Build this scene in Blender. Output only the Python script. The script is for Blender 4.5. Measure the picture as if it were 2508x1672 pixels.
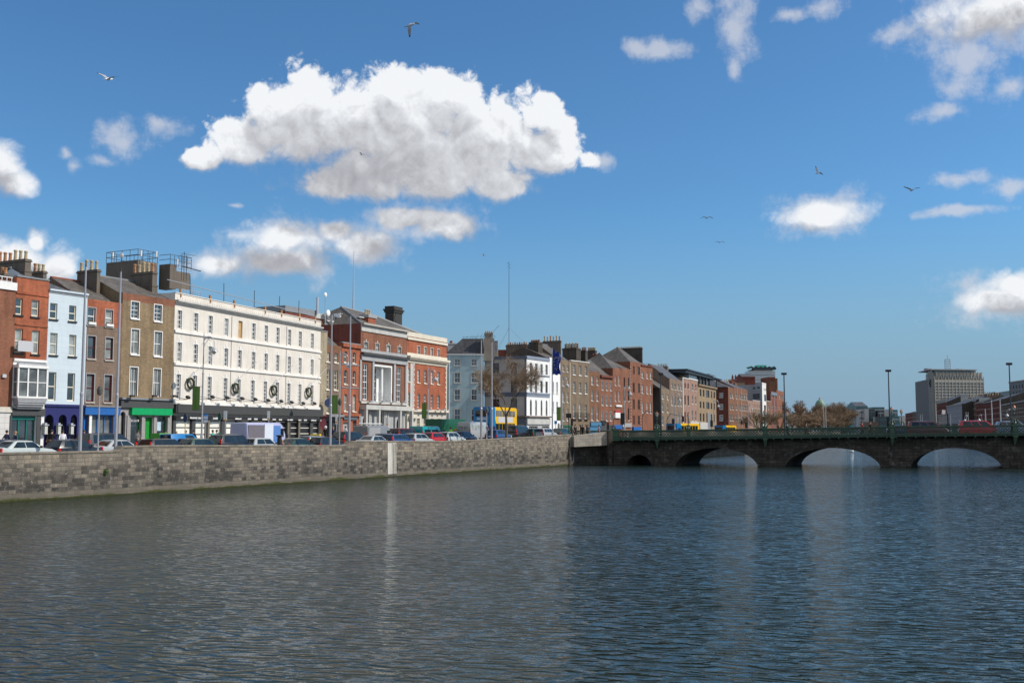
import bpy, bmesh, math, random
from mathutils import Vector, Matrix
random.seed(7)
R=math.radians
SC=bpy.context.scene
for o in list(bpy.data.objects): bpy.data.objects.remove(o)
# ---------------------------------------------------------------- camera
F=2600.0; CX=1254.0; CY=836.0; HZ=1056.0; EYE=4.2
PIT=math.atan((HZ-CY)/F)
cd=bpy.data.cameras.new("camera"); cam=bpy.data.objects.new("camera",cd); SC.collection.objects.link(cam)
cam.location=(0,0,EYE); cam.rotation_euler=(R(90)+PIT,0,0)
cd.sensor_width=36; cd.lens=F/2508*36; cd.clip_end=20000; cd.clip_start=.5
SC.camera=cam
SC.render.resolution_x=1024; SC.render.resolution_y=682
# ---------------------------------------------------------------- sky and sun
SUN_EL=R(41); SD=Vector((1.0,-0.04,0)).normalized()
sun_dir=Vector((SD.x*math.cos(SUN_EL),SD.y*math.cos(SUN_EL),math.sin(SUN_EL)))
sl=bpy.data.lights.new("sun",'SUN'); so=bpy.data.objects.new("sun",sl); SC.collection.objects.link(so)
sl.energy=4.3; sl.angle=R(.5); sl.color=(1,.94,.85)
so.rotation_euler=sun_dir.to_track_quat('Z','Y').to_euler()
SC.view_settings.view_transform='Standard'; SC.view_settings.look='None'; SC.view_settings.exposure=0; SC.view_settings.gamma=1

def ray(u,v):
    """direction through a pixel of the photograph, scaled so that y = 1"""
    x=(u-CX); up=(CY-v)
    y=F*math.cos(PIT)-up*math.sin(PIT); z=F*math.sin(PIT)+up*math.cos(PIT)
    return Vector((x/y,1,z/y))
def P(u,v,Y): 
    r=ray(u,v); return Vector((r.x*Y,Y,EYE+r.z*Y))
def azel(u,v):
    r=ray(u,v).normalized(); return math.atan2(r.x,r.y), math.asin(r.z)

world=bpy.data.worlds.new("World"); SC.world=world; world.cycles.sampling_method='MANUAL'; world.cycles.sample_map_resolution=256; world.use_nodes=True
nt=world.node_tree; nt.nodes.clear()
class NT:
    def __init__(s,t): s.t=t; s.n=t.nodes; s.l=t.links
    def new(s,k,**kw):
        n=s.n.new(k)
        for a,b in kw.items(): setattr(n,a,b)
        return n
    def put(s,inp,v):
        if isinstance(v,bpy.types.NodeSocket): s.l.new(v,inp)
        elif v is not None: inp.default_value=v
    def m(s,op,a,b=None,c=None,clamp=False):
        n=s.new('ShaderNodeMath',operation=op,use_clamp=clamp); s.put(n.inputs[0],a); s.put(n.inputs[1],b); s.put(n.inputs[2],c); return n.outputs[0]
    def vm(s,op,a,b=None,c=None,out=0):
        n=s.new('ShaderNodeVectorMath',operation=op); s.put(n.inputs[0],a); s.put(n.inputs[1],b)
        if c is not None: s.put(n.inputs[2],c)
        return n.outputs[out]
    def sep(s,v): n=s.new('ShaderNodeSeparateXYZ'); s.put(n.inputs[0],v); return n.outputs
    def comb(s,x,y,z=0.0): 
        n=s.new('ShaderNodeCombineXYZ'); s.put(n.inputs[0],x); s.put(n.inputs[1],y); s.put(n.inputs[2],z); return n.outputs[0]
    def noise(s,vec,scale,detail=2,rough=.5,dist=0,color=False,dim='3D',lac=2.0):
        n=s.new('ShaderNodeTexNoise',noise_dimensions=dim); s.put(n.inputs['Vector'],vec); n.inputs['Scale'].default_value=scale
        n.inputs['Detail'].default_value=detail; n.inputs['Roughness'].default_value=rough; n.inputs['Distortion'].default_value=dist; n.inputs['Lacunarity'].default_value=lac
        return n.outputs['Color' if color else 'Fac']
    def mix(s,f,a,b,blend='MIX'):
        n=s.new('ShaderNodeMix',data_type='RGBA',blend_type=blend); s.put(n.inputs[0],f); s.put(n.inputs[6],a); s.put(n.inputs[7],b); return n.outputs[2]
    def mapr(s,v,a,b,c=0.0,d=1.0,smooth=False):
        n=s.new('ShaderNodeMapRange'); n.interpolation_type='SMOOTHSTEP' if smooth else 'LINEAR'
        s.put(n.inputs[0],v); s.put(n.inputs[1],a); s.put(n.inputs[2],b); s.put(n.inputs[3],c); s.put(n.inputs[4],d); return n.outputs[0]
def C4(c): return (c[0],c[1],c[2],1)

Z1=lambda x,y,s=2.1,ox=400,oy=120:(ox+x/s,oy+y/s)
def blobs(lst,s,ox,oy):
    r=[]
    for (x,y,rx,ry) in lst:
        a,e=azel(ox+x/s,oy+y/s); r.append((a,e,rx/s/F,ry/s/F))
    return r
CUM=blobs([(1150,400,560,270),(700,400,300,230),(1650,480,380,250),(1300,620,620,170),(420,480,220,130),(220,560,90,70),(1980,330,85,90),(2000,520,160,150),(2180,570,70,45),
 (1180,200,190,110),(1500,230,180,110),(760,210,150,100),(500,260,50,70),(1000,690,380,105),(1750,690,210,100),
 (610,970,220,100),(600,1090,300,95),(280,1110,170,50),(1040,1010,200,95),(1200,870,160,70),(1440,900,170,80),(880,930,110,60)],2.1,400,120)
CUM+=blobs([(-60,520,200,220),(110,680,210,110),(100,1350,420,190),(300,1200,110,110),(500,1420,200,190)],3.484,0,250)
CUM+=blobs([(1900,60,330,140),(1980,1400,130,80),(1890,1480,210,75),(1040,1050,230,80)],2.01,1500,0)
WSP=blobs([(1050,350,230,170),(1420,200,200,100),(570,440,60,70),(650,560,60,70),(870,520,160,60)],3.484,0,250)
WSP+=blobs([(430,40,70,80),(600,150,110,150),(560,10,60,60),(260,240,150,60),(110,230,80,40),(880,80,80,35),(1050,40,100,50),(1700,420,90,80),(1400,150,120,60),(1620,560,110,50),(1950,420,70,50),
 (1720,880,150,40),(1960,920,110,50),(1700,1040,190,22),(1030,1040,270,110),(1880,1460,260,140),(1850,80,420,200),(1760,300,170,170),(600,330,40,50)],2.01,1500,0)
WSP+=blobs([(600,960,260,120),(640,1090,300,120),(260,1100,200,75),(1050,1010,210,120),(1200,870,190,95),(1450,900,200,105),(880,930,140,80),(900,930,120,60),(1330,950,240,60),(2250,580,80,45),(380,800,45,15)],2.1,400,120)
def build_world():
    # groups: "inside-ness" of a set of cloud ellipses; billowing noise
    def grp(name,fn):
        g=bpy.data.node_groups.new(name,'ShaderNodeTree')
        g.interface.new_socket('P',in_out='INPUT',socket_type='NodeSocketVector'); g.interface.new_socket('D',in_out='OUTPUT',socket_type='NodeSocketFloat')
        t=NT(g); gi=t.new('NodeGroupInput'); go=t.new('NodeGroupOutput'); t.put(go.inputs[0],fn(t,gi.outputs[0])); return g
    def field(lst,k):
        def fn(t,p):
            cur=None
            for (a,e,ra,re) in lst:
                q=t.vm('MULTIPLY_ADD',p,(1/ra,1/re,0),(-a/ra,-e/re,0)); ln=t.vm('LENGTH',q,out=1)
                cur=ln if cur is None else t.m('SMOOTH_MIN',cur,ln,k)
            return t.m('SUBTRACT',1.0,cur)
        return fn
    def billow(t,p):
        acc=None
        for sc,am in ((19,.50),(43,.30),(92,.17),(200,.10),(430,.05)):
            n=t.noise(p,sc,0,.5,dim='2D'); v=t.m('ABSOLUTE',t.m('MULTIPLY_ADD',n,2.0,-1.0)); acc=t.m('MULTIPLY_ADD',v,am*BIL,acc if acc is not None else -.27*BIL)
        return acc
    gc=grp('cumulus_field',field(CUM,.25)); gw=grp('wisp_field',field(WSP,.3)); gb=grp('billows',billow)
    t=NT(nt)
    tc=t.new('ShaderNodeTexCoord'); s=t.sep(tc.outputs['Generated'])
    az=t.m('ARCTAN2',s[0],s[1]); el=t.m('ARCSINE',s[2]); p0=t.comb(az,el,0.0)
    def ev(g,v): n=t.new('ShaderNodeGroup',node_tree=g); t.put(n.inputs[0],v); return n.outputs[0]
    w2=t.vm('SUBTRACT',t.noise(p0,26,3,.55,color=True,dim='2D'),(.5,.5,.5)); p=t.vm('MULTIPLY_ADD',w2,(.012,.009,0),p0)
    B=ev(gb,p); M=ev(gc,p)
    def dens(m,b): return t.m('MULTIPLY_ADD',b,.80,t.m('MULTIPLY_ADD',m,1.1,.14))
    D=dens(M,B)
    pb=t.vm('ADD',p,(.006,.030,0)); MB_=ev(gc,pb)
    W=t.m('ADD',t.m('MULTIPLY_ADD',ev(gw,p),1.2,.1),t.m('MULTIPLY',t.m('SUBTRACT',t.noise(p,24,7,.66,dim='2D'),.5),3.4))
    big=t.m('SUBTRACT',t.m('SMOOTH_MIN',M,.34,.3),t.m('SMOOTH_MIN',MB_,.34,.3)); rel=t.m('SUBTRACT',B,ev(gb,t.vm('ADD',p,(.005,.009,0))))
    mq=t.vm('MULTIPLY_ADD',p,(2.1*F/1250,2.1*F/520,0),[-c for c in (azel(400+1150/2.1,120+430/2.1)[0]*2.1*F/1250,azel(400+1150/2.1,120+430/2.1)[1]*2.1*F/520)]+[0]); oth=t.mapr(t.vm('LENGTH',mq,out=1),.85,1.05,0.0,1.0)
    wd=t.m('ADD',t.mapr(big,-.25,.12,1.0,.34),t.m('MULTIPLY',oth,.65)); ac=t.m('MAXIMUM',t.mapr(D,0.0,wd,smooth=True),t.mapr(M,.22,.65,smooth=True)); aw=t.m('MULTIPLY',t.mapr(W,-.15,1.35,smooth=True),.68)
    ramp_=t.mapr(big,-.10,.14,.20,.55); sh=t.m('MULTIPLY_ADD',big,.95,.60); sh=t.m('MULTIPLY_ADD',t.m('MULTIPLY',rel,ramp_),1.0,sh)
    ga,ge=azel(400+1000/2.1,120+640/2.1); gq=t.vm('MULTIPLY_ADD',p,(2.1*F/620,2.1*F/190,0),(-ga*2.1*F/620,-ge*2.1*F/190,0)); sh=t.m('SUBTRACT',sh,t.mapr(t.vm('LENGTH',gq,out=1),0.1,1.1,.27,0.0,smooth=True))
    sh=t.m('MULTIPLY_ADD',oth,-.33,sh)
    thin=t.mapr(D,.05,.6,.06,0.0,smooth=True); sh=t.m('ADD',sh,thin,clamp=True)
    cc=t.new('ShaderNodeValToRGB'); cr=cc.color_ramp; cr.elements[0].color=(.34,.345,.38,1); cr.elements[0].position=0; cr.elements[1].color=(.90,.92,.95,1); cr.elements[1].position=1
    e=cr.elements.new(.38); e.color=(.47,.48,.52,1); e=cr.elements.new(.68); e.color=(.66,.68,.72,1)
    t.put(cc.inputs[0],sh)
    sky=t.new('ShaderNodeTexSky'); sky.sky_type='NISHITA'; sky.sun_disc=False; sky.sun_elevation=SUN_EL
    sky.sun_rotation=math.atan2(SD.x,SD.y); sky.altitude=10; sky.air_density=1.0; sky.dust_density=.6; sky.ozone_density=2.5
    skc=t.mix(1.0,sky.outputs[0],SKYTINT,'MULTIPLY')
    K=1/WS
    def up(c):
        o=t.vm('SCALE',c); t.n[-1].inputs[3].default_value=K; return o
    hz=t.mapr(el,.0,.21,.97,0.0,smooth=True); skc=t.mix(hz,skc,(.25*K,.385*K,.515*K,1))
    front=t.m('GREATER_THAN',s[1],.1)
    wisp=t.mix(t.m('MULTIPLY',aw,front),skc,(.66*K,.68*K,.74*K,1))
    fin=t.mix(t.m('MULTIPLY',ac,front),wisp,up(cc.outputs[0]))
    # added unseen cloud behind and above the view, to whiten the ambient light
    out=t.m('MAXIMUM',t.mapr(s[1],.25,-.1,0,1,smooth=True),t.mapr(el,.42,.62,0,1,smooth=True))
    ov=t.m('MULTIPLY',t.mapr(t.noise(tc.outputs['Generated'],2.6,4,.6),.42,.6,0,.9,smooth=True),out); ov=t.m('MULTIPLY',ov,t.mapr(s[2],-.02,.05))
    fin=t.mix(ov,fin,(.80*K,.79*K,.78*K,1))
    bg=t.new('ShaderNodeBackground'); t.put(bg.inputs[0],fin); bg.inputs[1].default_value=WS
    o=t.new('ShaderNodeOutputWorld'); t.put(o.inputs[0],bg.outputs[0])
BIL=1.7; WS=.1; SKYTINT=(.60,1.0,1.27,1)
build_world()

# ---------------------------------------------------------------- materials
MATS={}
def uvco(t): return t.new('ShaderNodeUVMap').outputs[0]
def objco(t): return t.new('ShaderNodeTexCoord').outputs['Object']
def mat(name,col,rough=.6,metal=0.0,var=.12,scale=3.0,ior=1.5,bump=0.0,coat=0.0):
    if name in MATS: return MATS[name]
    m=bpy.data.materials.new(name); m.use_nodes=True; t=NT(m.node_tree); b=t.n['Principled BSDF']; MATS[name]=m
    co=objco(t)
    n=t.noise(co,scale,4,.6); f=t.mapr(n,.3,.7,1-var,1+var)
    c=t.vm('SCALE',C4(col)[:3]); t.n[-1].inputs[3]; t.put(t.n[-1].inputs[3],f)
    t.put(b.inputs['Base Color'],c); b.inputs['Roughness'].default_value=rough; b.inputs['Metallic'].default_value=metal; b.inputs['IOR'].default_value=ior
    b.inputs['Coat Weight'].default_value=coat
    if bump:
        bp=t.new('ShaderNodeBump'); bp.inputs['Strength'].default_value=bump; bp.inputs['Distance'].default_value=.02; t.put(bp.inputs['Height'],t.noise(co,scale*8,3)); t.put(b.inputs['Normal'],bp.outputs[0])
    return m
def brick(name,c1,c2,mortar,bw=.24,rh=.082,ms=.012,stain=.35,rough=.85,patch=None):
    """brickwork in metres along the wall (UV), with weathering streaks"""
    if name in MATS: return MATS[name]
    m=bpy.data.materials.new(name); m.use_nodes=True; t=NT(m.node_tree); b=t.n['Principled BSDF']; MATS[name]=m
    uv=uvco(t)
    br=t.new('ShaderNodeTexBrick'); t.put(br.inputs['Vector'],uv); br.inputs['Scale'].default_value=1
    br.inputs['Brick Width'].default_value=bw; br.inputs['Row Height'].default_value=rh; br.inputs['Mortar Size'].default_value=ms; br.inputs['Mortar Smooth'].default_value=.3
    br.inputs['Color1'].default_value=C4(c1); br.inputs['Color2'].default_value=C4(c2); br.inputs['Mortar'].default_value=C4(mortar); br.inputs['Bias'].default_value=0
    big=t.noise(uv,.45,5,.62); fine=t.noise(uv,5,4,.7)
    st=t.noise(t.vm('MULTIPLY',uv,(2.6,.28,1)),1,4,.6)
    f=t.m('MULTIPLY',t.mapr(big,.3,.72,1-stain*.7,1+stain*.45),t.mapr(st,.35,.7,1+stain*.3,1-stain*.55)); f=t.m('MULTIPLY',f,t.mapr(fine,.3,.7,.82,1.17))
    c=t.vm('SCALE',br.outputs['Color']); t.put(t.n[-1].inputs[3],f)
    if patch: c=t.mix(t.mapr(t.noise(uv,1.1,5,.7),.56,.66),c,C4(patch))
    t.put(b.inputs['Base Color'],c); b.inputs['Roughness'].default_value=rough; b.inputs['Specular IOR Level'].default_value=.25
    bp=t.new('ShaderNodeBump'); bp.inputs['Strength'].default_value=.35; bp.inputs['Distance'].default_value=.02; t.put(bp.inputs['Height'],t.m('ADD',br.outputs['Fac'],t.m('MULTIPLY',fine,-.8))); bp.invert=True; t.put(b.inputs['Normal'],bp.outputs[0])
    return m
def render_wall(name,col,stain=.14,line=None,rough=.75):
    """painted render: dirt, rain streaks and optional ruled ashlar lines"""
    if name in MATS: return MATS[name]
    m=bpy.data.materials.new(name); m.use_nodes=True; t=NT(m.node_tree); b=t.n['Principled BSDF']; MATS[name]=m
    uv=uvco(t); big=t.noise(uv,.6,5,.65); st=t.noise(t.vm('MULTIPLY',uv,(3.5,.3,1)),1,5,.65); fine=t.noise(uv,9,3,.6)
    f=t.m('MULTIPLY',t.mapr(big,.3,.7,1-stain*.5,1+stain*.25),t.mapr(st,.5,.8,1,1-stain)); f=t.m('MULTIPLY',f,t.mapr(fine,.3,.7,.97,1.03))
    c=t.vm('SCALE',C4(col)[:3]); t.put(t.n[-1].inputs[3],f)
    if line:
        br=t.new('ShaderNodeTexBrick'); t.put(br.inputs['Vector'],uv); br.inputs['Scale'].default_value=1; br.inputs['Brick Width'].default_value=line[0]; br.inputs['Row Height'].default_value=line[1]; br.inputs['Mortar Size'].default_value=.018; br.inputs['Mortar Smooth'].default_value=.6
        br.inputs['Color1'].default_value=(1,1,1,1); br.inputs['Color2'].default_value=(.96,.96,.96,1); br.inputs['Mortar'].default_value=(line[2],)*3+(1,)
        c=t.mix(1.0,c,br.outputs[0],'MULTIPLY')
    t.put(b.inputs['Base Color'],c); b.inputs['Roughness'].default_value=rough
    return m
def slate(name,col):
    if name in MATS: return MATS[name]
    m=brick(name,tuple(x*.8 for x in col),tuple(x*1.25 for x in col),tuple(x*.45 for x in col),.3,.22,.014,.5,.55); return m
def glass(name,col,rough=.06,ior=1.9):
    if name in MATS: return MATS[name]
    m=bpy.data.materials.new(name); m.use_nodes=True; t=NT(m.node_tree); b=t.n['Principled BSDF']; MATS[name]=m
    co=objco(t); f=t.mapr(t.noise(t.new('ShaderNodeNewGeometry').outputs['Position'],.9,3),.35,.65,.55,1.5)
    c=t.vm('SCALE',C4(col)[:3]); t.put(t.n[-1].inputs[3],f); t.put(b.inputs['Base Color'],c)
    b.inputs['Roughness'].default_value=rough; b.inputs['IOR'].default_value=ior
    bp=t.new('ShaderNodeBump'); bp.inputs['Strength'].default_value=.12; bp.inputs['Distance'].default_value=.05; t.put(bp.inputs['Height'],t.noise(co,1.6,2)); t.put(b.inputs['Normal'],bp.outputs[0])
    return m
G_DARK=glass('window_glass',(.035,.045,.055),ior=2.1); G_BLIND=glass('window_glass_with_blind',(.26,.28,.27),ior=1.5); G_CAR=glass('car_glass',(.010,.018,.022),.05,1.6); G_CURT=glass('window_glass_with_net_curtain',(.13,.14,.14),ior=1.7)
WHITE=mat('white_paint',(.78,.77,.74),.5,var=.06); CREAM=mat('cream_paint',(.72,.66,.52),.5,var=.06); BLACKP=mat('black_paint',(.02,.02,.022),.45,var=.2)
GREYP=mat('grey_paint',(.32,.32,.33),.6); DGREY=mat('dark_grey_paint',(.055,.055,.055),.6); STONE=render_wall('cut_stone',(.42,.39,.34),.3); LSTONE=render_wall('pale_stone',(.62,.58,.50),.25)
LEAD=mat('lead_flashing',(.22,.23,.24),.5); STEEL=mat('galvanised_steel',(.50,.50,.52),.42,.55,var=.08); DSTEEL=mat('dark_steel',(.06,.065,.07),.5,.3)
SLATE=slate('roof_slate',(.10,.10,.11)); SLATE_B=slate('brown_slate',(.13,.115,.10))
CONC=render_wall('weathered_concrete',(.135,.108,.082),.5); RUST=mat('rusty_metal',(.42,.20,.08),.8,var=.4)

# ---------------------------------------------------------------- mesh builder
COL=SC.collection
class MB:
    def __init__(s): s.v=[]; s.f=[]; s.m=[]; s.uv=[]; s.ms=[]
    def mi(s,m):
        if m not in s.ms: s.ms.append(m)
        return s.ms.index(m)
    def face(s,pts,m=None,uv=None):
        i=len(s.v); s.v+= [tuple(p) for p in pts]; s.f.append(tuple(range(i,i+len(pts)))); s.m.append(s.mi(m) if m else 0)
        if uv is None:
            p=[Vector(q) for q in pts]; n=(p[1]-p[0]).cross(p[2]-p[0])
            if n.length<1e-9 and len(p)>3: n=(p[2]-p[0]).cross(p[3]-p[0])
            n=n.normalized() if n.length>1e-12 else Vector((0,0,1))
            if abs(n.z)>.85: uv=[(q.x,q.y) for q in p]
            else:
                t=Vector((-n.y,n.x,0)).normalized(); b=n.cross(t)
                if b.z<0: b=-b
                uv=[(q.dot(t),q.dot(b)) for q in p]
        s.uv.append(uv)
    def box(s,x0,y0,z0,x1,y1,z1,m=None,fr=None,skip=''):
        c=[(x0,y0,z0),(x1,y0,z0),(x1,y1,z0),(x0,y1,z0),(x0,y0,z1),(x1,y0,z1),(x1,y1,z1),(x0,y1,z1)]
        if fr: c=[fr(*q) for q in c]
        for k,q in (('f',(0,1,5,4)),('r',(1,2,6,5)),('b',(2,3,7,6)),('l',(3,0,4,7)),('t',(4,5,6,7)),('d',(3,2,1,0))):
            if k not in skip: s.face([c[i] for i in q],m)
    def tube(s,p0,p1,r0,r1=None,n=8,m=None,cap=True):
        p0=Vector(p0); p1=Vector(p1); r1=r0 if r1 is None else r1; d=(p1-p0)
        if d.length<1e-6: return
        d.normalize(); a=d.orthogonal().normalized(); b=d.cross(a)
        A=[p0+(a*math.cos(2*math.pi*i/n)+b*math.sin(2*math.pi*i/n))*r0 for i in range(n)]; B=[p1+(a*math.cos(2*math.pi*i/n)+b*math.sin(2*math.pi*i/n))*r1 for i in range(n)]
        for i in range(n): j=(i+1)%n; s.face([A[i],A[j],B[j],B[i]],m)
        if cap: s.face(A[::-1],m); s.face(B,m)
    def path(s,pts,r,n=6,m=None):
        for i in range(len(pts)-1):
            ra=r[i] if isinstance(r,(list,tuple)) else r; rb=r[i+1] if isinstance(r,(list,tuple)) else r
            s.tube(pts[i],pts[i+1],ra,rb,n,m)
    def lathe(s,prof,c=(0,0,0),n=12,m=None):
        for i in range(len(prof)-1):
            (r0,z0),(r1,z1)=prof[i],prof[i+1]
            for k in range(n):
                a=2*math.pi*k/n; b=2*math.pi*(k+1)/n
                q=[(c[0]+r0*math.cos(a),c[1]+r0*math.sin(a),c[2]+z0),(c[0]+r0*math.cos(b),c[1]+r0*math.sin(b),c[2]+z0),(c[0]+r1*math.cos(b),c[1]+r1*math.sin(b),c[2]+z1),(c[0]+r1*math.cos(a),c[1]+r1*math.sin(a),c[2]+z1)]
                if r0<1e-5: q=q[1:] if False else [q[0],q[2],q[3]]
                elif r1<1e-5: q=q[:3]
                s.face(q,m)
    def ball(s,c,r,m=None,nu=8,nv=6,sx=1,sy=1,sz=1):
        pr=[(math.sin(math.pi*i/nv),-math.cos(math.pi*i/nv)) for i in range(nv+1)]
        t=MB(); t.lathe([(a*r,b*r) for a,b in pr],n=nu,m=m)
        for f in t.f: s.face([(c[0]+t.v[i][0]*sx,c[1]+t.v[i][1]*sy,c[2]+t.v[i][2]*sz) for i in f],m)
    def mesh(s,name,merge=False):
        me=bpy.data.meshes.new(name); me.from_pydata(s.v,[],s.f)
        for m in s.ms: me.materials.append(m)
        me.polygons.foreach_set('material_index',s.m)
        ul=me.uv_layers.new(name='UVMap'); k=0
        flat=[]
        for f in s.uv:
            for q in f: flat+= [q[0],q[1]]
        ul.data.foreach_set('uv',flat); me.update()
        if merge:
            bm=bmesh.new(); bm.from_mesh(me); bmesh.ops.remove_doubles(bm,verts=bm.verts,dist=merge if merge is not True else 1e-4); bmesh.ops.recalc_face_normals(bm,faces=bm.faces); bm.to_mesh(me); bm.free()
        return me
    def build(s,name,parent=None,merge=False,smooth=False,loc=None,rot=None):
        if not s.f: return None
        me=s.mesh(name,merge); o=bpy.data.objects.new(name,me); COL.objects.link(o)
        if parent: o.parent=parent
        if loc is not None: o.location=loc
        if rot is not None: o.rotation_euler=rot
        if smooth: me.polygons.foreach_set('use_smooth',[True]*len(me.polygons))
        return o
def tag(o,label=None,cat=None,group=None,kind=None):
    if label: o['label']=label
    if cat: o['category']=cat
    if group: o['group']=group
    if kind: o['kind']=kind
    return o
def thing(name,label,cat,loc=(0,0,0),rz=0,group=None):
    o=bpy.data.objects.new(name,None); COL.objects.link(o); o.location=loc; o.rotation_euler=(0,0,rz); o.empty_display_size=.3
    return tag(o,label,cat,group)
def inst(name,me,parent,loc,rz=0):
    o=bpy.data.objects.new(name,me); COL.objects.link(o); o.parent=parent; o.location=loc; o.rotation_euler=(0,0,rz); return o
def copy_tree(o,parent=None):
    c=o.copy(); COL.objects.link(c)
    c.parent=parent
    for ch in [x for x in o.children]: copy_tree(ch,c)
    return c

# ---------------------------------------------------------------- lie of the land
def landz(y):
    if y<95: return 2.2
    if y<140: return 2.2+(y-95)/45*1.0
    return 3.2
WD=Vector((.469,.883,0)).normalized()          # direction of the left quay
W0=Vector((-30.3,62.8,0))
def wall_at(u,off=0.0):
    """point of the quay edge (moved landwards by off) seen in column u"""
    n=Vector((-WD.y,WD.x,0)); p=W0+n*off; k=ray(u,1056).x
    t=(k*p.y-p.x)/(WD.x-k*WD.y); q=p+WD*t; return q
ASPH=mat('asphalt',(.055,.055,.058),.85,var=.2,scale=1.2); PAVE=brick('paving_slabs',(.26,.25,.24),(.32,.31,.29),(.16,.15,.14),.6,.6,.01,.3); GRND=mat('city_ground',(.16,.155,.14),.9,var=.3,scale=.05)
def strip(name,pl,pr,zs,m,kind='structure',th=1.5):
    mb=MB()
    for i in range(len(pl)-1):
        a,b,c,d=[Vector((q.x,q.y,z)) for q,z in ((pl[i],zs[i]),(pr[i],zs[i]),(pr[i+1],zs[i+1]),(pl[i+1],zs[i+1]))]
        mb.face([a,b,c,d],m)
        if th:
            dn=Vector((0,0,-th)); mb.face([b,b+dn,c+dn,c],m); mb.face([a+dn,a,d,d+dn],m)
    if th:
        for q in (0,-1):
            a=Vector((pl[q].x,pl[q].y,zs[q])); b=Vector((pr[q].x,pr[q].y,zs[q])); dn=Vector((0,0,-th)); mb.face([a,b,b+dn,a+dn],m)
    return tag(mb.build(name),kind=kind)
LE=[W0+WD*(-90),W0+WD*36,W0+WD*81,Vector((16,146,0)),Vector((44,206,0)),Vector((71.6,278,0)),Vector((119,393,0)),Vector((230,700,0)),Vector((560,1300,0))]
# left bank, right bank and far ground
def bank(name,edge,dx,m):
    return strip(name,[Vector((p.x+dx,p.y,0)) for p in edge] if dx<0 else edge,edge if dx<0 else [Vector((p.x+dx,p.y,0)) for p in edge],[landz(p.y) for p in edge],m,th=4)
n_=Vector((-WD.y,WD.x,0))
LEi=[LE[0]+n_*.3,W0+WD*36+n_*.3,W0+WD*68+n_*.3,Vector((6,140.5,0)),Vector((15,147,0))]+LE[4:]
bank('left_bank_ground',LEi,-6000,GRND)
RE=[Vector((72,-30,0)),Vector((74,118,0)),Vector((84,150,0)),Vector((122,250,0)),Vector((177,400,0)),Vector((284,700,0)),Vector((560,1300.1,0))]
bank('right_bank_ground',RE,6000,GRND)
mb=MB(); mb.box(-6500,1300.2,-1,6500,9000,3.2,GRND); tag(mb.build('far_ground'),kind='structure')
# river
def water_mat():
    m=bpy.data.materials.new('river_water'); m.use_nodes=True; t=NT(m.node_tree); b=t.n['Principled BSDF']
    pos=t.new('ShaderNodeNewGeometry').outputs['Position']
    b.inputs['Base Color'].default_value=(.013,.026,.023,1); b.inputs['Roughness'].default_value=.045; b.inputs['IOR'].default_value=1.333
    r=t.new('ShaderNodeMapping'); r.inputs['Rotation'].default_value=(0,0,R(12)); t.put(r.inputs[0],pos); q=t.vm('MULTIPLY',r.outputs[0],(.5,1,1))
    h=t.m('MULTIPLY',t.noise(q,.8,2,.5),.04)
    rg=t.m('SUBTRACT',1.0,t.m('ABSOLUTE',t.m('MULTIPLY_ADD',t.noise(q,2.5,1,.5,.3),3.2,-1.6)),clamp=True)
    h=t.m('ADD',h,t.m('MULTIPLY',t.m('MULTIPLY',rg,rg),.024)); h=t.m('ADD',h,t.m('MULTIPLY',t.noise(q,3.6,2,.5,.4),.018))
    r2=t.new('ShaderNodeMapping'); r2.inputs['Rotation'].default_value=(0,0,R(-28)); t.put(r2.inputs[0],pos); q2=t.vm('MULTIPLY',r2.outputs[0],(.8,1,1))
    h=t.m('ADD',h,t.m('MULTIPLY',t.noise(q2,8,3,.6,.3),.007))
    gust=t.mapr(t.noise(pos,.05,3,.6),.35,.65,.65,1.25); h=t.m('MULTIPLY',h,gust); h=t.m('MULTIPLY_ADD',t.sep(pos)[1],.004,h)
    bp=t.new('ShaderNodeBump'); bp.inputs['Strength'].default_value=1; bp.inputs['Distance'].default_value=WAVE; t.put(bp.inputs['Height'],h); t.put(b.inputs['Normal'],bp.outputs[0])
    return m
WAVE=1.9
mb=MB(); wm=water_mat()
mb.face([(-700,-60,0),(900,-60,0),(900,1310,0),(-700,1310,0)],wm); tag(mb.build('river_water'),kind='structure')
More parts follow.
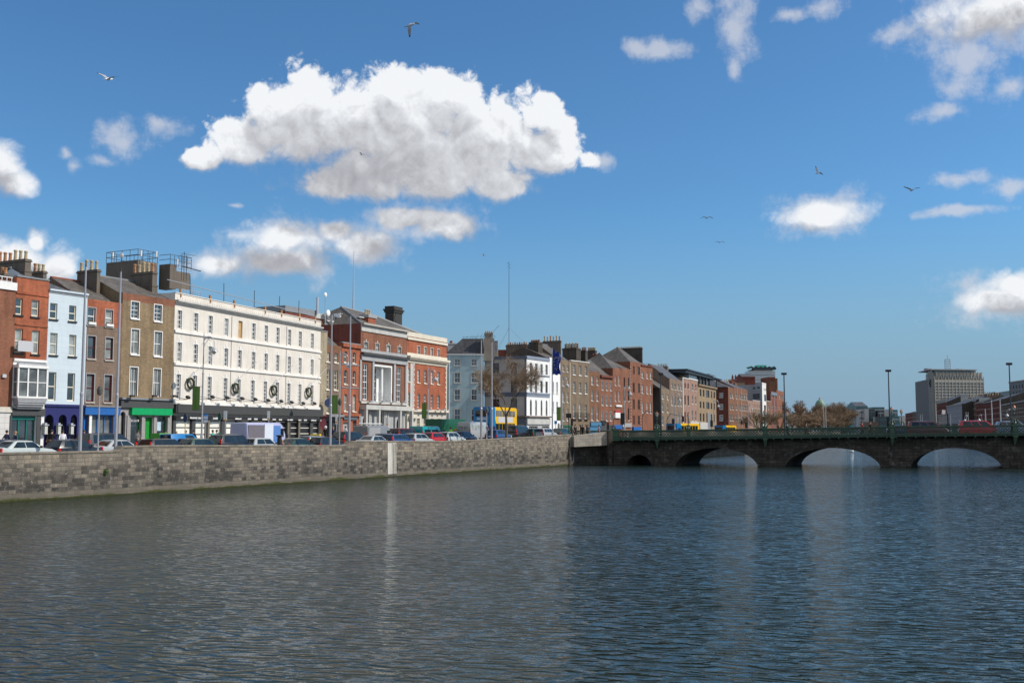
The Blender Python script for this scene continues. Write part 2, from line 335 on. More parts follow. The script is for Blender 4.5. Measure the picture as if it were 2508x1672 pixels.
# ================================================================ quay wall
def stone_blocks():
    m=bpy.data.materials.new('quay_masonry'); m.use_nodes=True; t=NT(m.node_tree); b=t.n['Principled BSDF']
    uv=uvco(t); s=t.sep(uv)
    wob=t.noise(uv,1.3,2,.5,color=True,dim='2D'); q=t.vm('MULTIPLY_ADD',t.vm('SUBTRACT',wob,(.5,.5,.5)),(.05,.018,0),uv)
    def br(w,h,off):
        n=t.new('ShaderNodeTexBrick'); t.put(n.inputs['Vector'],t.vm('ADD',q,(off,0.035,0))); n.inputs['Scale'].default_value=1; n.inputs['Brick Width'].default_value=w; n.inputs['Row Height'].default_value=h
        n.inputs['Mortar Size'].default_value=.013; n.inputs['Mortar Smooth'].default_value=.4; n.offset=.37; n.squash=1.25; n.squash_frequency=3
        n.inputs['Color1'].default_value=(0,0,0,1); n.inputs['Color2'].default_value=(1,1,1,1); n.inputs['Mortar'].default_value=(.5,.5,.5,1); return n
    a=br(.50,.255,0.0); rnd=t.sep(a.outputs['Color'])[0]
    ramp=t.new('ShaderNodeValToRGB'); cr=ramp.color_ramp; cr.elements[0].color=(.050,.045,.040,1); cr.elements[1].color=(.33,.265,.19,1)
    for p_,c_ in ((.22,(.095,.083,.070,1)),(.42,(.165,.142,.115,1)),(.7,(.235,.20,.155,1))): e=cr.elements.new(p_); e.color=c_
    # height trend: paler coping and upper courses, darker tidal courses below
    z=s[1]; up=t.mapr(z,1.2,2.6,-.16,.20); big=t.m('MULTIPLY',t.m('SUBTRACT',t.noise(uv,.33,4,.6,dim='2D'),.5),.6)
    f=t.m('ADD',t.m('ADD',t.m('MULTIPLY_ADD',rnd,.55,.10),up),big,clamp=True); t.put(ramp.inputs[0],f)
    gr=t.noise(uv,14,5,.7,dim='2D'); st=t.noise(t.vm('MULTIPLY',uv,(3.2,.5,1)),1,5,.7,dim='2D')
    c=t.vm('SCALE',ramp.outputs[0]); t.put(t.n[-1].inputs[3],t.m('MULTIPLY',t.mapr(gr,.3,.7,.72,1.3),t.mapr(st,.35,.72,1.12,.72)))
    c=t.mix(t.m('MULTIPLY',t.mapr(t.noise(uv,4,4,.7,dim='2D'),.6,.7),.45),c,(.44,.40,.33,1))       # lime bloom
    c=t.mix(t.m('MULTIPLY',a.outputs['Fac'],.75),c,(.15,.14,.12,1))
    # tidal footing, silt and weed
    wz=t.m('ADD',z,t.m('MULTIPLY',t.noise(uv,1.1,4,.6,dim='2D'),.5)); silt=t.mapr(wz,.72,.78,1,0); c=t.mix(t.m('MULTIPLY',silt,.75),c,(.16,.14,.11,1))
    weed=t.m('MULTIPLY',t.mapr(t.m('ADD',z,t.m('MULTIPLY',t.noise(uv,.35,3,.6,dim='2D'),.62)),.42,.50,1,0),t.mapr(t.noise(uv,7,3,.6,dim='2D'),.35,.55,.6,1)); c=t.mix(weed,c,(.055,.065,.012,1))
    wet=t.mapr(z,.05,.16,.5,1); c2=t.vm('SCALE',c); t.put(t.n[-1].inputs[3],wet)
    t.put(b.inputs['Base Color'],c2); b.inputs['Roughness'].default_value=.85; b.inputs['Specular IOR Level'].default_value=.25
    bp=t.new('ShaderNodeBump'); bp.inputs['Strength'].default_value=.8; bp.inputs['Distance'].default_value=.035; t.put(bp.inputs['Height'],t.m('SUBTRACT',t.m('MULTIPLY',gr,.8),t.m('MULTIPLY',a.outputs['Fac'],1.0))); t.put(b.inputs['Normal'],bp.outputs[0])
    return m
MASON=stone_blocks()
COPE=brick('coping_stone',(.19,.165,.13),(.26,.225,.18),(.11,.10,.085),.9,3,.012,.4)
BRSTONE=brick('bridge_stone',(.060,.050,.040),(.105,.088,.070),(.032,.028,.024),.8,.36,.02,.5,patch=(.16,.15,.13))
BRPALE=brick('pale_bridge_stone',(.44,.38,.31),(.52,.46,.38),(.30,.26,.22),.75,.36,.014,.35)
def topz(u,v):
    p=wall_at(u); return EYE+ray(u,v).z*p.y
SEG=[(-260,2.95),(288,2.95),(296,3.02),(303,3.25),(440,3.25),(820,3.04),(848,3.04),(854,3.1),(860,3.38),(1110,3.24),(1180,topz(1180,1075.6)),(1350,topz(1350,1066)),(1401,topz(1401,1062.5))]
def quay_wall():
    mb=MB(); cp=MB(); TH=.55
    pts=[]
    t0=(wall_at(SEG[0][0])-W0).dot(WD)
    S=[((wall_at(u)-W0).dot(WD),z) for u,z in SEG]
    n=Vector((-WD.y,WD.x,0))
    for (a,za),(b,zb) in zip(S[:-1],S[1:]):
        A=W0+WD*a; B=W0+WD*b
        cz=.13
        def q(p,z,o=0): return (p.x+n.x*o,p.y+n.y*o,z)
        # battered river face: foot stands 12 cm proud
        mb.face([q(A,-1.5,-.12),q(B,-1.5,-.12),q(B,zb-cz),q(A,za-cz)],MASON,[(a,-1.5),(b,-1.5),(b,zb-cz),(a,za-cz)])
        mb.face([q(B,-1.5,TH),q(A,-1.5,TH),q(A,za-cz,TH),q(B,zb-cz,TH)],MASON,[(b,-1.5),(a,-1.5),(a,za-cz),(b,zb-cz)])
        o=-.03; cp.face([q(A,za-cz,o),q(B,zb-cz,o),q(B,zb-.03,o),q(A,za-.03,o)],COPE,[(a,0),(b,0),(b,.1),(a,.1)])
        cp.face([q(A,za-.03,o),q(B,zb-.03,o),q(B,zb,o+.05),q(A,za,o+.05)],COPE,[(a,0),(b,0),(b,.1),(a,.1)])
        cp.face([q(A,za,o+.05),q(B,zb,o+.05),q(B,zb,TH+.03),q(A,za,TH+.03)],COPE,[(a,0),(b,0),(b,.6),(a,.6)])
        cp.face([q(B,zb-cz,TH+.03),q(A,za-cz,TH+.03),q(A,za,TH+.03),q(B,zb,TH+.03)],COPE,[(b,0),(a,0),(a,.1),(b,.1)])
        cp.face([q(B,zb-cz,o),q(A,za-cz,o),q(A,za-cz,TH+.03),q(B,zb-cz,TH+.03)],COPE)
    b,zb=S[-1]; B=W0+WD*b
    mb.face([(B.x+n.x*-.12,B.y+n.y*-.12,-1.5),(B.x+n.x*TH,B.y+n.y*TH,-1.5),(B.x+n.x*TH,B.y+n.y*TH,zb),(B.x,B.y,zb)],MASON)
    root=thing('quay_wall','long weathered grey stone quay wall with parapet along the left bank','wall',tuple(W0))
    inv=-W0
    for m_,nm in ((mb,'masonry'),(cp,'coping')):
        m_.v=[(x-W0.x,y-W0.y,z) for x,y,z in m_.v]; m_.build(nm,root)
quay_wall()
def roadstuff():
    n=Vector((-WD.y,WD.x,0)); ts=[-80,36,60,81]
    A=[W0+WD*t+n*.6 for t in ts]; B=[W0+WD*t+n*3.0 for t in ts]; Cc=[W0+WD*t+n*12.2 for t in ts]; D=[W0+WD*t+n*(15.0+ (0 if t<33 else .17*(t-33))) for t in ts]
    zz=[landz(p.y) for p in A]
    strip('quay_footpath',B,A,[z+.13 for z in zz],PAVE,th=.13); strip('quay_road',Cc,B,[z+.004 for z in zz],ASPH,th=0); strip('shop_footpath',D,Cc,[z+.30 for z in zz],PAVE,th=.30)
    mk=MB()
    for k in range(40):
        t=-40+k*3.2; p=W0+WD*t+n*7.6; q=p+WD*1.6; a=n*.06
        z1,z2=landz(p.y)+.01,landz(q.y)+.01
        mk.face([(p.x-a.x,p.y-a.y,z1),(q.x-a.x,q.y-a.y,z2),(q.x+a.x,q.y+a.y,z2),(p.x+a.x,p.y+a.y,z1)],WHITE)
    tag(mk.build('lane_markings'),kind='structure')
roadstuff()
# white ladder panels on the quay wall
LADM=render_wall('stained_white_paint',(.58,.55,.48),.6)
def ladder(u0,u1,lad,label):
    a=wall_at(u0); b=wall_at(u1); zt=topz((u0+u1)/2,1080) if u0<1200 else topz(1401,1064)
    L=(b-a).length; root=thing('river_ladder',label,'ladder',(a.x,a.y,0),math.atan2(WD.y,WD.x),'ladders on the quay wall')
    mb=MB()
    mb.box(0,-.15,.28,L,-.125,.3,LADM); n=6
    for i in range(n):   # painted skin follows the batter
        z0=.28+(zt-.2-.28)*i/n; z1=.28+(zt-.2-.28)*(i+1)/n; y0=-.12*(1-(z0+1.5)/(zt+1.5))-.03; y1=-.12*(1-(z1+1.5)/(zt+1.5))-.03
        P_=[(0,y0,z0),(L,y0,z0),(L,y1,z1),(0,y1,z1)]; mb.face(P_,LADM)
        mb.face([(0,y0+.06,z0),(0,y0,z0),(0,y1,z1),(0,y1+.06,z1)],LADM); mb.face([(L,y0,z0),(L,y0+.06,z0),(L,y1+.06,z1),(L,y1,z1)],LADM)
    mb.box(0,-.04,zt-.2,L,.0,zt-.14,LADM); mb.build('painted_panel',root)
    m2=MB(); x=L*lad
    for sx in (-.2,.2):
        m2.tube((x+sx,-.22,-.3),(x+sx,-.14,zt-.3),.022,m=DSTEEL); m2.tube((x+sx,-.14,zt-.3),(x+sx,.0,zt-.18),.022,m=DSTEEL)
    z=.1
    while z<zt-.3: m2.tube((x-.2,-.2,z),(x+.2,-.2,z),.014,m=DSTEEL); z+=.28
    m2.build('rungs_and_rails',root)
ladder(949,970,.68,'black iron ladder on a white painted panel midway along the quay wall')
ladder(1396,1404.5,.9,'narrow white painted panel with ladder where the quay wall meets the bridge')
# ================================================================ bridge
BG=mat('bridge_green_paint',(.030,.060,.035),.45,var=.25,scale=1.5); BGL=mat('bridge_paler_green',(.055,.115,.06),.45,var=.25)  # second green is paler, for rails, caps and panels
B0=P(1511,1056,133); B1=P(2508,1056,121); BD=Vector((B1.x-B0.x,B1.y-B0.y,0)).normalized(); BN=Vector((-BD.y,BD.x,0)); ANG=math.atan2(BD.y,BD.x)
def bs(u,off=0.0):
    """distance along the bridge (off metres behind the parapet line) of a column of the photograph"""
    k=ray(u,1056).x; p=B0+BN*off; return (p.x-k*p.y)/(k*BD.y-BD.x)
def by(s): return B0.y+BD.y*s
def bz(u,v,off=0.0): s=bs(u,off); return EYE+ray(u,v).z*(B0+BN*off+BD*s).y
SEND=62.0
RT=[(1511,1053.5),(1609,1053),(1874,1048.8),(2185,1043.6),(2486,1040.4),(2508,1040.2)]
RS=[(bs(u),bz(u,v)) for u,v in RT]
def rtop(s):
    if s<=RS[0][0]: return RS[0][1]
    for (a,za),(b,zb) in zip(RS[:-1],RS[1:]):
        if s<=b: return za+(zb-za)*(s-a)/(b-a)
    return RS[-1][1]
RH=1.16
ARCH=[(1564,31.5),(1753.6,101.5),(2038,117.5),(2339.5,113.5)]
SET=1.1; DEPTH=11.5; SKEW=.17
arcs=[]
for c,h in ARCH:
    a=bs(c-h,SET); b=bs(c+h,SET); zc={1564:bz(1564,1113,SET)}.get(c,bz(c,1096.5,SET)); arcs.append(((a+b)/2,(b-a)/2,zc))
arcs.append((arcs[-1][0]+arcs[-1][1]*2+3.0,arcs[-1][1],arcs[-1][2]))
def archz(s):
    for c,h,z in arcs:
        if abs(s-c)<h: return max(-1.2,(z+.35)*math.sqrt(1-((s-c)/h)**2)-.35)
    return -1.2
broot=thing('stone_arch_bridge','dark stone arch bridge with green lattice iron parapet crossing the river','bridge',(B0.x,B0.y,0),ANG)
def bridge_body():
    mb=MB(); N=520; s0=-.6
    ss=[s0+(SEND-s0)*i/N for i in range(N+1)]
    for c,h,z in arcs: ss+= [c-h*.9999,c+h*.9999,c-h*.995,c+h*.995,c-h*.98,c+h*.98]
    ss=sorted(x for x in ss if x<=SEND)
    y0,y1=SET,SET+DEPTH
    for a,b in zip(ss[:-1],ss[1:]):
        za,zb=archz(a),archz(b); ta,tb=rtop(a)-RH-.02,rtop(b)-RH-.02
        mb.face([(a,y0,za),(b,y0,zb),(b,y0,tb),(a,y0,ta)],BRSTONE,[(a,za),(b,zb),(b,tb),(a,ta)])
        mb.face([(b,y1,zb),(a,y1,za),(a,y1,ta),(b,y1,tb)],BRSTONE,[(b,zb),(a,za),(a,ta),(b,tb)])
        if za>-1.19 or zb>-1.19: mb.face([(a,y0,za),(a,y1,za),(b,y1,zb),(b,y0,zb)],BRSTONE,[(a,0),(a,14),(b,14),(b,0)])
    mb.v=[(x+max(0,y-SET)*SKEW,y,z) for x,y,z in mb.v]; mb.build('masonry',broot)
    dk=MB()
    for i in range(60):
        a=-.6+(SEND+.6)*i/60; b=-.6+(SEND+.6)*(i+1)/60; ta,tb=rtop(a)-RH,rtop(b)-RH
        for (ya,yb,dz,m) in ((.1,3.0,0,PAVE),(3.0,13.2,-.13,ASPH),(13.2,16.1,0,PAVE)):
            dk.face([(a,ya,ta+dz),(b,ya,tb+dz),(b,yb,tb+dz),(a,yb,ta+dz)],m)
        for ya in (3.0,13.2): dk.face([(a,ya,ta-.13),(b,ya,tb-.13),(b,ya,tb),(a,ya,ta)],PAVE)
        dk.face([(a,SET,ta-.1),(a,.1,ta-.1),(b,.1,tb-.1),(b,SET,tb-.1)],DSTEEL)
    dk.build('deck',broot)
    # voussoir rings: long stones standing 4 cm proud of the spandrel
    for c,h,z in arcs[:4]:
        rg=MB()
        n=23 if h>3 else 11
        for i in range(n):
            t0=math.pi*(i+.04)/n; t1=math.pi*(i+.96)/n; e=.62 if i%2 else .78
            if h<3: e*=.7
            q=[]
            for t in (t0,t1):
                for k in (0,e): q.append((c-math.cos(t)*(h+k),math.sin(t)*(z+.35+k)-.35))
            if min(q[0][1],q[2][1])<-.3 or max(a[0] for a in q)>SEND: continue
            A=[(x,SET-.045,zz) for x,zz in (q[0],q[2],q[3],q[1])]; Bk=[(x,SET+.05,zz) for x,_,zz in A]
            rg.face(A,BRSTONE)
            for k in range(4): j=(k+1)%4; rg.face([A[j],A[k],Bk[k],Bk[j]],BRSTONE)
        rg.build('arch_stones',broot)
    # cutwater pier panels
    for (c,h,z),(c2,h2,z2) in zip(arcs[:-1],arcs[1:]):
        a=c+h+.15; b=c2-h2-.15
        if b-a<.3 or b>SEND: continue
        t=rtop((a+b)/2)-RH-.9
        pn=MB(); m_=(a+b)/2; w=min(.8,(b-a)/2)
        for k,zz in enumerate((-.8,.25,1.0,1.7)):
            if zz+.6<t: pn.box(m_-w+.1*k,SET-.14+.02*k,zz,m_+w-.1*k,SET+.02,zz+.62,BRSTONE)
        pn.build('pier_blocks',broot)
bridge_body()
def parapet(y,front,label_part):
    root=bpy.data.objects.new(label_part,None); COL.objects.link(root); root.parent=broot
    peds=[bs(u) for u in (1609,1874,2185,2486)] if front else [bs(u,16.2) for u in (1502,1686,1928,2209)]
    rail=MB(); gir=MB(); lat=MB(); N=60; S0=-.2 if front else -14
    for i in range(N):
        a=S0+(SEND-S0)*i/N; b=S0+(SEND-S0)*(i+1)/N; ta,tb=rtop(a),rtop(b)
        def slab(mb,z0,z1,ya,yb,m):
            c=[(a,ya,ta+z0),(b,ya,tb+z0),(b,yb,tb+z0),(a,yb,ta+z0),(a,ya,ta+z1),(b,ya,tb+z1),(b,yb,tb+z1),(a,yb,ta+z1)]
            for q in ((0,1,5,4),(2,3,7,6),(4,5,6,7),(3,2,1,0)): mb.face([c[k] for k in q],m)
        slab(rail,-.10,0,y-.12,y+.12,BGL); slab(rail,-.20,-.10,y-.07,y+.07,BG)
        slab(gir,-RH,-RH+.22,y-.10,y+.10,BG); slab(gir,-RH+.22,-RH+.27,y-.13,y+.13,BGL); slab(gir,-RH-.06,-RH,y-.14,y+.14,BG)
    h0,h1=-.20,-RH+.27; H=h0-h1; pitch=.36
    s=S0+.1
    while s<SEND-H:
        for sgn in (1,-1):
            xa,xb=(s,s+H) if sgn>0 else (s+H,s); za=rtop(xa)+h1; zb=rtop(xb)+h0; w=.058
            yy=y+.012*sgn
            lat.face([(xa-w,yy-.012,za),(xa+w,yy-.012,za),(xb+w,yy-.012,zb),(xb-w,yy-.012,zb)],BG); lat.face([(xa-w,yy+.012,za),(xb-w,yy+.012,zb),(xb+w,yy+.012,zb),(xa+w,yy+.012,za)],BG)
            lat.face([(xa-w,yy-.012,za),(xb-w,yy-.012,zb),(xb-w,yy+.012,zb),(xa-w,yy+.012,za)],BG)
        s+=pitch
    rail.build('top_rail',root); gir.build('girder',root); lat.build('lattice',root)
    if front:
        br=MB(); s=.8
        while s<SEND:
            z=rtop(s)-RH-.06
            br.box(s-.07,y-.2,z-.13,s+.07,y-.02,z,BGL)
            for k in range(5): br.box(s-.05,y-.02+k*.22,z-.06-.02*k*k*.4-.1,s+.05,y+.21+k*.22,z-.01,BG)
            s+=1.07
        br.build('brackets',root)
    for s in peds+([-.1] if front else []):
        pd=MB(); z=rtop(s); w=.27 if s>0 else .42
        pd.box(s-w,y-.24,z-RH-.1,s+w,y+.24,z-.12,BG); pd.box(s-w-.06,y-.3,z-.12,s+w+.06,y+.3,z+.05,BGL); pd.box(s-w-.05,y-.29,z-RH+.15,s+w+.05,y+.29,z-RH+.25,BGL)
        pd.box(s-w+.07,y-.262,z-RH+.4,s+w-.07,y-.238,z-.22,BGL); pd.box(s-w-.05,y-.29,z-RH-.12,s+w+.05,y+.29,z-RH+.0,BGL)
        if front and s>0:
            for k in range(6): pd.box(s-w*.8+.03*k,y-.22+.1*k,z-RH-.12-.16*(k+1),s+w*.8-.03*k,SET,z-RH-.12-.16*k,BG if k%2 else BGL)
        pd.build('pedestal',root)
    return peds
FP=parapet(0.0,True,'near_parapet'); BP=parapet(16.2,False,'far_parapet')
# ornate globe-lantern lamps on the pedestals
LGL=mat('lamp_lantern_glass',(.55,.55,.5),.15,var=.1); COPPER=mat('copper_cap',(.35,.16,.09),.4,.6)
def bridge_lamp():
    root=thing('bridge_lamp','','lamp',group='ornate green lamps on the bridge parapet')
    m=MB()
    m.lathe([(.30,0),(.30,.06),(.24,.1),(.2,.2),(.13,.35),(.09,.5),(.12,.56),(.07,.62),(.05,1.0),(.045,1.25),(.08,1.3),(.045,1.36),(.04,1.5),(.1,1.56),(.1,1.6)],n=10,m=BG)
    for k in range(4):   # four sea-horse shaped brackets round the foot
        a=k*math.pi/2+math.pi/4; c,s_=math.cos(a),math.sin(a); pts=[]
        for i in range(9):
            t=i/8; r=.10+.34*math.sin(t*math.pi*.95); z=.02+.62*t; pts.append((c*r,s_*r,z))
        m.path(pts,[.07,.075,.075,.07,.06,.05,.05,.045,.03],6,BG)
    m.tube((-.3,0,1.34),(.3,0,1.34),.018,m=BG)
    m.ball((-.3,0,1.34),.035,BG); m.ball((.3,0,1.34),.035,BG); m.build('post',root,smooth=True)
    g=MB(); g.lathe([(.1,0),(.19,.34),(.19,.36)],(0,0,1.6),8,LGL); ln=g.build('lantern_glass',root)
    c_=MB(); c_.lathe([(.22,0),(.2,.04),(.12,.16),(.05,.2),(.06,.24),(.03,.3),(0,.36)],(0,0,1.96),8,COPPER)
    for k in range(8): a=k*math.pi/4; c_.tube((.1*math.cos(a),.1*math.sin(a),1.6),(.195*math.cos(a),.195*math.sin(a),1.96),.012,n=4,m=BG)
    c_.build('lantern_cap',root); return root
L0=bridge_lamp(); first=True
names=['on the near side, nearest the left bank','on the near parapet, second from the left bank','beside the tall post left of the office block','on the near parapet at the right edge of the bridge']
namesf=['on the far parapet at its left end','on the far parapet in front of the pink house','on the far parapet by the tall post and bare trees','on the far parapet against sky, left of the office block']
for y,S,nm in ((0,FP,names),(16.2,BP,namesf)):
    for s,l in zip(S,nm):
        o=L0 if first else copy_tree(L0); first=False
        p=B0+BD*s+BN*y; o.location=(p.x,p.y,rtop(s)+.05); o.rotation_euler=(0,0,ANG); o['label']='ornate green bridge lamp '+l
# tall dark floodlight posts standing on the bridge footpath
def tall_post():
    root=thing('floodlight_post','','lamp post',group='tall dark floodlight posts on the bridge')
    m=MB(); m.lathe([(.16,0),(.16,.5),(.11,.56),(.085,3),(.065,7.6)],n=8,m=DSTEEL); m.build('pole',root,smooth=True)
    h=MB(); h.box(-.3,-.16,7.6,.3,.16,7.86,BLACKP); h.box(-.2,-.22,7.66,.2,-.16,7.8,BLACKP); h.build('lamp_head',root); return root
T0=tall_post(); first=True
for u,vt,l in ((1619.5,913,'standing in front of the brown brick corner house'),(1923,912.5,'standing left of the bare trees'),(2180,905,'standing against open sky left of the office block'),(2478,888,'standing near the right edge')):
    o=T0 if first else copy_tree(T0); first=False
    s=bs(u,.7); p=B0+BD*s+BN*.7; z=rtop(s)-RH; zt=EYE+ray(u,vt).z*p.y; o.location=(p.x,p.y,z); o.scale=(1,1,(zt-z)/7.86); o['label']='tall thin dark floodlight post '+l
# ---- pale abutment wall between the quay wall and the bridge
ab=thing('bridge_abutment','pale stone abutment wall with dark recess between quay wall and bridge','wall',tuple(P(1406,1056,133).xy)+(0,))
def abut():
    o=Vector((ab.location.x,ab.location.y,0)); q1=P(1487,1056,134.6); q1.z=0; d=(q1-o); L=d.length; d.normalize(); n=Vector((-d.y,d.x,0))
    k=math.atan2(d.y,d.x); ab.rotation_euler=(0,0,k)
    def z(u,v,Y): return P(u,v,Y).z
    zb0,zb1=z(1406,1094,133),z(1487,1090,134.6); zt0,zt1=z(1406,1067,133),z(1487,1057.5,134.6)
    m=MB(); c=[(0,0,zb0),(L,0,zb1),(L,1.0,zb1),(0,1.0,zb0),(0,0,zt0),(L,0,zt1),(L,1.0,zt1),(0,1.0,zt0)]
    for f in ((0,1,5,4),(1,2,6,5),(2,3,7,6),(3,0,4,7),(4,5,6,7),(3,2,1,0)): m.face([c[i] for i in f],BRPALE)
    m.box(-.02,-.03,0,0,0,.01,BRPALE)
    m.build('upper_wall',ab)
    m=MB(); m.face([(-.6,.1,-1.5),(.75,1.5,-1.5),(.75,1.5,zb0),(-.6,.1,zb0)],BRSTONE); m.face([(.75,1.5,-1.5),(L+1.6,1.5,-1.5),(L+1.6,1.5,zt1),(.75,1.5,zt0)],BRSTONE); m.build('recessed_wall',ab)
    m=MB(); m.box(L+.02,-.35,-1.5,L+1.15,1.6,zt1+.12,BRSTONE); m.box(L+1.15,-.42,-1.5,L+1.32,1.6,zt1+.02,BRPALE); m.build('end_pier',ab)
abut()
# ---- left quay beyond the bridge, with timber boardwalk on struts
DWS=brick('downstream_stone',(.13,.11,.09),(.19,.165,.135),(.09,.08,.07),.7,.3,.014,.4)
def downstream():
    root=thing('downstream_quay_wall','stone quay wall seen through the bridge arches, under a boardwalk','wall',(16,148,0))
    m=MB(); E=[Vector((16,148,0)),Vector((46,206,0)),Vector((73.6,278,0)),Vector((121,393,0))]; s=0
    for a,b in zip(E[:-1],E[1:]):
        L=(b-a).length; m.face([(a.x-16,a.y-148,-1),(b.x-16,b.y-148,-1),(b.x-16,b.y-148,4.1),(a.x-16,a.y-148,4.1)],DWS,[(s,0),(s+L,0),(s+L,5),(s,5)])
        dn=Vector((-(b-a).y,(b-a).x,0)).normalized()*.5; m.face([(a.x-16,a.y-148,4.1),(b.x-16,b.y-148,4.1),(b.x-16+dn.x,b.y-148+dn.y,4.1),(a.x-16+dn.x,a.y-148+dn.y,4.1)],DWS); s+=L
    m.build('masonry',root)
    bw=thing('boardwalk','timber boardwalk on slanting struts below the quay, seen through the left arch','boardwalk',(16,148,0)); d=(E[1]-E[0]).normalized(); r=Vector((d.y,-d.x,0))
    dk=MB(); st=MB()
    a=E[0]+d*4-E[0]; b=E[0]+d*62-E[0]
    for z0,z1 in ((2.0,2.25),):
        c=[a,b,b+r*2.2,a+r*2.2]
        dk.face([(p.x,p.y,z1) for p in c],COPE); dk.face([(p.x,p.y,z0) for p in c[::-1]],COPE)
        for i in range(4): j=(i+1)%4; dk.face([(c[i].x,c[i].y,z0),(c[j].x,c[j].y,z0),(c[j].x,c[j].y,z1),(c[i].x,c[i].y,z1)],WHITE)
    for k in range(14):
        p=a+(b-a)*(k+.5)/14; st=MB(); st.tube((p.x,p.y,.4),(p.x+r.x*2.1,p.y+r.y*2.1,2.0),.06,m=GREYP); st.build('strut',bw)
    dk.build('deck',bw)
    rr=MB()
    for k in range(30):
        p=a+(b-a)*k/29+r*2.1; rr.tube((p.x,p.y,2.25),(p.x,p.y,3.2),.025,n=5,m=GREYP)
    rr.tube((a.x+r.x*2.1,a.y+r.y*2.1,3.2),(b.x+r.x*2.1,b.y+r.y*2.1,3.2),.03,m=GREYP); rr.build('railing',bw)
downstream()
# ================================================================ buildings
def cv(s,ox,oy): return lambda x,y:(ox+x/s,oy+y/s)
R1=cv(5.227,0,590); R2=cv(4.0205,0,850); R3=cv(5.6,400,670); R4=cv(5.407,400,900); R5=cv(5.407,680,700); R6=cv(5.407,680,900)
K1=cv(5.226,1080,780); K2=cv(5.6,1350,800); K3=cv(6.533,1580,860); K4=cv(6.819,1920,850); K5=cv(6.817,2180,850)
V2=lambda x,y:Vector((x,y,0))
LNA=(V2(-43.5,69.8),V2(-43.5,69.8)+WD*30); LNB=(V2(-30.4,94.5),V2(-21.8,120.3)); LNC=(V2(-21.8,120.3),V2(-9.3,149.8))
LNG=(V2(2.3,168.6),V2(28.6,215)); LNH=(V2(28.6,215),V2(54.7,284)); LNI=(V2(54.7,284),V2(102,400))
def on(line,u):
    a,b=line; d=(b-a); k=ray(u,1056).x; t=(k*a.y-a.x)/(d.x-k*d.y); return a+d*t
class Frame:
    def __init__(s,o,d,root):   # o,d local 2D
        s.o=o; s.d=d.normalized(); s.n=Vector((-s.d.y,s.d.x,0)); s.ang=math.atan2(s.d.y,s.d.x)
    def __call__(s,x,y,z): p=s.o+s.d*x+s.n*y; return (p.x,p.y,z)
WCACHE={}
def window_meshes(w,h,nx,ny,fm,fw,arch,sillm,sur):
    key=(round(w,2),round(h,2),nx,ny,fm.name,arch,sillm.name if sillm else '',sur.name if sur else '',fw)
    if key in WCACHE: return WCACHE[key]
    f=MB(); y0,y1=.11,.18
    for a in ((0,0,fw,h),(w-fw,0,w,h),(fw,0,w-fw,fw*1.3),(fw,h-fw,w-fw,h),(fw,h/2-fw*.45,w-fw,h/2+fw*.45)): f.box(a[0],y0,a[1],a[2],y1,a[3],fm)
    b=fw*.28
    for i in range(1,nx): x=w*i/nx; f.box(x-b,y0+.02,fw,x+b,y1-.005,h-fw,fm)
    for j in range(1,ny):
        if ny%2==0 and j==ny//2: continue
        z=h*j/ny; f.box(fw,y0+.021,z-b,w-fw,y1-.006,z+b,fm)
    fr=f.mesh('window')
    g=MB(); g.face([(fw*.5,.16,fw*.5),(w-fw*.5,.16,fw*.5),(w-fw*.5,.16,h-fw*.5),(fw*.5,.16,h-fw*.5)],G_DARK); pn=g.mesh('pane')
    g=MB(); g.face([(fw*.5,.16,fw*.5),(w-fw*.5,.16,fw*.5),(w-fw*.5,.16,h-fw*.5),(fw*.5,.16,h-fw*.5)],G_BLIND); pb=g.mesh('pane')
    g=MB(); g.face([(fw*.5,.16,fw*.5),(w-fw*.5,.16,fw*.5),(w-fw*.5,.16,h-fw*.5),(fw*.5,.16,h-fw*.5)],G_CURT); pc=g.mesh('pane')
    sl=None
    if sillm: q=MB(); q.box(-.08,-.09,-.13,w+.08,.12,-.002,sillm); sl=q.mesh('sill')
    su=None
    if sur:
        q=MB(); t=.07
        for a in ((-t,0,0,h+t),(w,0,w+t,h+t),(0,h,w,h+t)): q.box(a[0],-.025,a[1],a[2],.0,a[3],sur)
        if arch=='key': q.box(w/2-.1,-.05,h+t,w/2+.1,0,h+t+.28,sur); q.box(-.18,-.03,h-.02,-.07,0,h+t,sur); q.box(w+.07,-.03,h-.02,w+.18,0,h+t,sur)
        su=q.mesh('surround')
    WCACHE[key]=(fr,pn,pb,pc,sl,su); return WCACHE[key]
POTM=[mat('clay_pot_buff',(.46,.36,.22),.8,var=.25),mat('clay_pot_orange',(.42,.20,.09),.8,var=.2),mat('clay_pot_red',(.28,.10,.06),.8)]
POTS=[]
for k,m_ in enumerate(POTM):
    q=MB(); q.lathe([(.13,0),(.16,.05),(.14,.12),(.115,.55),(.15,.58),(.15,.68),(.12,.7),(.09,.7),(.09,.5),(0,.5)],n=9,m=m_); POTS.append(q.mesh('pot'))
def gable_pts(): pass
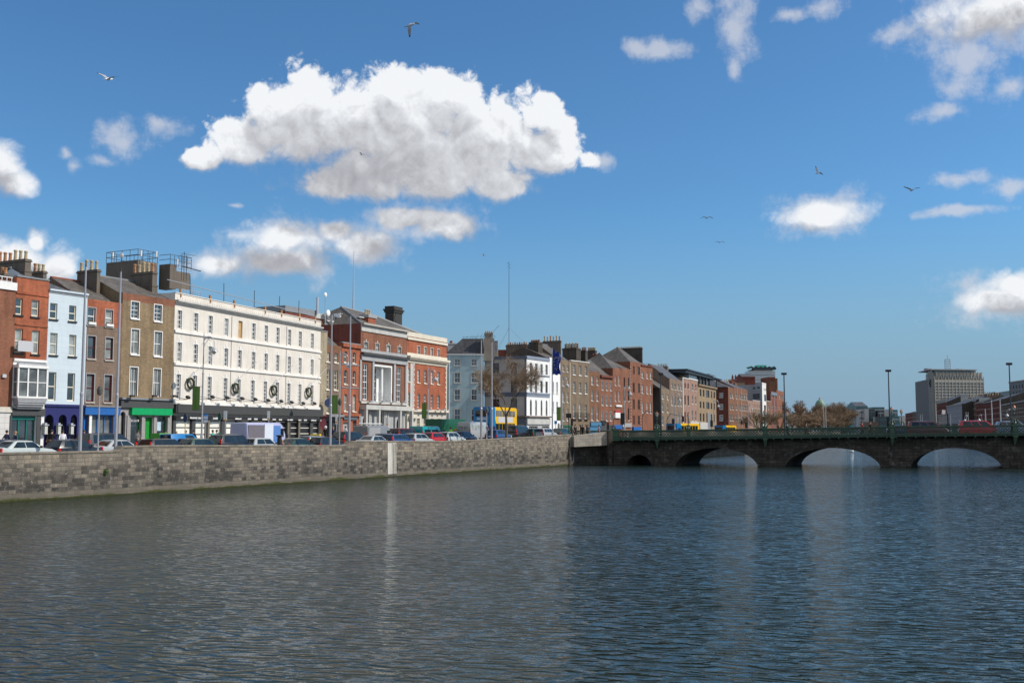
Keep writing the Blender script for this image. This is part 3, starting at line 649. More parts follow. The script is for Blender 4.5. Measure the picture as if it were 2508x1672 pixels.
class Bld:
    def __init__(s,name,label,line,u0,u1,m,top,D=9,side=None,cat='building',group=None,gap=.012,zb=None,bands=None,sidem=None,uy=None):
        a=on(line,u0) if uy is None else V2(P(u0,1056,uy[0]).x,uy[0]); b=on(line,u1) if uy is None else V2(P(u1,1056,uy[1]).x,uy[1])
        s.ang=math.atan2((b-a).y,(b-a).x); s.zb=landz(a.y)+.1 if zb is None else zb
        s.o=Vector((a.x,a.y,s.zb)); s.root=thing(name,label,cat,tuple(s.o),s.ang,group)
        s.M=Matrix.Translation(s.o)@Matrix.Rotation(s.ang,4,'Z'); s.Mi=s.M.inverted()
        s.L=(b-a).length; s.D=D; s.m=m; s.sidem=sidem or m; s.gap=gap
        s.f=Frame(Vector((0,0,0)),Vector((1,0,0)),s.root); s.sf=None; s.sL=0
        if side: 
            q=s.Mi@Vector((P(side[0],1056,side[1]).x,side[1],s.zb)); q.z=0; s.sq=q; s.sL=q.length; s.sf=Frame(q,-q,s.root)
        s.holes={'f':[],'s':[]}; s.H=s.at(u0 if top[0] is None else top[0],top[1])[1] if isinstance(top,tuple) else top
        s.bands=bands or []; s.rnd=random.Random(int(u0*7)+11)
    def hit(s,u,v,frame,d=0.0):
        """facade coordinates (s,z) where a column/row of the photo meets a facade plane"""
        fr=s.f if frame=='f' else s.sf
        r=s.Mi.to_3x3()@ray(u,v); c=s.Mi@Vector((0,0,EYE)); p0=fr.o+fr.n*d
        t=(p0-c).dot(fr.n)/r.dot(fr.n); q=c+r*t; return (q-fr.o).dot(fr.d), q.z
    def at(s,u,v,d=0.0): return s.hit(u,v,'f',d)
    def hits(s,u,v,sv):
        """(y,z) where the ray meets the plane s = sv across the building"""
        r=s.Mi.to_3x3()@ray(u,v); c=s.Mi@Vector((0,0,EYE)); t=(sv-c.x)/r.x; q=c+r*t; return q.y,q.z
    def row(s,c,cols,yT,yB,ref=0,nx=1,ny=2,fm=None,fw=.07,sill=None,sur=None,arch=0,fr='f',blind=.25,curt=.25,z=None,keyst=False,only=None,name='window'):
        fm=fm or WHITE
        x=cols[ref][0]; zT=s.hit(*c(x,yT),fr)[1] if z is None else z[1]; zB=s.hit(*c(x,yB),fr)[1] if z is None else z[0]
        ym=(yT+yB)/2; out=[]
        ws=[]
        for (a,b) in cols:
            s0=s.hit(*c(a,ym),fr)[0]; s1=s.hit(*c(b,ym),fr)[0]; ws.append((s0,s1))
        w=sum(b-a for a,b in ws)/len(ws)
        for i,(a,b) in enumerate(ws):
            m_=(a+b)/2; x0=round(m_-w/2,3); s.holes[fr].append((x0,zB,x0+w,zT,arch))
            F_=s.f if fr=='f' else s.sf
            fr_,pn,pb,pc,sl,su=window_meshes(w,zT-zB,nx,ny,fm,fw,'key' if keyst else 0,sill,sur)
            o=inst(name,fr_,s.root,F_(x0,0,zB),F_.ang); k=s.rnd.random()
            p=inst('pane',pb if k<blind else pc if k<blind+curt else pn,o,(0,0,0))
            if sl: inst('sill',sl,o,(0,0,0))
            if su: inst('surround',su,o,(0,0,0))
            out.append((x0,w,zB,zT,o))
        return out
    def opening(s,name,c,x0,x1,yT,yB,m,frm=None,arch=0,depth=.28,fr='f',n=1,z0=None,fw=.07):
        ym=yT; a=s.hit(*c(x0,ym),fr)[0]; b=s.hit(*c(x1,ym),fr)[0]; zT=s.hit(*c(x0,yT),fr)[1]; zB=(s.hit(*c(x0,yB),fr)[1] if yB else .02) if z0 is None else z0
        s.holes[fr].append((a,zB,b,zT,arch)); F_=s.f if fr=='f' else s.sf
        q=MB()
        if frm: 
            q.box(a,depth-.08,zB,a+fw,depth,zT,frm,F_); q.box(b-fw,depth-.08,zB,b,depth,zT,frm,F_); q.box(a+fw,depth-.08,zT-fw*1.4,b-fw,depth,zT,frm,F_); q.box(a+fw,depth-.08,zB,b-fw,depth,zB+.12,frm,F_)
            for i in range(1,n): x=a+(b-a)*i/n; q.box(x-fw*.45,depth-.09,zB+.12,x+fw*.45,depth-.01,zT-fw*1.4,frm,F_)
            o=q.build(name,s.root)
        g=MB(); g.box(a+.005,depth-.02,zB+.005,b-.005,depth+.03,zT-.005,m,F_); g.build('pane' if frm else name,o if frm else s.root)
        return a,b,zB,zT
    def trim(s,name,c,yT,yB,x,m,proj=.08,x0=None,x1=None,fr='f',parent=None,d1=0.0,z=None):
        zT=s.hit(*c(x,yT),fr)[1] if z is None else z[1]; zB=(s.hit(*c(x,yB),fr)[1] if yB is not None else 0.02) if z is None else z[0]
        L=s.L if fr=='f' else s.sL
        a=s.hit(*c(x0,(yT+(yB or yT))/2),fr)[0] if x0 is not None else .0; b=s.hit(*c(x1,(yT+(yB or yT))/2),fr)[0] if x1 is not None else L
        q=MB(); q.box(a,-proj,zB,b,d1,zT,m,s.f if fr=='f' else s.sf); return q.build(name,parent or s.root),a,b,zB,zT
    def grid(s,mb,F_,L,holes,m,H,skipend=False):
        xs={0,L}; zs={-1.2,H}
        for a,zb,b,zt,ar in holes: xs|={a,b}; zs|={zb,zt}
        if F_ is s.f:
            for z,_ in s.bands: zs.add(z)
        xs=sorted(x for x in xs if -1e-6<=x<=L+1e-6); zs=sorted(z for z in zs if z<=H)
        for i in range(len(xs)-1):
            for j in range(len(zs)-1):
                a,b,c,d=xs[i],xs[i+1],zs[j],zs[j+1]; cx,cz=(a+b)/2,(c+d)/2
                if b-a<1e-5 or d-c<1e-5 or any(h[0]<cx<h[2] and h[1]<cz<h[3] for h in holes): continue
                mm=m
                if F_ is s.f:
                    for z,bm in s.bands:
                        if cz>z: mm=bm
                mb.face([F_(a,0,c),F_(b,0,c),F_(b,0,d),F_(a,0,d)],mm,[(a,c),(b,c),(b,d),(a,d)])
        rv=.30
        for a,zb,b,zt,ar in holes:
            mm=m
            if F_ is s.f:
                for z,bm in s.bands:
                    if zb>z: mm=bm
            zs_=zt-ar
            mb.face([F_(a,0,zb),F_(a,0,zs_),F_(a,rv,zs_),F_(a,rv,zb)],mm); mb.face([F_(b,0,zs_),F_(b,0,zb),F_(b,rv,zb),F_(b,rv,zs_)],mm); mb.face([F_(a,0,zb),F_(a,rv,zb),F_(b,rv,zb),F_(b,0,zb)],mm)
            if ar<=0: mb.face([F_(a,0,zt),F_(b,0,zt),F_(b,rv,zt),F_(a,rv,zt)],mm)
            else:
                n=8; cx=(a+b)/2; w=(b-a)/2
                pts=[(cx-w*math.cos(math.pi*k/n),zs_+ar*math.sin(math.pi*k/n)) for k in range(n+1)]
                for (p,q) in zip(pts[:-1],pts[1:]):
                    mb.face([F_(p[0],0,p[1]),F_(q[0],0,q[1]),F_(q[0],0,zt),F_(p[0],0,zt)],mm,[p,q,(q[0],zt),(p[0],zt)])
                    mb.face([F_(p[0],0,p[1]),F_(p[0],rv,p[1]),F_(q[0],rv,q[1]),F_(q[0],0,q[1])],mm)
    def finish(s,roof='flat',rh=2.5,rm=None,cope=None,ridge=None,ins=0.4,hipL=False,hipR=False,back=None,cz=.12,ry=None):
        mb=MB(); H=s.H; g=s.gap; L=s.L; D=s.D
        s.grid(mb,s.f,L,s.holes['f'],s.m,H)
        Pr=(L-g,D); Pl=(g,D) if not s.sf else (s.sq.x,s.sq.y)
        if s.sf: s.grid(mb,s.sf,s.sL,s.holes['s'],s.sidem,H)
        else: mb.face([(g,D,-1.2),(g,0,-1.2),(g,0,H),(g,D,H)],s.sidem)
        if s.sf: Pr=(L-g,D); 
        mb.face([(L-g,0,-1.2),(Pr[0],Pr[1],-1.2),(Pr[0],Pr[1],H),(L-g,0,H)],s.sidem); mb.face([(Pr[0],Pr[1],-1.2),(Pl[0],Pl[1],-1.2),(Pl[0],Pl[1],H),(Pr[0],Pr[1],H)],s.sidem)
        mb.face([(0,0,H),(L,0,H),(Pr[0],Pr[1],H),(Pl[0],Pl[1],H)],LEAD)
        rm=rm or SLATE
        if roof in('gable','hip'):
            z0=H-.18 if roof=='gable' else H+.005; y0=ins; y1=D-.1; yr=(y0+y1)/2 if ry is None else ry; zr=H+rh; a,b=g+.01,L-g-.01; ha=(yr-y0)*.9 if hipL else 0; hb=(yr-y0)*.9 if hipR else 0
            r=MB(); A,B,C_,D_=(a,y0,z0),(b,y0,z0),(b,y1,z0),(a,y1,z0); E,F2=(a+ha,yr,zr),(b-hb,yr,zr)
            for fce in ((A,B,F2,E),(C_,D_,E,F2)): r.face(fce,rm)
            (r if hipL else mb).face([D_,A,E],rm if hipL else s.sidem); (r if hipR else mb).face([B,C_,F2],rm if hipR else s.sidem)
            rr=r.build('roof',s.root)
            q=MB(); q.box(E[0],yr-.12,zr-.05,F2[0],yr+.12,zr+.07,ridge or LEAD); q.build('ridge_tiles',rr)
        mb.build('wall',s.root)
        if cope: q=MB(); q.box(-.0,-.07,H,L,.30,H+cz,cope); q.build('coping',s.root)
        return s
    def chimney(s,c,xL,xC,xR,yT,yB,off=2.5,n=4,m=None,pm=(0,),ph=1.0,cap=True,drop=1.5,shoulder=None):
        m=m or CONC; s0,zT=s.at(*c(xC,yT),off); s1=s.at(*c(xR,yT),off)[0]; y1=s.hits(*c(xL,yT),s0)[0]; zB=s.at(*c(xC,yB),off)[1]
        y1=min(max(y1,off+.6),off+7); s1=max(s1,s0+.35)
        q=MB(); q.box(s0,off,zB-drop,s1,y1,zT-.22,m); 
        if cap: q.box(s0-.07,off-.07,zT-.22,s1+.07,y1+.07,zT-.1,m); q.box(s0-.02,off-.02,zT-.1,s1+.02,y1+.02,zT,m)
        if shoulder: zz=s.at(*c(xC,shoulder),off)[1]; q.box(s0-.1,off-.1,zz-.15,s1+.1,y1+.1,zz,m); q.box(s0-.06,off-.06,zB-drop,s1+.06,y1+.06,zz-.15,m)
        o=q.build('chimney',s.root)
        for k in range(n):
            t=(k+.5)/n; p=inst('pot',POTS[pm[k%len(pm)]],o,((s0+s1)/2,off+(y1-off)*t,zT-.03),0); p.scale=(1,1,ph*(1+.12*((k*7)%3-1))); 
        return o
# materials for fronts
BR_ORANGE=brick('orange_red_brick',(.44,.105,.04),(.33,.075,.03),(.28,.16,.11)); BR_RED=brick('soft_red_brick',(.28,.095,.05),(.22,.076,.042),(.22,.145,.10)); BR_BROWN=brick('brown_brick',(.19,.12,.085),(.25,.165,.115),(.20,.17,.14))
BR_YEL=brick('yellow_stock_brick',(.30,.20,.10),(.22,.15,.08),(.24,.20,.15)); BR_PALE=brick('pale_stock_brick',(.42,.34,.22),(.34,.28,.19),(.32,.28,.22)); BR_FAR=brick('far_red_brick',(.25,.10,.050),(.19,.075,.04),(.19,.135,.09)); BR_DRED=brick('dark_red_brick',(.19,.045,.03),(.24,.06,.04),(.18,.10,.08)); BR_DRK=brick('dark_brick',(.07,.055,.045),(.10,.08,.065),(.08,.07,.06)); BR_TAN=brick('tan_brick',(.235,.165,.105),(.19,.13,.085),(.20,.165,.125)); BR_PINK=render_wall('pink_render',(.32,.19,.14),.45); BR_OCH=render_wall('ochre_render',(.30,.21,.12),.5)
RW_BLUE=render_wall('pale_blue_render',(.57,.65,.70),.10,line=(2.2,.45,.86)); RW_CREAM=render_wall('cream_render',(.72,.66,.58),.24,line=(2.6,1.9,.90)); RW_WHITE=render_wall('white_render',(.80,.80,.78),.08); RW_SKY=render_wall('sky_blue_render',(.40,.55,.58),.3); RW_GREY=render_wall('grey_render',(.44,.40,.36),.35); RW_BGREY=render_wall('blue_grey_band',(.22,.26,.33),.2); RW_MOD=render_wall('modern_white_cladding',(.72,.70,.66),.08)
NAVY=mat('navy_paint',(.022,.022,.12),.4); BLUEP=mat('shop_blue_paint',(.02,.12,.38),.35); GREENP=mat('shop_green_paint',(.0,.33,.10),.4); GRN2=mat('door_green_paint',(.01,.25,.03),.4); TEAL=mat('teal_paint',(.0,.13,.10),.4); MAROON=mat('maroon_paint',(.10,.015,.02),.4); SIGNG=mat('blank_grey_board',(.50,.50,.52),.5,var=.03); SHOPGREY=mat('shop_grey_stone',(.30,.28,.27),.7); BLKV=mat('dark_interior',(.012,.011,.012),.7)
A1=Bld('brick_house','soft red brick house with white stone ground floor, cut by the left edge',LNA,-95,26,BR_RED,(26,R1(0,635)[1]))
A1.bands=[(-5,render_wall('banded_white_stone',(.62,.60,.57),.2,line=(9,.42,.6))),(A1.at(*R2(60,612))[1],BR_RED)]
A1.trim('string_course',R2,588,640,60,LSTONE,.1); A1.trim('parapet_band',R1,525,625,100,WHITE,.12); A1.H=A1.at(*R1(100,560))[1]
q=MB(); x0,z0=A1.at(*R1(20,470)); x1=A1.at(*R1(88,470))[0]; zt=A1.H
for k in range(6): q.box(A1.L-2.3+k*.42,.3,zt,A1.L-2.26+k*.42,.34,zt+.6,WHITE)
q.box(A1.L-2.3,.3,zt+.6,A1.L-.1,.34,zt+.66,WHITE); q.box(A1.L-2.3,.3,zt+.3,A1.L-.1,.33,zt+.33,WHITE); q.build('roof_railing',A1.root)
A1.trim('alarm_box',R2,265,298,15,SIGNG,.15,x0=15,x1=52)
A1.chimney(R1,-260,325,400,225,480,3.5,9,pm=(0,0,0,1,1,1),ph=1.15,shoulder=370); A1.finish('flat')
c2=A1.chimney(R1,400,555,585,380,440,7.0,3,pm=(0,0,1),ph=1.0)
A2=Bld('brick_house','orange brick house with white bay window above a green glazed shopfront',LNA,26.2,107,BR_ORANGE,(28.7,R1(0,445)[1]))
W2=[(187,290),(407,502)]
A2.row(R1,W2,725,940,0,fm=CREAM,sill=BLACKP,fw=.09); A2.row(R1,W2,1140,1445,1,fm=CREAM,sill=BLACKP,fw=.09,blind=.5)
for y in (640,1045): A2.trim('string_course',R1,y,y+22,160,BR_ORANGE,.07)
z_b=A2.at(*R2(100,120))[1]; A2.bands=[(-5,WHITE),(z_b,BR_ORANGE)]
q=MB(); q.box(-.02,-.14,z_b-.08,A2.L,0,z_b+.1,WHITE); q.box(.3,-.2,z_b-.42,A2.L-.1,0,z_b-.22,GREYP); q.build('cornice',A2.root)
def bay():
    x0=A2.at(*R2(128,300))[0]; x1=A2.at(*R2(415,300))[0]; zt=A2.at(*R2(215,205))[1]; zb=A2.at(*R2(215,485))[1]; d=.62
    b=bpy.data.objects.new('bay_window',None); COL.objects.link(b); b.parent=A2.root
    q=MB(); q.box(x0-.05,-d-.06,zt,x1+.05,0,zt+.22,WHITE); q.box(x0-.05,-d-.06,zb-.14,x1+.05,0,zb,WHITE)
    pts=[x0,x0+.10]+[x0+.1+(x1-x0-.2)*k/3 for k in (1,2,3)]+[x1]
    for k in range(4):
        x=x0+.02+(x1-x0-.04)*k/3; q.box(x-.06,-d,zb,x+.06,-d+.12,zt,WHITE)
    for k in range(3): 
        a=x0+.02+(x1-x0-.04)*k/3; q.box(a+.06,-d+.03,(zb+zt)/2-.03,a+(x1-x0-.04)/3-.06,-d+.1,(zb+zt)/2+.03,WHITE)
    q.box(x0-.04,-.1,zb,x0+.03,0,zt,WHITE); q.box(x0-.02,-d+.06,(zb+zt)/2-.03,x0+.02,0,(zb+zt)/2+.03,WHITE); q.build('frame',b)
    g=MB(); g.box(x0,-d+.07,zb,x1,-.01,zt,G_CURT,skip='td'); g.build('pane',b)
    q=MB(); 
    for k in range(5): t=k/5; q.box(x0+.25*t,-d*(1-t*t*.8)-.02,zb-.14-.16*(k+1),x1-.25*t,0,zb-.14-.16*k,GREYP)
    q.build('corbel',b)
bay()
A2.trim('fascia',R2,600,668,105,DGREY,.12); A2.trim('awning_rail',R2,575,598,120,GREYP,.3,x0=120,x1=400)
A2.opening('shop_door',R2,118,360,672,None,G_DARK,TEAL,n=3,fw=.1); A2.trim('transom',R2,685,712,118,TEAL,-.14,x0=118,x1=360,d1=.24)
A2.trim('door_surround',R2,668,None,365,DGREY,.06,x0=362,x1=402); A2.trim('door_surround',R2,668,None,100,DGREY,.06,x0=98,x1=116)
A2.chimney(R1,-20,60,120,410,460,4,2,pm=(1,),ph=.8)
A2.finish('flat',cope=LEAD)
x0,z0=A2.at(*R1(175,1275)); x1,z1=A2.at(*R1(365,1425))
t=thing('blank_sign_board','blank pale grey board mounted over a window of the orange brick house','sign',tuple(A2.M@Vector(((x0+x1)/2,-.5,z1))),A2.ang)
q=MB(); w=(x1-x0)/2; q.box(-w,-.03,0,w,.03,z0-z1,SIGNG); q.build('board',t)
for zz_ in (.2,.9): q=MB(); q.box(-.03,.03,zz_,.03,.5,zz_+.06,BLACKP); q.build('bracket',t)
A3=Bld('rendered_house','pale blue house with dark sills above a navy arched front',LNA,107.5,203.5,RW_BLUE,(110,R1(0,602)[1]))
W3=[(638,735),(885,975)]
A3.row(R1,W3,790,995,0,fm=CREAM,sill=BLACKP,fw=.09); A3.row(R1,W3,1172,1455,0,fm=CREAM,sill=BLACKP,fw=.09,blind=.5); A3.row(R2,[(475,552),(663,737)],242,525,0,fm=CREAM,fw=.09)
A3.trim('cornice',R1,602,625,580,RW_BLUE,.16); A3.trim('string_course',R1,640,652,580,GREYP,.05)
zn=A3.at(*R2(412,557))[1]; A3.bands=[(-5,NAVY),(zn,RW_BLUE)]; A3.trim('fascia',R2,557,580,412,NAVY,.12)
for a,b in ((445,530),(580,660),(700,762)): A3.opening('doorway',R2,a,b,662,None,BLKV,arch=.42,depth=.9)
for x in (425,557,683):
    a,z=A3.at(*R2(x,850)); q=MB(); q.box(a-.13,-.34,z,a+.13,-.08,z+.62,LGL); q.box(a-.2,-.4,z+.62,a+.2,-.0,z+.72,STEEL); q.box(a-.15,-.36,z-.06,a+.15,0,z,STEEL); q.box(a-.1,-.3,z+.72,a+.1,0,z+.84,STEEL); q.build('wall_lantern',A3.root)
A3.finish('gable',2.0,ins=.5,hipL=False,hipR=True)
A4=Bld('brick_house','narrow house with bright red upper brick, brown lower brick and blue shopfront',LNA,204,290,BR_BROWN,(208,R1(0,733)[1]))
A4.bands=[(A4.at(*R1(1072,1062))[1],BR_ORANGE)]
W4=[(1120,1222),(1350,1445)]
ww=A4.row(R1,W4,848,1065,0,fm=WHITE,sill=STONE,fw=.09,sur=GREYP); A4.row(R1,W4,1212,1500,0,fm=MAROON,sill=STONE,fw=.09,sur=GREYP); A4.row(R2,[(848,925),(1025,1100)],262,535,0,fm=MAROON,sill=STONE,fw=.09,sur=GREYP,blind=.6)
FLOW=mat('red_flowers',(.5,.02,.03),.7); LEAFM=mat('leaf_green',(.05,.11,.02),.7,var=.4,scale=9)
for x0,w,zb,zt,o in ww:
    t=thing('flower_box','white box of red flowers on the '+('left' if x0<1.5 else 'right')+' top sill of the red brick house','flower box',tuple(A4.M@Vector((x0+w/2,-.05,zb))),A4.ang,'white flower boxes on the top sills'); q=MB(); q.box(-.36,-.14,0,.36,.06,.2,WHITE); q.build('planter',t)
    q=MB(); rr=random.Random(5)
    for k in range(26): q.ball((rr.uniform(-.32,.32),rr.uniform(-.1,.02),.22+rr.random()*.13),.035,LEAFM if k%5 else FLOW,5,4)
    q.build('plants',t)
A4.trim('fascia',R2,585,662,800,BLUEP,.18); A4.trim('shop_cornice',R2,572,585,800,LEAD,.25)
A4.opening('shop_window',R2,905,1112,668,None,G_CURT,BLUEP,n=3); A4.opening('shop_door',R2,800,875,672,None,BLUEP,BLUEP); A4.trim('pilaster',R2,665,None,885,WHITE,.05,x0=878,x1=903); A4.trim('pilaster',R2,665,None,1120,BLUEP,.05,x0=1114,x1=1158)
A4.chimney(R1,990,1245,1275,360,560,2.4,4,pm=(0,),ph=1.25,shoulder=None)
A4.finish('gable',2.1,rm=SLATE_B,ins=.3,ridge=mat('red_ridge_tile',(.25,.07,.04),.8))
A5=Bld('brick_house','tan brick house with white sash windows above a green and grey shopfront',LNA,290.5,419.5,BR_YEL,(296,R1(0,655)[1]))
A5.bands=[(A5.at(*R1(1545,752))[1],BR_RED)]
W5=[(1680,1778),(1975,2072)]
A5.row(R1,W5,772,985,0,nx=2,ny=4,fw=.06,sill=WHITE,sur=WHITE); A5.row(R1,W5,1125,1445,0,nx=2,ny=2,sill=WHITE,sur=WHITE,blind=.7); A5.row(R2,[(1278,1352),(1508,1582)],195,478,0,nx=3,ny=2,sur=WHITE,fw=.06,curt=.8,blind=0)
A5.trim('shop_cornice',R2,492,512,1165,LEAD,.35); A5.trim('fascia',R2,512,592,1165,DGREY,.22); A5.trim('sign_fascia',R2,597,664,1278,GREENP,.3,x0=1278,x1=1675)
zs=A5.at(*R2(1165,597))[1]; A5.bands=[(-5,SHOPGREY),(zs,BR_YEL),A5.bands[0]]
A5.opening('doorway',R2,1188,1238,632,None,BLKV,arch=.3); A5.opening('shop_window',R2,1290,1392,672,None,G_DARK,GRN2,arch=.25); A5.opening('shop_door',R2,1432,1505,690,None,GRN2,GRN2); A5.opening('shop_window',R2,1548,1650,672,None,G_DARK,GRN2,arch=.25)
for x in (1175,1262,1405,1525,1660): A5.trim('pilaster',R2,670,None,x,SHOPGREY,.08,x0=x-12,x1=x+12)
A5.trim('opening_sign',R2,712,730,1290,WHITE,.04,x0=1290,x1=1365); A5.trim('poster',R2,735,822,1566,mat('pale_blue_poster',(.45,.58,.68),.6),-.22,x0=1566,x1=1602,d1=.25)
def text(s_,name,parent,loc,rot,size,m):
    c=bpy.data.curves.new(name,'FONT'); c.body=s_; c.size=size; c.extrude=.01; c.align_x='LEFT'; c.materials.append(m)
    tmp=bpy.data.objects.new(name,c); COL.objects.link(tmp); me=bpy.data.meshes.new_from_object(tmp.evaluated_get(bpy.context.evaluated_depsgraph_get())); bpy.data.objects.remove(tmp)
    o=bpy.data.objects.new(name,me); COL.objects.link(o); o.parent=parent; o.location=loc; o.rotation_euler=rot; return o
sx_,sz_=A5.at(*R2(1290,729)); text('GREETING CARDS','shop_lettering',A5.root,(sx_+.02,-.055,sz_+.03),(R(90),0,0),.155,BLACKP)
A5.chimney(R1,1668,1955,2010,385,600,2.0,5,pm=(1,0,0,0,1),ph=1.25,shoulder=560)
A5.finish('gable',1.9,rm=SLATE_B,ins=.05)
for x in (1250,1470,1675):
    a,z=A5.at(*R2(x,490)); q=MB(); q.tube((a,-.3,z-.1),(a,-.6,z+.1),.03,m=BLACKP); q.box(a-.22,-.75,z+.02,a+.22,-.5,z+.16,BLACKP); q.build('floodlight',A5.root)
# ---- rooftop water tank with antennas behind the tan brick house
WT=thing('rooftop_tank_house','weathered concrete tank house with rails and antennas behind the chimneys','tower',tuple(A5.M@Vector((0,11,0))),A5.ang)
def tank():
    b=A5
    def box(c,xL,xC,xR,yT,yB,off,mb):
        s0,zT=b.at(*c(xC,yT),off); s1=b.at(*c(xR,yT),off)[0]; y1=b.hits(*c(xL,yT),s0)[0]; zB=b.at(*c(xC,yB),off)[1]; mb.box(s0,off-11,zB,s1,y1-11,zT,CONC); return s0,s1,off-11,y1-11,zT
    m=MB(); a=box(R1,1362,1765,2018,240,700,13,m); m.build('tank_block',WT); m=MB(); c=box(R1,2040,2178,2262,292,610,12.0,m); c2=None; m.build('lift_block',WT)
    m=MB(); a3=box(R3,85,92,372,-52,190,12.2,m); m.build('stair_block',WT); m=MB(); m.box(a[0]-1.5,a[2]+.2,-1,a[1]+4.5,a[3],A5.H+1.6,CONC); m.build('base_block',WT)
    r=MB(); s0,s1,y0,y1,z=a
    P4=[(s0,y0),(s1,y0),(s1,y1),(s0,y1)]
    for i in range(4):
        p,q=P4[i],P4[(i+1)%4]
        for h in (.55,1.1): r.tube((p[0],p[1],z+h),(q[0],q[1],z+h),.03,n=5,m=DSTEEL)
        for k in range(4): t=k/4; r.tube((p[0]+(q[0]-p[0])*t,p[1]+(q[1]-p[1])*t,z),(p[0]+(q[0]-p[0])*t,p[1]+(q[1]-p[1])*t,z+1.1),.028,n=5,m=DSTEEL)
    s0,s1,y0,y1,z=c
    for h in (.5,1.0): r.tube((s0,y0,z+h),(s1+2,y0,z+h),.03,n=5,m=DSTEEL); r.tube((s0,y0,z+h),(s0,y1,z+h),.03,n=5,m=DSTEEL)
    for k in range(6): r.tube((s0+k*.6,y0,z-.2),(s0+k*.6,y0,z+1),.028,n=5,m=DSTEEL)
    r.build('guard_rails',WT)
    an=MB()
    for (x,y,h,w) in ((a[0]+.3,a[2],1.0,.09),(a[0]+.2,a[3]-.6,1.1,.09),(a[1]-.3,a[2],1.2,.1),(c[0]+.9,c[2],.6,.09)):
        an.tube((x,y-.1,a[4]-.3),(x,y-.1,a[4]+h),.03,n=5,m=STEEL); an.tube((x,y-.12,a[4]+h-.6),(x,y-.12,a[4]+h),w,n=7,m=WHITE)
    an.ball((a[0]-.1,(a[2]+a[3])/2,a[4]+.6),.28,WHITE,10,8,.4)
    x=c[1]+.9; y=c[2]+.2; z=c[4]
    for k in range(3): an.tube((x+k*.35,y,z-1.5),(x+k*.35,y,z+1.3+.3*(k%2)),.035,n=5,m=DSTEEL)
    for k in range(5): an.tube((x-.4,y,z-.3+k*.35),(x+1.5,y,z-.3+k*.35),.022,n=4,m=DSTEEL)
    an.tube((x,y,z+1.4),(x+1.9,y,z+1.4),.025,m=DSTEEL); an.tube((x,y,z),(x+2.8,y,z-.15),.06,m=DSTEEL)
    an.build('aerials',WT)
    st=MB(); x0,_,y0,_,_=a3; X=a3[1]-1.0; Z=A5.H+2.0
    st.box(X-1.2,y0-1.0,Z,X+1.6,y0,Z+.1,STEEL)
    for k in range(8): st.tube((X-1.2+k*.4,y0-1,Z),(X-1.2+k*.4,y0-1,Z+1.1),.028,n=4,m=STEEL)
    for h in (.55,1.1): st.tube((X-1.2,y0-1,Z+h),(X+1.6,y0-1,Z+h),.03,n=4,m=STEEL)
    for k in range(4): st.tube((X+.8+k*.25,y0-.5,Z-2.4),(X+.8+k*.25,y0-.5,Z+2.0-.5*k),.03,n=4,m=STEEL)
    st.build('access_platform',WT)
tank()
# ---- long cream hotel building
B=Bld('cream_hotel','long four storey cream building with white trims, black fascia and shutters',LNB,420,782,RW_CREAM,(420,R3(0,250)[1]),D=12)
WB=[(195,255),(420,478),(622,676),(842,893),(1030,1078),(1218,1268),(1392,1438),(1552,1598),(1713,1757),(1863,1902),(2030,2066)]
GREYREV=mat('window_white_frame',(.70,.69,.66),.5)
B.row(R3,WB[:4]+WB[5:],497,755,0,nx=2,ny=4,fw=.07,sur=WHITE,blind=.1); B.row(R3,[(a-5,b-5) for a,b in WB],938,1205,0,nx=2,ny=4,fw=.07,sur=WHITE,blind=.05,keyst=True)
B.row(R4,[(170,228),(388,442),(584,637),(797,845),(973,1022),(1160,1207),(1328,1372),(1487,1530),(1640,1683),(1788,1828),(1950,1986)],85,418,0,nx=2,ny=6,fw=.07,sur=WHITE,blind=0,keyst=True)
BOARD=mat('bare_plywood',(.50,.31,.13),.8,var=.25)
z1,z2=B.at(*R3(195,497))[1],B.at(*R3(195,755))[1]; x0=B.at(*R3(1030,760))[0]; B.holes['f'].append((x0,z2,x0+.72,z1,0)); q=MB(); q.box(x0,.16,z2,x0+.72,.22,z1,BOARD); q.build('boarded_window',B.root)
CORN=render_wall('dirty_white_cornice',(.50,.48,.45),.5); WSTR=render_wall('white_string_course',(.78,.75,.70),.18)
B.trim('cornice',R3,348,372,120,CORN,.38); B.trim('cornice_bed',R3,372,392,120,WSTR,.2); B.trim('string_course',R3,763,798,110,WSTR,.14); B.trim('string_course',R3,1215,1248,110,WSTR,.14); B.trim('string_course',R4,436,478,110,WSTR,.16)
for k in range(46): pass
q=MB(); zc=B.at(*R3(120,318))[1]
for k in range(70): q.box(.3+k*.385,-.02,zc-.05,.42+k*.385,0,zc+.03,CORN)
q.build('dentil_row',B.root)
FASC=render_wall('black_fascia_panel',(.050,.050,.050),.15,line=(1.9,2.5,.5)); SHUT=mat('white_shutter',(.80,.78,.70),.5,var=.05)
B.trim('fascia',R4,482,597,120,FASC,.45); B.trim('lower_fascia',R4,628,668,120,BLKV,.25)
zf=B.at(*R4(120,628))[1]; B.bands=[(-5,DGREY),(zf,RW_CREAM)]
ops=[(100,135,1),(172,385,1),(430,585,1),(618,775,1),(835,978,1),(1040,1160,1),(1180,1380,0),(1400,1480,1),(1510,1640,0),(1690,1790,0),(1815,1950,0),(1985,2060,0)]
STR=mat('cream_stripe_paint',(.62,.58,.50),.6); PLST=mat('olive_pilaster_paint',(.16,.14,.10),.6)
for a,b,w in ops:
    s0,s1,zB,zT=B.opening('shutter_bay',R4,a,b,672,None,SHUT if w else BLACKP)
    q=MB()
    for k in range(6):
        z=zB+.35+k*.62
        if z<zT: q.box(s0,.2,z,s1,.255,z+(.06 if w else .09),BLKV if w else STR)
    q.build('shutter_bars',B.root)
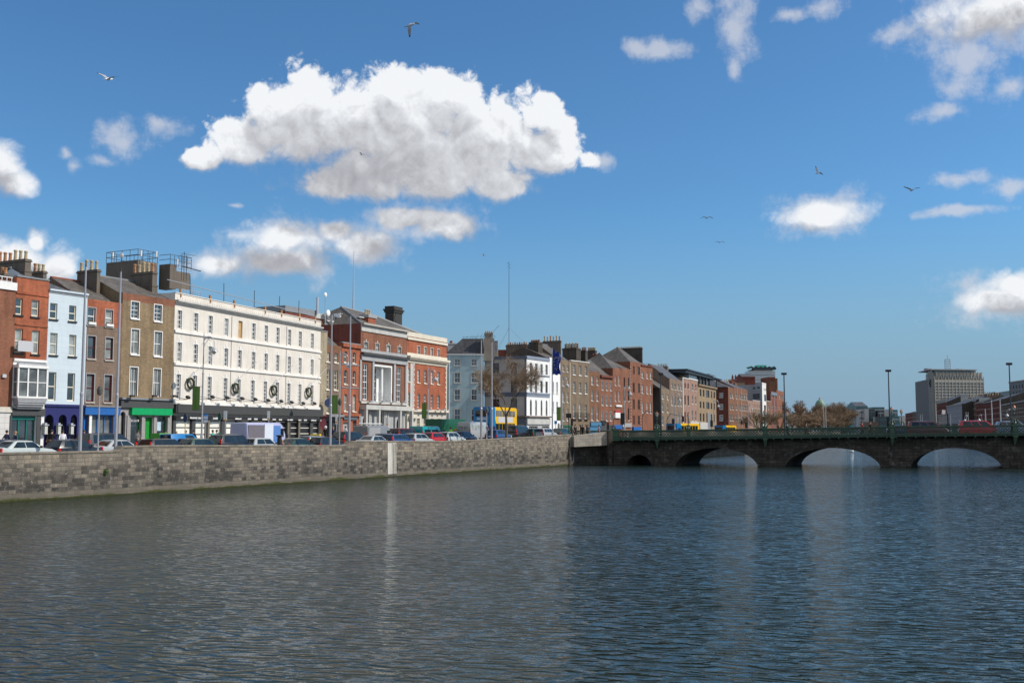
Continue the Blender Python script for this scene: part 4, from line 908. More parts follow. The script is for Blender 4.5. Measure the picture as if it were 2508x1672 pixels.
for a in (595,1495,1650,1795): B.trim('pilaster',R4,668,None,a,PLST,.08,x0=a-10,x1=a+12)
B.finish('flat',cope=WSTR,cz=.06)
TXT=mat('sign_plate_white',(.75,.74,.72),.5)
for a,b in ((200,243),(322,420),(432,483),(628,700),(922,1005),(1090,1135),(1172,1220),(1282,1355),(1420,1463),(1503,1545),(1618,1690),(1762,1800),(1835,1875),(1932,1998),(2055,2088)):
    s0,z=B.at(*R4(a,640)); s1=min(B.at(*R4(b,640))[0],B.L-.05); 
    q=MB(); zz=B.at(*R4(200,632))[1]-.28; n=max(3,int((s1-s0)/.11)); rr=random.Random(a)
    for k in range(n):
        x=s0+(s1-s0)*k/n; h=.13+.05*rr.random(); q.box(x,-.275,zz,x+(s1-s0)/n*.7,-.25,zz+h,TXT)
    q.build('fascia_lettering',B.root)
q=MB()
for x_ in (B.L*.335,B.L*.72): q2_=MB(); q2_.tube((x_,-.05,4.2),(x_,-.05,B.H-1.2),.025,n=5,m=GREYP); q2_.build('cable_conduit',B.root)
rl=MB(); zr=B.H+.55
rl.tube((-1.0,.15,zr+.5),(B.L*.97,.15,zr-.05),.04,n=6,m=STEEL)
for t in (.10,.30,.50,.68,.83): x=B.L*t; rl.tube((x-.15,.2,B.H),(x-.3+.3*t,.2,B.H+1.9),.035,n=5,m=DSTEEL)
rl.build('safety_rail',B.root)
for t in (.03,.2,.35,.56,.68,.82,.95):
    x=B.L*t; q.box(x-.1,-.06,B.H-.05,x+.1,.1,B.H+.42,RUST); q.box(x-.06,-.1,B.H-.3,x+.06,-.0,B.H,RUST)
q.build('rusty_brackets',B.root)
ns=['above the left end','at the second bay','at the third bay','at the fourth bay','under the second wreath','right of the second wreath','left of the third wreath','right of the third wreath','left of the last wreath','at the last bay']
for k,(x,y) in enumerate(((330,400),(655,395),(850,405),(1050,415),(1222,425),(1395,440),(1565,450),(1705,465),(1858,478),(2008,480))):
    s1,z=B.at(*R4(x,y),-1.0); s0=s1-1.3; t=thing('floodlight','black floodlight over the black fascia, '+ns[k],'floodlight',tuple(B.M@Vector((s0,0,z-.1))),B.ang,'floodlights along the cream building')
    q=MB(); q.tube((0,0,.25),(1.25,-.95,-.05),.025,n=5,m=BLACKP); q.tube((0,0,-.1),(1.25,-.95,-.05),.025,n=5,m=BLACKP); q.build('bracket',t)
    q=MB(); q.box(-.2,-.09,-.14,.2,.09,.14,BLACKP); q.box(-.17,.09,-.11,.17,.13,.11,G_DARK); o=q.build('lamp_head',t); o.location=(1.3,-.98,.16); o.rotation_euler=(R(-48),0,0)
WRM=mat('wreath_foliage',(.016,.045,.012),.8,var=.5,scale=12); BERRY=mat('wreath_red_berries',(.45,.03,.02),.5)
for k,(x,y,rx,ry_) in enumerate(((335,210,45,85),(933,275,40,78),(1442,302,35,78),(1905,327,34,75))):
    s,z=B.at(*R4(x,y)); zt=B.at(*R4(x,y-ry_))[1]; rad=(zt-z)*.78
    t=thing('wreath','round dark green wreath on the cream wall, '+('at the left end','second from the left','third from the left','at the right end')[k],'wreath',tuple(B.M@Vector((s,-.22,z))),B.ang,'wreaths on the cream building')
    q=MB(); rr=random.Random(k); bq=MB()
    for i in range(420):
        a=rr.random()*math.tau; b_=rr.random()*math.tau; r_=rad+.11*math.cos(b_)*rr.uniform(.6,1.1); p=Vector((math.cos(a)*r_,.10*math.sin(b_),math.sin(a)*r_)); d=Vector((rr.uniform(-1,1),rr.uniform(-1,1),rr.uniform(-1,1))).normalized()*.06; e=d.orthogonal().normalized()*.025
        q.face([p-d,p+e,p+d,p-e],WRM)
    for i in range(24): a=i/24*math.tau; q.tube((math.cos(a)*rad,0,math.sin(a)*rad),(math.cos(a+.27)*rad,0,math.sin(a+.27)*rad),.075,n=6,m=WRM,cap=False)
    for i in range(6): a=i/6*math.tau; bq.ball((math.cos(a)*(rad-.13),-.1,math.sin(a)*(rad-.13)),.03,BERRY,6,4)
    q.build('foliage',t); bq.build('berries',t)
    f=thing('wall_flagpole','bare thin flagpole slanting up beside '+('the first','the second','the third','the last')[k]+' wreath','flagpole',tuple(B.M@Vector((s-.3,-.02,zt-.25))),B.ang,'bare slanting flagpoles on the cream building')
    q=MB(); q.tube((0,-.05,0),(1.5,-1.7,2.3),.028,n=6,m=WHITE); q.ball((1.5,-1.7,2.3),.05,WHITE); q.build('pole',f); q=MB(); q.box(-.06,-.1,-.1,.06,0,.1,BLACKP); q.build('socket',f)
t=thing('round_hanging_sign','round dark navy hanging sign at the right end of the cream building','sign',tuple(B.M@Vector((B.L-.1,-.1,B.at(*R4(2110,465))[1]))),B.ang)
q=MB(); rad=.85*.62
for i in range(20):
    a,b=i/20*math.tau,(i+1)/20*math.tau
    for yy,fl in ((-.06,1),(.06,0)):
        T=[(0,yy,0),(math.cos(a)*.62,yy,math.sin(a)*.5),(math.cos(b)*.62,yy,math.sin(b)*.5)]; q.face(T if fl else T[::-1],mat('sign_navy',(.02,.03,.09),.4))
    q.face([(math.cos(a)*.62,-.06,math.sin(a)*.5),(math.cos(a)*.62,.06,math.sin(a)*.5),(math.cos(b)*.62,.06,math.sin(b)*.5),(math.cos(b)*.62,-.06,math.sin(b)*.5)],WHITE)
o=q.build('disc',t); o.location=(.62,-.75,0); o.rotation_euler=(0,0,R(-28)); q=MB(); q.tube((0,0,0),(.6,-.7,.0),.03,m=BLACKP); q.build('bracket',t)
# ---- terrace between the cream building and the side street
Y1_=Bld('brick_house','narrow yellow brick house front beside the cream building, above a maroon shopfront',LNC,782,798.6,BR_PALE,(798,R5(0,610)[1]),D=7)
Y1_.row(R5,[(548,563)],775,945,0,fm=BLACKP,sill=WHITE,blind=0); Y1_.row(R5,[(548,563)],1045,1270,0,fm=BLACKP,sill=WHITE,blind=0); Y1_.row(R6,[(546,561)],328,570,0,fm=BLACKP,sill=WHITE,blind=0)
Y1_.trim('fascia',R6,628,650,560,MAROON,.25); zz=Y1_.at(*R6(560,628))[1]; Y1_.bands=[(-5,MAROON),(zz,BR_PALE)]; Y1_.finish('flat',cope=LEAD)
Y2=Bld('brick_house','brown brick house with cream sashes and slate roof, behind the banner post',LNC,798.8,834.3,BR_BROWN,(800,R5(0,775)[1]),D=7)
Y2.bands=[(Y2.at(*R5(700,1015))[1],BR_FAR)]
Y2.row(R5,[(642,686),(747,803)],890,1012,1,nx=2,ny=2,fm=CREAM,sill=CREAM,fw=.09); Y2.row(R5,[(642,686),(742,798)],1118,1375,1,nx=2,ny=4,fm=CREAM,sill=CREAM,fw=.09); Y2.row(R6,[(640,684)],372,600,0,nx=2,ny=4,fm=CREAM,sill=CREAM)
Y2.trim('shop_cornice',R6,618,650,660,LEAD,.5); Y2.opening('shop_window',R6,640,690,700,None,G_DARK,DGREY); Y2.opening('shop_window',R6,710,790,700,None,G_DARK,DGREY,n=2); zz=Y2.at(*R6(660,650))[1]; Y2.bands=[(-5,DGREY),(zz,BR_BROWN),Y2.bands[0]]
Y2.finish('gable',2.4,rm=SLATE_B,ins=.1)
Y3=Bld('brick_house','slim orange brick house with arched windows and grey shop sign',LNC,834.6,880.5,BR_ORANGE,(840,R5(0,752)[1]),D=8)
for (c,y0,y1,ar) in ((R5,860,1010,.22),(R5,1110,1298,.22),(R6,345,575,.32)): Y3.row(c,[(878,922),(992,1034)],y0,y1,0,fm=CREAM,sill=LSTONE,arch=ar,fw=.08)
for y in (1022,1332): Y3.trim('string_course',R5,y,y+14,840,LEAD,.06)
Y3.trim('cornice',R5,752,800,845,BR_ORANGE,.22); Y3.trim('shop_cornice',R6,605,640,840,BR_ORANGE,.3); Y3.trim('sign_fascia',R6,645,690,870,mat('slate_blue_sign',(.10,.11,.13),.5),.15,x0=865,x1=1045)
Y3.opening('shutter',R6,865,955,720,None,GREYP); Y3.opening('shop_window',R6,995,1045,705,None,DGREY,GREYP); Y3.finish('flat',cope=LEAD)
# ---- brick and grey stone office with tall central recess
O=Bld('stone_and_brick_office','red brick and grey stone office with tall glazed recess behind white columns',LNC,880.8,994,BR_RED,(880.8,R5(0,492)[1]),D=16,sidem=BR_DRED)
GST=render_wall('grey_limestone',(.38,.38,.38),.3); LST=render_wall('pale_limestone',(.50,.49,.46),.3)
WO=[(1145,1192),(1297,1342),(1444,1490),(1590,1636)]
O.row(R5,WO,740,858,0,fm=WHITE,sur=LST,fw=.07,blind=.9,keyst=True); O.trim('cornice',R5,480,505,1075,STONE,.45); O.trim('frieze',R5,507,588,1075,LST,.12); O.trim('sill_band',R5,828,868,1090,GST,.1); O.trim('cornice_shadow_band',R5,880,905,1090,DGREY,.5); O.trim('entablature',R5,905,978,1090,GST,.22)  # dark grey cornice strip: the cornice shadow is put into its colour
for a,b in ((1128,1192),(1576,1634)): O.row(R5,[(a,b)],1030 if a<1200 else 1080,1508 if a<1200 else 1538,0,nx=2,ny=6,fm=WHITE,fw=.1,blind=0,curt=0)
for a,b in ((1078,1100),(1245,1268),(1530,1552),(1682,1700)): O.trim('pilaster',R5,975,1525,a,GST,.14,x0=a,x1=b)
zt=O.at(*R5(1270,1025))[1]; zb=O.at(*R5(1270,1530))[1]; a=O.at(*R5(1272,1200))[0]; b=O.at(*R5(1528,1200))[0]
O.holes['f'].append((a,zb,b,zt,0))
q=MB(); dd=1.6
q.face([(a,dd,zb),(b,dd,zb),(b,dd,zt),(a,dd,zt)],RW_WHITE); q.face([(a,0.3,zb),(a,dd,zb),(a,dd,zt),(a,.3,zt)],RW_WHITE); q.face([(b,dd,zb),(b,.3,zb),(b,.3,zt),(b,dd,zt)],RW_WHITE); q.face([(a,.3,zb),(b,.3,zb),(b,dd,zb),(a,dd,zb)],RW_WHITE); q.face([(a,.3,zt),(a,dd,zt),(b,dd,zt),(b,.3,zt)],RW_WHITE); q.build('recess',O.root)
q=MB(); q.box(a+.05,.1,zb,a+.3,.4,zt,RW_WHITE); q.box(b-.3,.1,zb,b-.05,.4,zt,RW_WHITE); q.box(a+.3,.1,zt-.3,b-.3,.4,zt,RW_WHITE); q.build('recess_frame',O.root)
q=MB(); xc=a+(b-a)*.6; q.lathe([(.28,0),(.24,.1),(.22,zt-zb-.4),(.28,zt-zb-.3)],(xc,.6,zb),12,RW_WHITE); q.build('column',O.root,smooth=True)
q=MB(); w_=(b-a)*.52; q.box(a+.3,1.35,zb+.1,a+.3+w_,1.5,zt-.3,G_CURT); gq=q.build('glazing',O.root); q=MB()
for k in range(4): x=a+.3+w_*k/3; q.box(x-.05,1.28,zb+.1,x+.05,1.36,zt-.3,WHITE)
for k in range(6): z=zb+.1+(zt-zb-.5)*k/5; q.box(a+.3,1.27,z-.06,a+.3+w_,1.35,z+.06,WHITE)
q.build('glazing_bars',gq)
q=MB()
for k in range(12): x=a+.35+(b-a-.7)*k/11; q.tube((x,-.05,zb),(x,-.05,zb+1.1),.015,n=4,m=STEEL)
for h in (.3,.6,.9,1.1): q.tube((a+.3,-.05,zb+h),(b-.3,-.05,zb+h),.018,n=4,m=STEEL)
q.build('balcony_rail',O.root)
O.trim('portico_lintel',R6,492,552,1100,LST,.9); O.trim('ledge',R6,440,470,1085,LST,.2)
zl=O.at(*R6(1100,552),-.9)[1]; zl=O.at(*R6(1100,552))[1]; O.bands=[(-5,GST),(O.at(*R6(1100,492))[1],BR_RED)]
for a_,b_ in ((1092,1112),(1264,1287),(1548,1566),(1705,1722)): 
    x0=O.at(*R6(a_,700))[0]; q=MB(); q.box(x0,-.85,.0,x0+.36,-.5,zl+.01,LST); q.build('portico_post',O.root)
for (a_,b_,yT,ar) in ((1125,1190,640,.9),(1330,1395,570,1.3),(1575,1630,665,.9)): O.opening('doorway',R6,a_,b_,yT,None,BLKV,arch=ar,depth=.8)
for (a_,b_,yT) in ((1196,1206,600),(1212,1222,600),(1400,1412,570),(1420,1434,600),(1445,1455,600),(1640,1648,630),(1655,1663,630)): O.trim('pilaster',R6,yT,None,a_,LST,.18,x0=a_,x1=b_)
for x in (1180,1345,1490,1630):
    s_,z=O.at(*R6(x,450)); q=MB(); q.box(s_-.22,-.7,z-.1,s_+.22,-.4,z+.12,STEEL); q.tube((s_,-.4,z-.1),(s_,0,z-.3),.03,m=STEEL); q.build('floodlight',O.root)
q=MB(); s0,z0=O.at(*R5(1200,505),4); s1=O.at(*R5(1315,505),4)[0]; zt=O.at(*R5(1200,415),4)[1]; zc=O.at(*R5(1200,375),4)[1]
q.box(s0,4,O.H-.3,s1-.3,5.2,zt,BR_ORANGE); q.box(s0-.12,3.88,zt,s1-.18,5.32,zc,GREYP); ch=q.build('chimney',O.root)
for k in range(3): inst('pot',POTS[0],ch,(s0+.3+k*.5,4.6,zc))
O.finish('flat')
# ---- orange brick building with cream bands
H_=Bld('brick_bank_building','orange brick building with cream stone bands, toothed cornice and quoins',LNC,994.3,1093,BR_ORANGE,(1000,R5(0,605)[1]),D=18,sidem=BR_DRED)
WH=[(1850,1880),(1938,1974),(2025,2058),(2112,2146)]
CST=render_wall('cream_stone',(.66,.60,.49),.25); GRS=render_wall('pale_grey_stone',(.52,.50,.46),.25)
H_.row(R5,WH,795,910,0,nx=2,ny=4,sur=CST,fw=.06); H_.row(R5,[(1727,1756)],1090,1268,0,nx=2,ny=4,sill=CST,fw=.06); H_.row(R5,[(1848,1882),(1940,1972),(2027,2060),(2113,2145)],1105,1278,0,nx=2,ny=4,sill=CST,fw=.06); H_.row(R6,[(1848,1880),(1937,1970),(2025,2060),(2113,2145)],345,525,0,nx=2,ny=4,fw=.06); H_.row(R6,[(1725,1755)],335,510,0,nx=2,ny=4,fw=.06)
H_.trim('parapet_band',R5,600,660,1705,CST,.08); H_.trim('parapet_string',R5,672,705,1705,CST,.2); H_.trim('sill_band',R5,878,915,1702,CST,.1); H_.trim('cornice',R5,918,945,1702,CST,.6); H_.trim('frieze',R5,962,1010,1702,CST,.12)
q=MB(); zc=H_.at(*R5(1702,945))[1]
for k in range(36): x=.15+k*(H_.L-.3)/36; q.box(x,-.5,zc-.22,x+.13,0,zc,CST)
q.build('modillions',H_.root)
x1_=H_.at(*R5(1790,1200))[0]; q=MB(); zb=H_.at(*R6(1730,545))[1]; q.box(0,-.03,zb,x1_-.02,-.001,zc-.6,GRS); 
hz_=[h for h in H_.holes['f'] if h[0]<x1_]
q.v=[];q.f=[];q.m=[];q.uv=[];q.ms=[]
xs=[0]+[v for h in hz_[:1] for v in (h[0]-.02,h[2]+.02)]+[x1_-.02]
q.box(xs[0],-.03,zb,xs[1],-.001,zc-.6,GRS); q.box(xs[2],-.03,zb,xs[3],-.001,zc-.6,GRS); q.build('stone_strip',H_.root)
q=MB(); z=zb; k=0
while z<zc-.7:
    w=.42 if k%2 else .28; q.box(x1_,-.06,z,x1_+w,0,z+.3,GRS); q.box(H_.L-w,-.06,z,H_.L+.03,0,z+.3,CST); z+=.34; k+=1
q.build('quoins',H_.root)
H_.bands=[(-5,render_wall('rusticated_cream_stone',(.60,.56,.48),.3,line=(1.1,.42,.5))),(H_.at(*R6(1730,545))[1],BR_ORANGE)]
H_.trim('cornice',R6,545,580,1730,CST,.4); H_.row(R6,[(1843,1880),(1932,1965),(2022,2062),(2113,2152)],668,None or 835,0,nx=2,ny=2,fm=CREAM,fw=.08,sur=CST); H_.opening('doorway',R6,1740,1790,690,None,BLKV); H_.trim('door_hood',R6,640,668,1730,CST,.5,x0=1728,x1=1830)
for x in (1765,1880,1950,2060,2130,2190):
    s_,z=H_.at(*R6(x,560)); s_=min(s_,H_.L-.2); q=MB(); q.box(s_-.2,-.95,z-.05,s_+.2,-.7,z+.15,STEEL); q.tube((s_,-.7,z),(s_,0,z-.2),.03,m=STEEL); q.build('floodlight',H_.root)
s0=H_.at(*R5(1480,440),9)[0]; zr=H_.at(*R5(1480,425),9)[1]
q=MB(); A=(-7.5,1.5,H_.H-.2); Bq=(H_.L-.3,1.5,H_.H-.2); Cq=(H_.L-.3,15,H_.H-.2); Dq=(-7.5,15,H_.H-.2); E=(-3.4,8,zr); Fq=(H_.L-6.5,8,zr-.3)
for f in ((A,Bq,Fq,E),(Cq,Dq,E,Fq),(Dq,A,E),(Bq,Cq,Fq)): q.face(f,SLATE_B)
rf=q.build('roof',H_.root); q=MB(); 
for a_,b_ in ((A,E),(E,Fq),(Bq,Fq)): q.tube(a_,b_,.14,n=5,m=LEAD)
q.build('lead_hips',rf); q=MB(); q.box(-5.2,4.0,0,-4.0,5.1,.08,WHITE); o=q.build('skylight',rf); o.location=(0,.1,H_.H+1.55); o.rotation_euler=(R(0),0,0)
s0,zt=H_.at(*R5(1532,262),7); s1=H_.at(*R5(1665,262),7)[0]; q=MB(); w=(s1-s0); CHD=mat('soot_black_stone',(.035,.033,.03),.8,var=.3)
q.box(s0+.15,7,zr-1.6,s1-.35,8.4,zt-.9,CHD); q.box(s0+.02,6.87,zt-.9,s1-.22,8.53,zt-.6,CHD); q.box(s0-.08,6.75,zt-.6,s1-.12,8.65,zt-.4,CHD); q.box(s0+.1,6.95,zt-.4,s1-.3,8.45,zt,CHD)
for k in range(4):
    z=zt-2.6+k*.4; q.box(s0+.3+.3*(k%2),6.95,z,s0+.5+.3*(k%2),7.0,z+.3,CHD)
q.build('ornate_chimney',H_.root); H_.finish('flat')
# ---- brick and metal roofs rising behind the cream building
RB=Bld('rear_office_block','dark red brick block with grey metal roof rising behind the cream building',LNC,700,878,BR_DRED,4.0,D=10,uy=(128,142),cat='building')
def rear():
    b=RB; m=MB()
    s0,zT=b.at(*R5(100,258)); s1=b.at(*R5(505,258))[0]; s2=b.at(*R5(640,290))[0]
    z0=2; m.box(s0,0,z0,s1,6,zT-.7,BR_DRED); m.box(s0-.1,-.1,zT-.7,s1+.1,6.1,zT,LEAD); m.box(s1+.1,.2,z0,s2,6,zT-.9,BR_FAR); m.box(s1+.1,.1,zT-.9,s2+.1,6.1,zT-.25,LST); m.build('brick_tower',b.root)
    sR=b.at(*R5(1075,560))[0]; zB=b.at(*R5(700,572))[1]; zP=b.at(*R5(700,395))[1]; zQ=b.at(*R5(1060,470))[1]; sM=b.at(*R5(590,560))[0]; sP=b.at(*R5(660,395))[0]
    m=MB(); METR=mat('grey_metal_roof',(.085,.085,.085),.5)
    F4=[(sM,0,zB),(sR,0,zB),(sR,0,zQ),(sP,0,zP)]; K_=[(x,8,z) for x,y,z in F4]
    m.face(F4,METR); m.face([F4[3],F4[2],K_[2],K_[3]],METR); m.face([F4[0],F4[3],K_[3],K_[0]],METR); m.face([F4[1],K_[1],K_[2],F4[2]],METR); m.build('metal_roof',b.root)
    m=MB(); m.box(sM+.2,.05,z0,sR,8,zB-.02,BR_DRED); m.build('brick_wall',b.root)
    m=MB(); x,z=b.at(*R5(620,550),-.1); x2,z2=b.at(*R5(750,480),-.1); m.face([(x,-.08,z),(x2-.4,-.08,z),(x2,-.08,z2),(x+.5,-.08,z2)],G_CURT); m.box(x+.45,-.14,z2,x2+.1,-.02,z2+.12,WHITE); m.build('roof_window',b.root)
    m=MB(); x,z=b.at(*R5(775,400)); x2,z2=b.at(*R5(945,430)); m.box(x,-.6,z-.5,x2,.4,z+.35,RW_WHITE); 
    for k in range(9): m.box(x+(x2-x)*k/9+.1,-.7,z+.1,x+(x2-x)*k/9+.3,-.6,z+.3,DGREY)
    m.build('white_balcony',b.root)
    m=MB(); x,z=b.at(*R5(670,360),-.5); m.ball((x,-.5,z),.42,WHITE,12,8,1,.3,1); m.tube((x-.5,-.4,z-1.5),(x-.5,-.4,z+2.2),.06,m=STEEL); m.tube((x-.5,-.4,z-.2),(x+1.3,-.4,z-1.3),.08,m=STEEL); m.ball((x-.5,-.4,z+2.3),.3,WHITE,8,6,1,.4); m.box(x-2.2,-.4,z-.3,x-1.9,-.2,z+1.8,STEEL); m.build('rooftop_antennas',b.root)
rear(); RB.H=3; RB.finish('flat')
# ================================================================ blue and grey corner, then the far terraces
SB=Bld('rendered_house','sky blue rendered house with four rows of white sash windows',LNG,1087.5,1184.6,RW_SKY,(1095,K1(0,458)[1]),D=9,uy=(169.0,169.35))
WS_=[(172,246),(386,462)]
for y0,y1 in ((517,603),(692,822),(905,1045),(1156,1312)): SB.row(K1,WS_,y0,y1,0,nx=2,ny=2,sill=LSTONE,sur=LSTONE,fw=.08,blind=.0,curt=0)
SB.trim('eaves_board',K1,452,466,80,WHITE,.2); SB.trim('shop_cornice',K1,1338,1356,160,DGREY,.3)
zz=SB.at(*K1(160,1356))[1]; SB.bands=[(-5,BLKV),(zz,RW_SKY)]
q=MB(); a=SB.at(*K1(105,800))[0]; q.tube((a,-.06,0),(a,-.06,SB.H),.05,m=WHITE); q.build('drainpipe',SB.root)
TCR=render_wall('tan_chimney_render',(.33,.27,.21),.3); q=MB(); xa,zt=SB.at(*K1(565,178),.3); xb=SB.at(*K1(662,178),.3)[0]; xc=SB.at(*K1(550,250),.3)[0]; xd,zm=SB.at(*K1(682,250),.3)
q.box(xc,.3,SB.H-1.0,xd,2.6,zm,TCR); q.box(xa,.45,zm,xb,2.4,zt-.25,TCR); q.box(xa-.08,.37,zt-.25,xb+.08,2.5,zt,TCR); c_=q.build('chimney',SB.root)
for k in range(4): p=inst('pot',POTS[0],c_,(xa+(xb-xa)*(k+.5)/4,1.2,zt-.02)); p.scale=(.8,.8,.5)
SB.finish('hip',rh=2.75+.0,rm=slate('dark_slate',(.055,.055,.06)),ins=.1,hipL=True,ry=3.2)
SB2=Bld('house_behind','dark slate roofed house behind, left of the sky blue house',LNG,1070,1100,BR_DRED,(1090,K1(0,450)[1]),D=9,uy=(178,178.5)); SB2.chimney(K1,60,85,200,312,345,2,4,m=GREYP,pm=(2,),ph=.7); SB2.finish('hip',rh=2.2,rm=slate('dark_slate',(.055,.055,.06)),ins=.1,hipR=True)
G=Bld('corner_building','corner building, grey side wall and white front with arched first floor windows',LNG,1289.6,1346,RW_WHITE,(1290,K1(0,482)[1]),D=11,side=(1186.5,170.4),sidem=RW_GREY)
G.row(K1,[(668,740),(893,970)],570,700,0,fm=DGREY,fr='s',blind=0,curt=.5); G.row(K1,[(668,740),(893,970)],792,950,0,fm=DGREY,fr='s',blind=0,curt=.5); G.row(K1,[(668,745),(893,975)],1030,1190,0,fm=DGREY,fr='s',blind=0,curt=.5)
WG=[(1140,1163),(1205,1229),(1275,1299),(1340,1363)]
BRNF=mat('brown_window_frame',(.16,.12,.10),.5)
G.row(K1,WG,570,698,0,fm=BRNF,sur=LEAD,blind=.5); G.row(K1,WG,790,938,0,fm=BRNF,sur=LEAD,blind=.3); G.row(K1,WG,1032,1238,0,fm=BRNF,arch=.55,blind=.3,sur=None)
for fr,x in (('f',1100),('s',1090)):
    m_=RW_BGREY if fr=='f' else mat('dark_blue_grey',(.10,.12,.16),.6)
    G.trim('parapet_band',K1,478,512,x,RW_BGREY if fr=='f' else m_,.14,fr=fr); G.trim('string_course',K1,705,720,x,m_,.12,fr=fr); G.trim('band',K1,962,995,x,m_,.06,fr=fr); G.trim('string_course',K1,940,962,x,m_,.14,fr=fr)
    G.trim('shop_cornice',K1,1243,1262,x,BRNF,.45,fr=fr); G.trim('shop_fascia',K1,1272,1355 if fr=='s' else 1350,x,mat('blue_grey_sign',(.10,.12,.15),.5) if fr=='s' else LST,.2,fr=fr)
G.opening('shutter',K1,1128,1238,1375,None,BRNF,GREYP,n=4); G.opening('shutter',K1,1295,1380,1375,None,BRNF,GREYP,n=3); G.opening('shop_window',K1,960,1050,1370,None,G_DARK,DGREY,fr='s')
G.bands=[(-5,GST),(G.at(*K1(1100,1272))[1],RW_WHITE)]
a=G.hit(*K1(1070,700),'s')[0]; q=MB(); q.box(a,-.05,0,G.sL+.02,0,G.H,mat('dark_blue_grey',(.10,.12,.16),.6),G.sf); q.build('corner_pilaster',G.root)
def stack(b,c,x0,x1,xr,yT,yB,yb,n,m,lab='chimney',ph=.7,pm=(0,1)):
    s0,zT=b.at(*c(x1,yT),yb); s1=b.at(*c(xr,yT),yb)[0]; y1=b.hits(*c(x0,yT),s0)[0]; zB=b.at(*c(x1,yB),yb)[1]
    y1=min(max(y1,yb+1),yb+9)
    q=MB(); q.box(s0,yb,zB-1.5,s1,y1,zT-.15,m); q.box(s0-.07,yb-.07,zT-.35,s1+.07,y1+.07,zT-.15,m); q.box(s0,yb,zT-.15,s1,y1,zT-.02,m); o=q.build(lab,b.root)
    for k in range(n): p=inst('pot',POTS[pm[(k*5+1)%len(pm)]],o,((s0+s1)/2,yb+(y1-yb)*(k+.5)/n,zT-.04)); p.scale=(1,1,ph*(1+.2*((k*3)%2)))
stack(G,K1,832,1097,1125,322,470,4.5,9,CONC,ph=.5,pm=(2,0)); stack(G,K1,1128,1245,1300,293,470,2.6,8,BR_DRK,ph=.5,pm=(2,0))
G.finish('flat',cope=RW_BGREY)
MT=thing('radio_mast','very tall thin steel radio mast rising behind the corner building','mast',tuple(P(1246.5,1056,186).xy)+(3.2,))
q=MB(); zt=P(1246.5,641,186).z-3.2; q.tube((0,0,0),(0,0,zt),.06,.035,6,DSTEEL); q.build('pole',MT); q=MB()
for k in range(4): q.tube((0,0,zt-.2-.3*k),(.35 if k%2 else -.35,0,zt-.2-.3*k),.025,n=4,m=DSTEEL)
q.build('aerials',MT); q=MB()
for a in (0,2.1,4.2): q.tube((0,0,zt*.62),(9*math.cos(a),9*math.sin(a),10.5),.012,n=4,m=DSTEEL)
q.build('stays',MT)
AE=thing('rooftop_aerial','thin branching rooftop aerial above the corner building chimneys','aerial',tuple(G.M@Vector((-5.5,6,G.H+2.6)))); q=MB(); rr=random.Random(4)
for k in range(16): q.tube((-2+k*.32,0,0),(-2+k*.32+rr.uniform(-.1,.5),0,.35+.09*k*rr.random()),.02,n=4,m=DSTEEL)
q.tube((-2.2,0,.3),(3,0,.5),.025,n=4,m=DSTEEL); q.tube((1.7,0,0),(3.6,0,2.2),.025,n=4,m=DSTEEL); q.tube((0,0,-3),(0,0,.4),.03,n=4,m=DSTEEL); q.build('elements',AE)
GB1=Bld('house_behind','tan gabled house behind the corner building, beside the tall chimney',LNG,1187,1219,render_wall('tan_chimney_render',(.33,.27,.21),.3),(1190,K1(0,440)[1]),D=6,uy=(175,175)); GB1.finish('gable',2.2,ins=.1)
GB2=Bld('house_behind','maroon walled house just left of the corner building chimneys',LNG,1218,1241,BR_DRED,(1220,K1(0,398)[1]),D=6,uy=(181,181)); GB2.finish('flat')
G2=Bld('rendered_house','plain white rendered house right of the corner building, behind the flag',LNG,1346.3,1372.6,RW_WHITE,(1350,K1(0,500)[1]),D=10,sidem=BR_DRK)
for y0,y1 in ((595,705),(812,958),(1065,1200)): G2.row(K1,[(1425,1445),(1475,1498)],y0,y1,1,nx=2,ny=4,sill=LSTONE,blind=.3)
G2.opening('doorway',K1,1492,1522,1335,1440,BRNF,arch=.5); G2.finish('gable',2.0,rm=SLATE_B,ins=.1,ridge=POTM[2]); stack(G2,K2,-115,130,140,185,420,3.5,6,CONC,ph=1.1,pm=(0,1,0))
def far(name,label,line,u0,u1,m,c,xt,yt,cols,rows,ref=0,D=9,fin=('flat',),fm=WHITE,sill=None,sur=None,nx=2,ny=2,blind=.3,kw={},side=None,sidem=None,fw=.09,ar=0):
    b=Bld(name,label,line,u0,u1,m,(c(xt,yt)[0],c(xt,yt)[1]),D=D,side=side,sidem=sidem)
    for (y0,y1) in rows: b.row(c,cols,y0,y1,ref,nx=nx,ny=ny,fm=fm,sill=sill,sur=sur,blind=blind,fw=fw,arch=ar)
    return b
b=far('brick_house','narrow tan house with four rows of paired windows over a green shopfront',LNG,1372.9,1398,BR_TAN,K2,135,450,[(155,178),(212,236)],[(520,615),(690,812),(895,1035),(1118,1290)],sill=STONE)
b.trim('fascia',K2,1345,1368,150,mat('dark_green_shop',(.02,.10,.05),.5),.2); b.trim('shopfront',K2,1368,None,150,mat('dark_green_shop',(.02,.10,.05),.5),.05); q=MB()
x,z=b.at(*K2(160,1440)); rr=random.Random(3)
for k in range(5):
    for j in range(3): q.tube((x+.35*k,-.1,z+.4*j),(x+.35*k+.2,-.1,z+.4*j+.35),.025,n=4,m=LST)
q.build('mural',b.root)
q=MB(); z=0
for k in range(40): q.box(b.L-.25,-.03,k*.32,b.L-.03,0,k*.32+.16,CREAM)
q.build('quoins',b.root); stack(b,K2,152,345,405,285,400,3.2,9,BR_DRK,ph=1.2,pm=(0,2,0,0)); b.finish('gable',2.9,rm=SLATE_B,ins=.1)
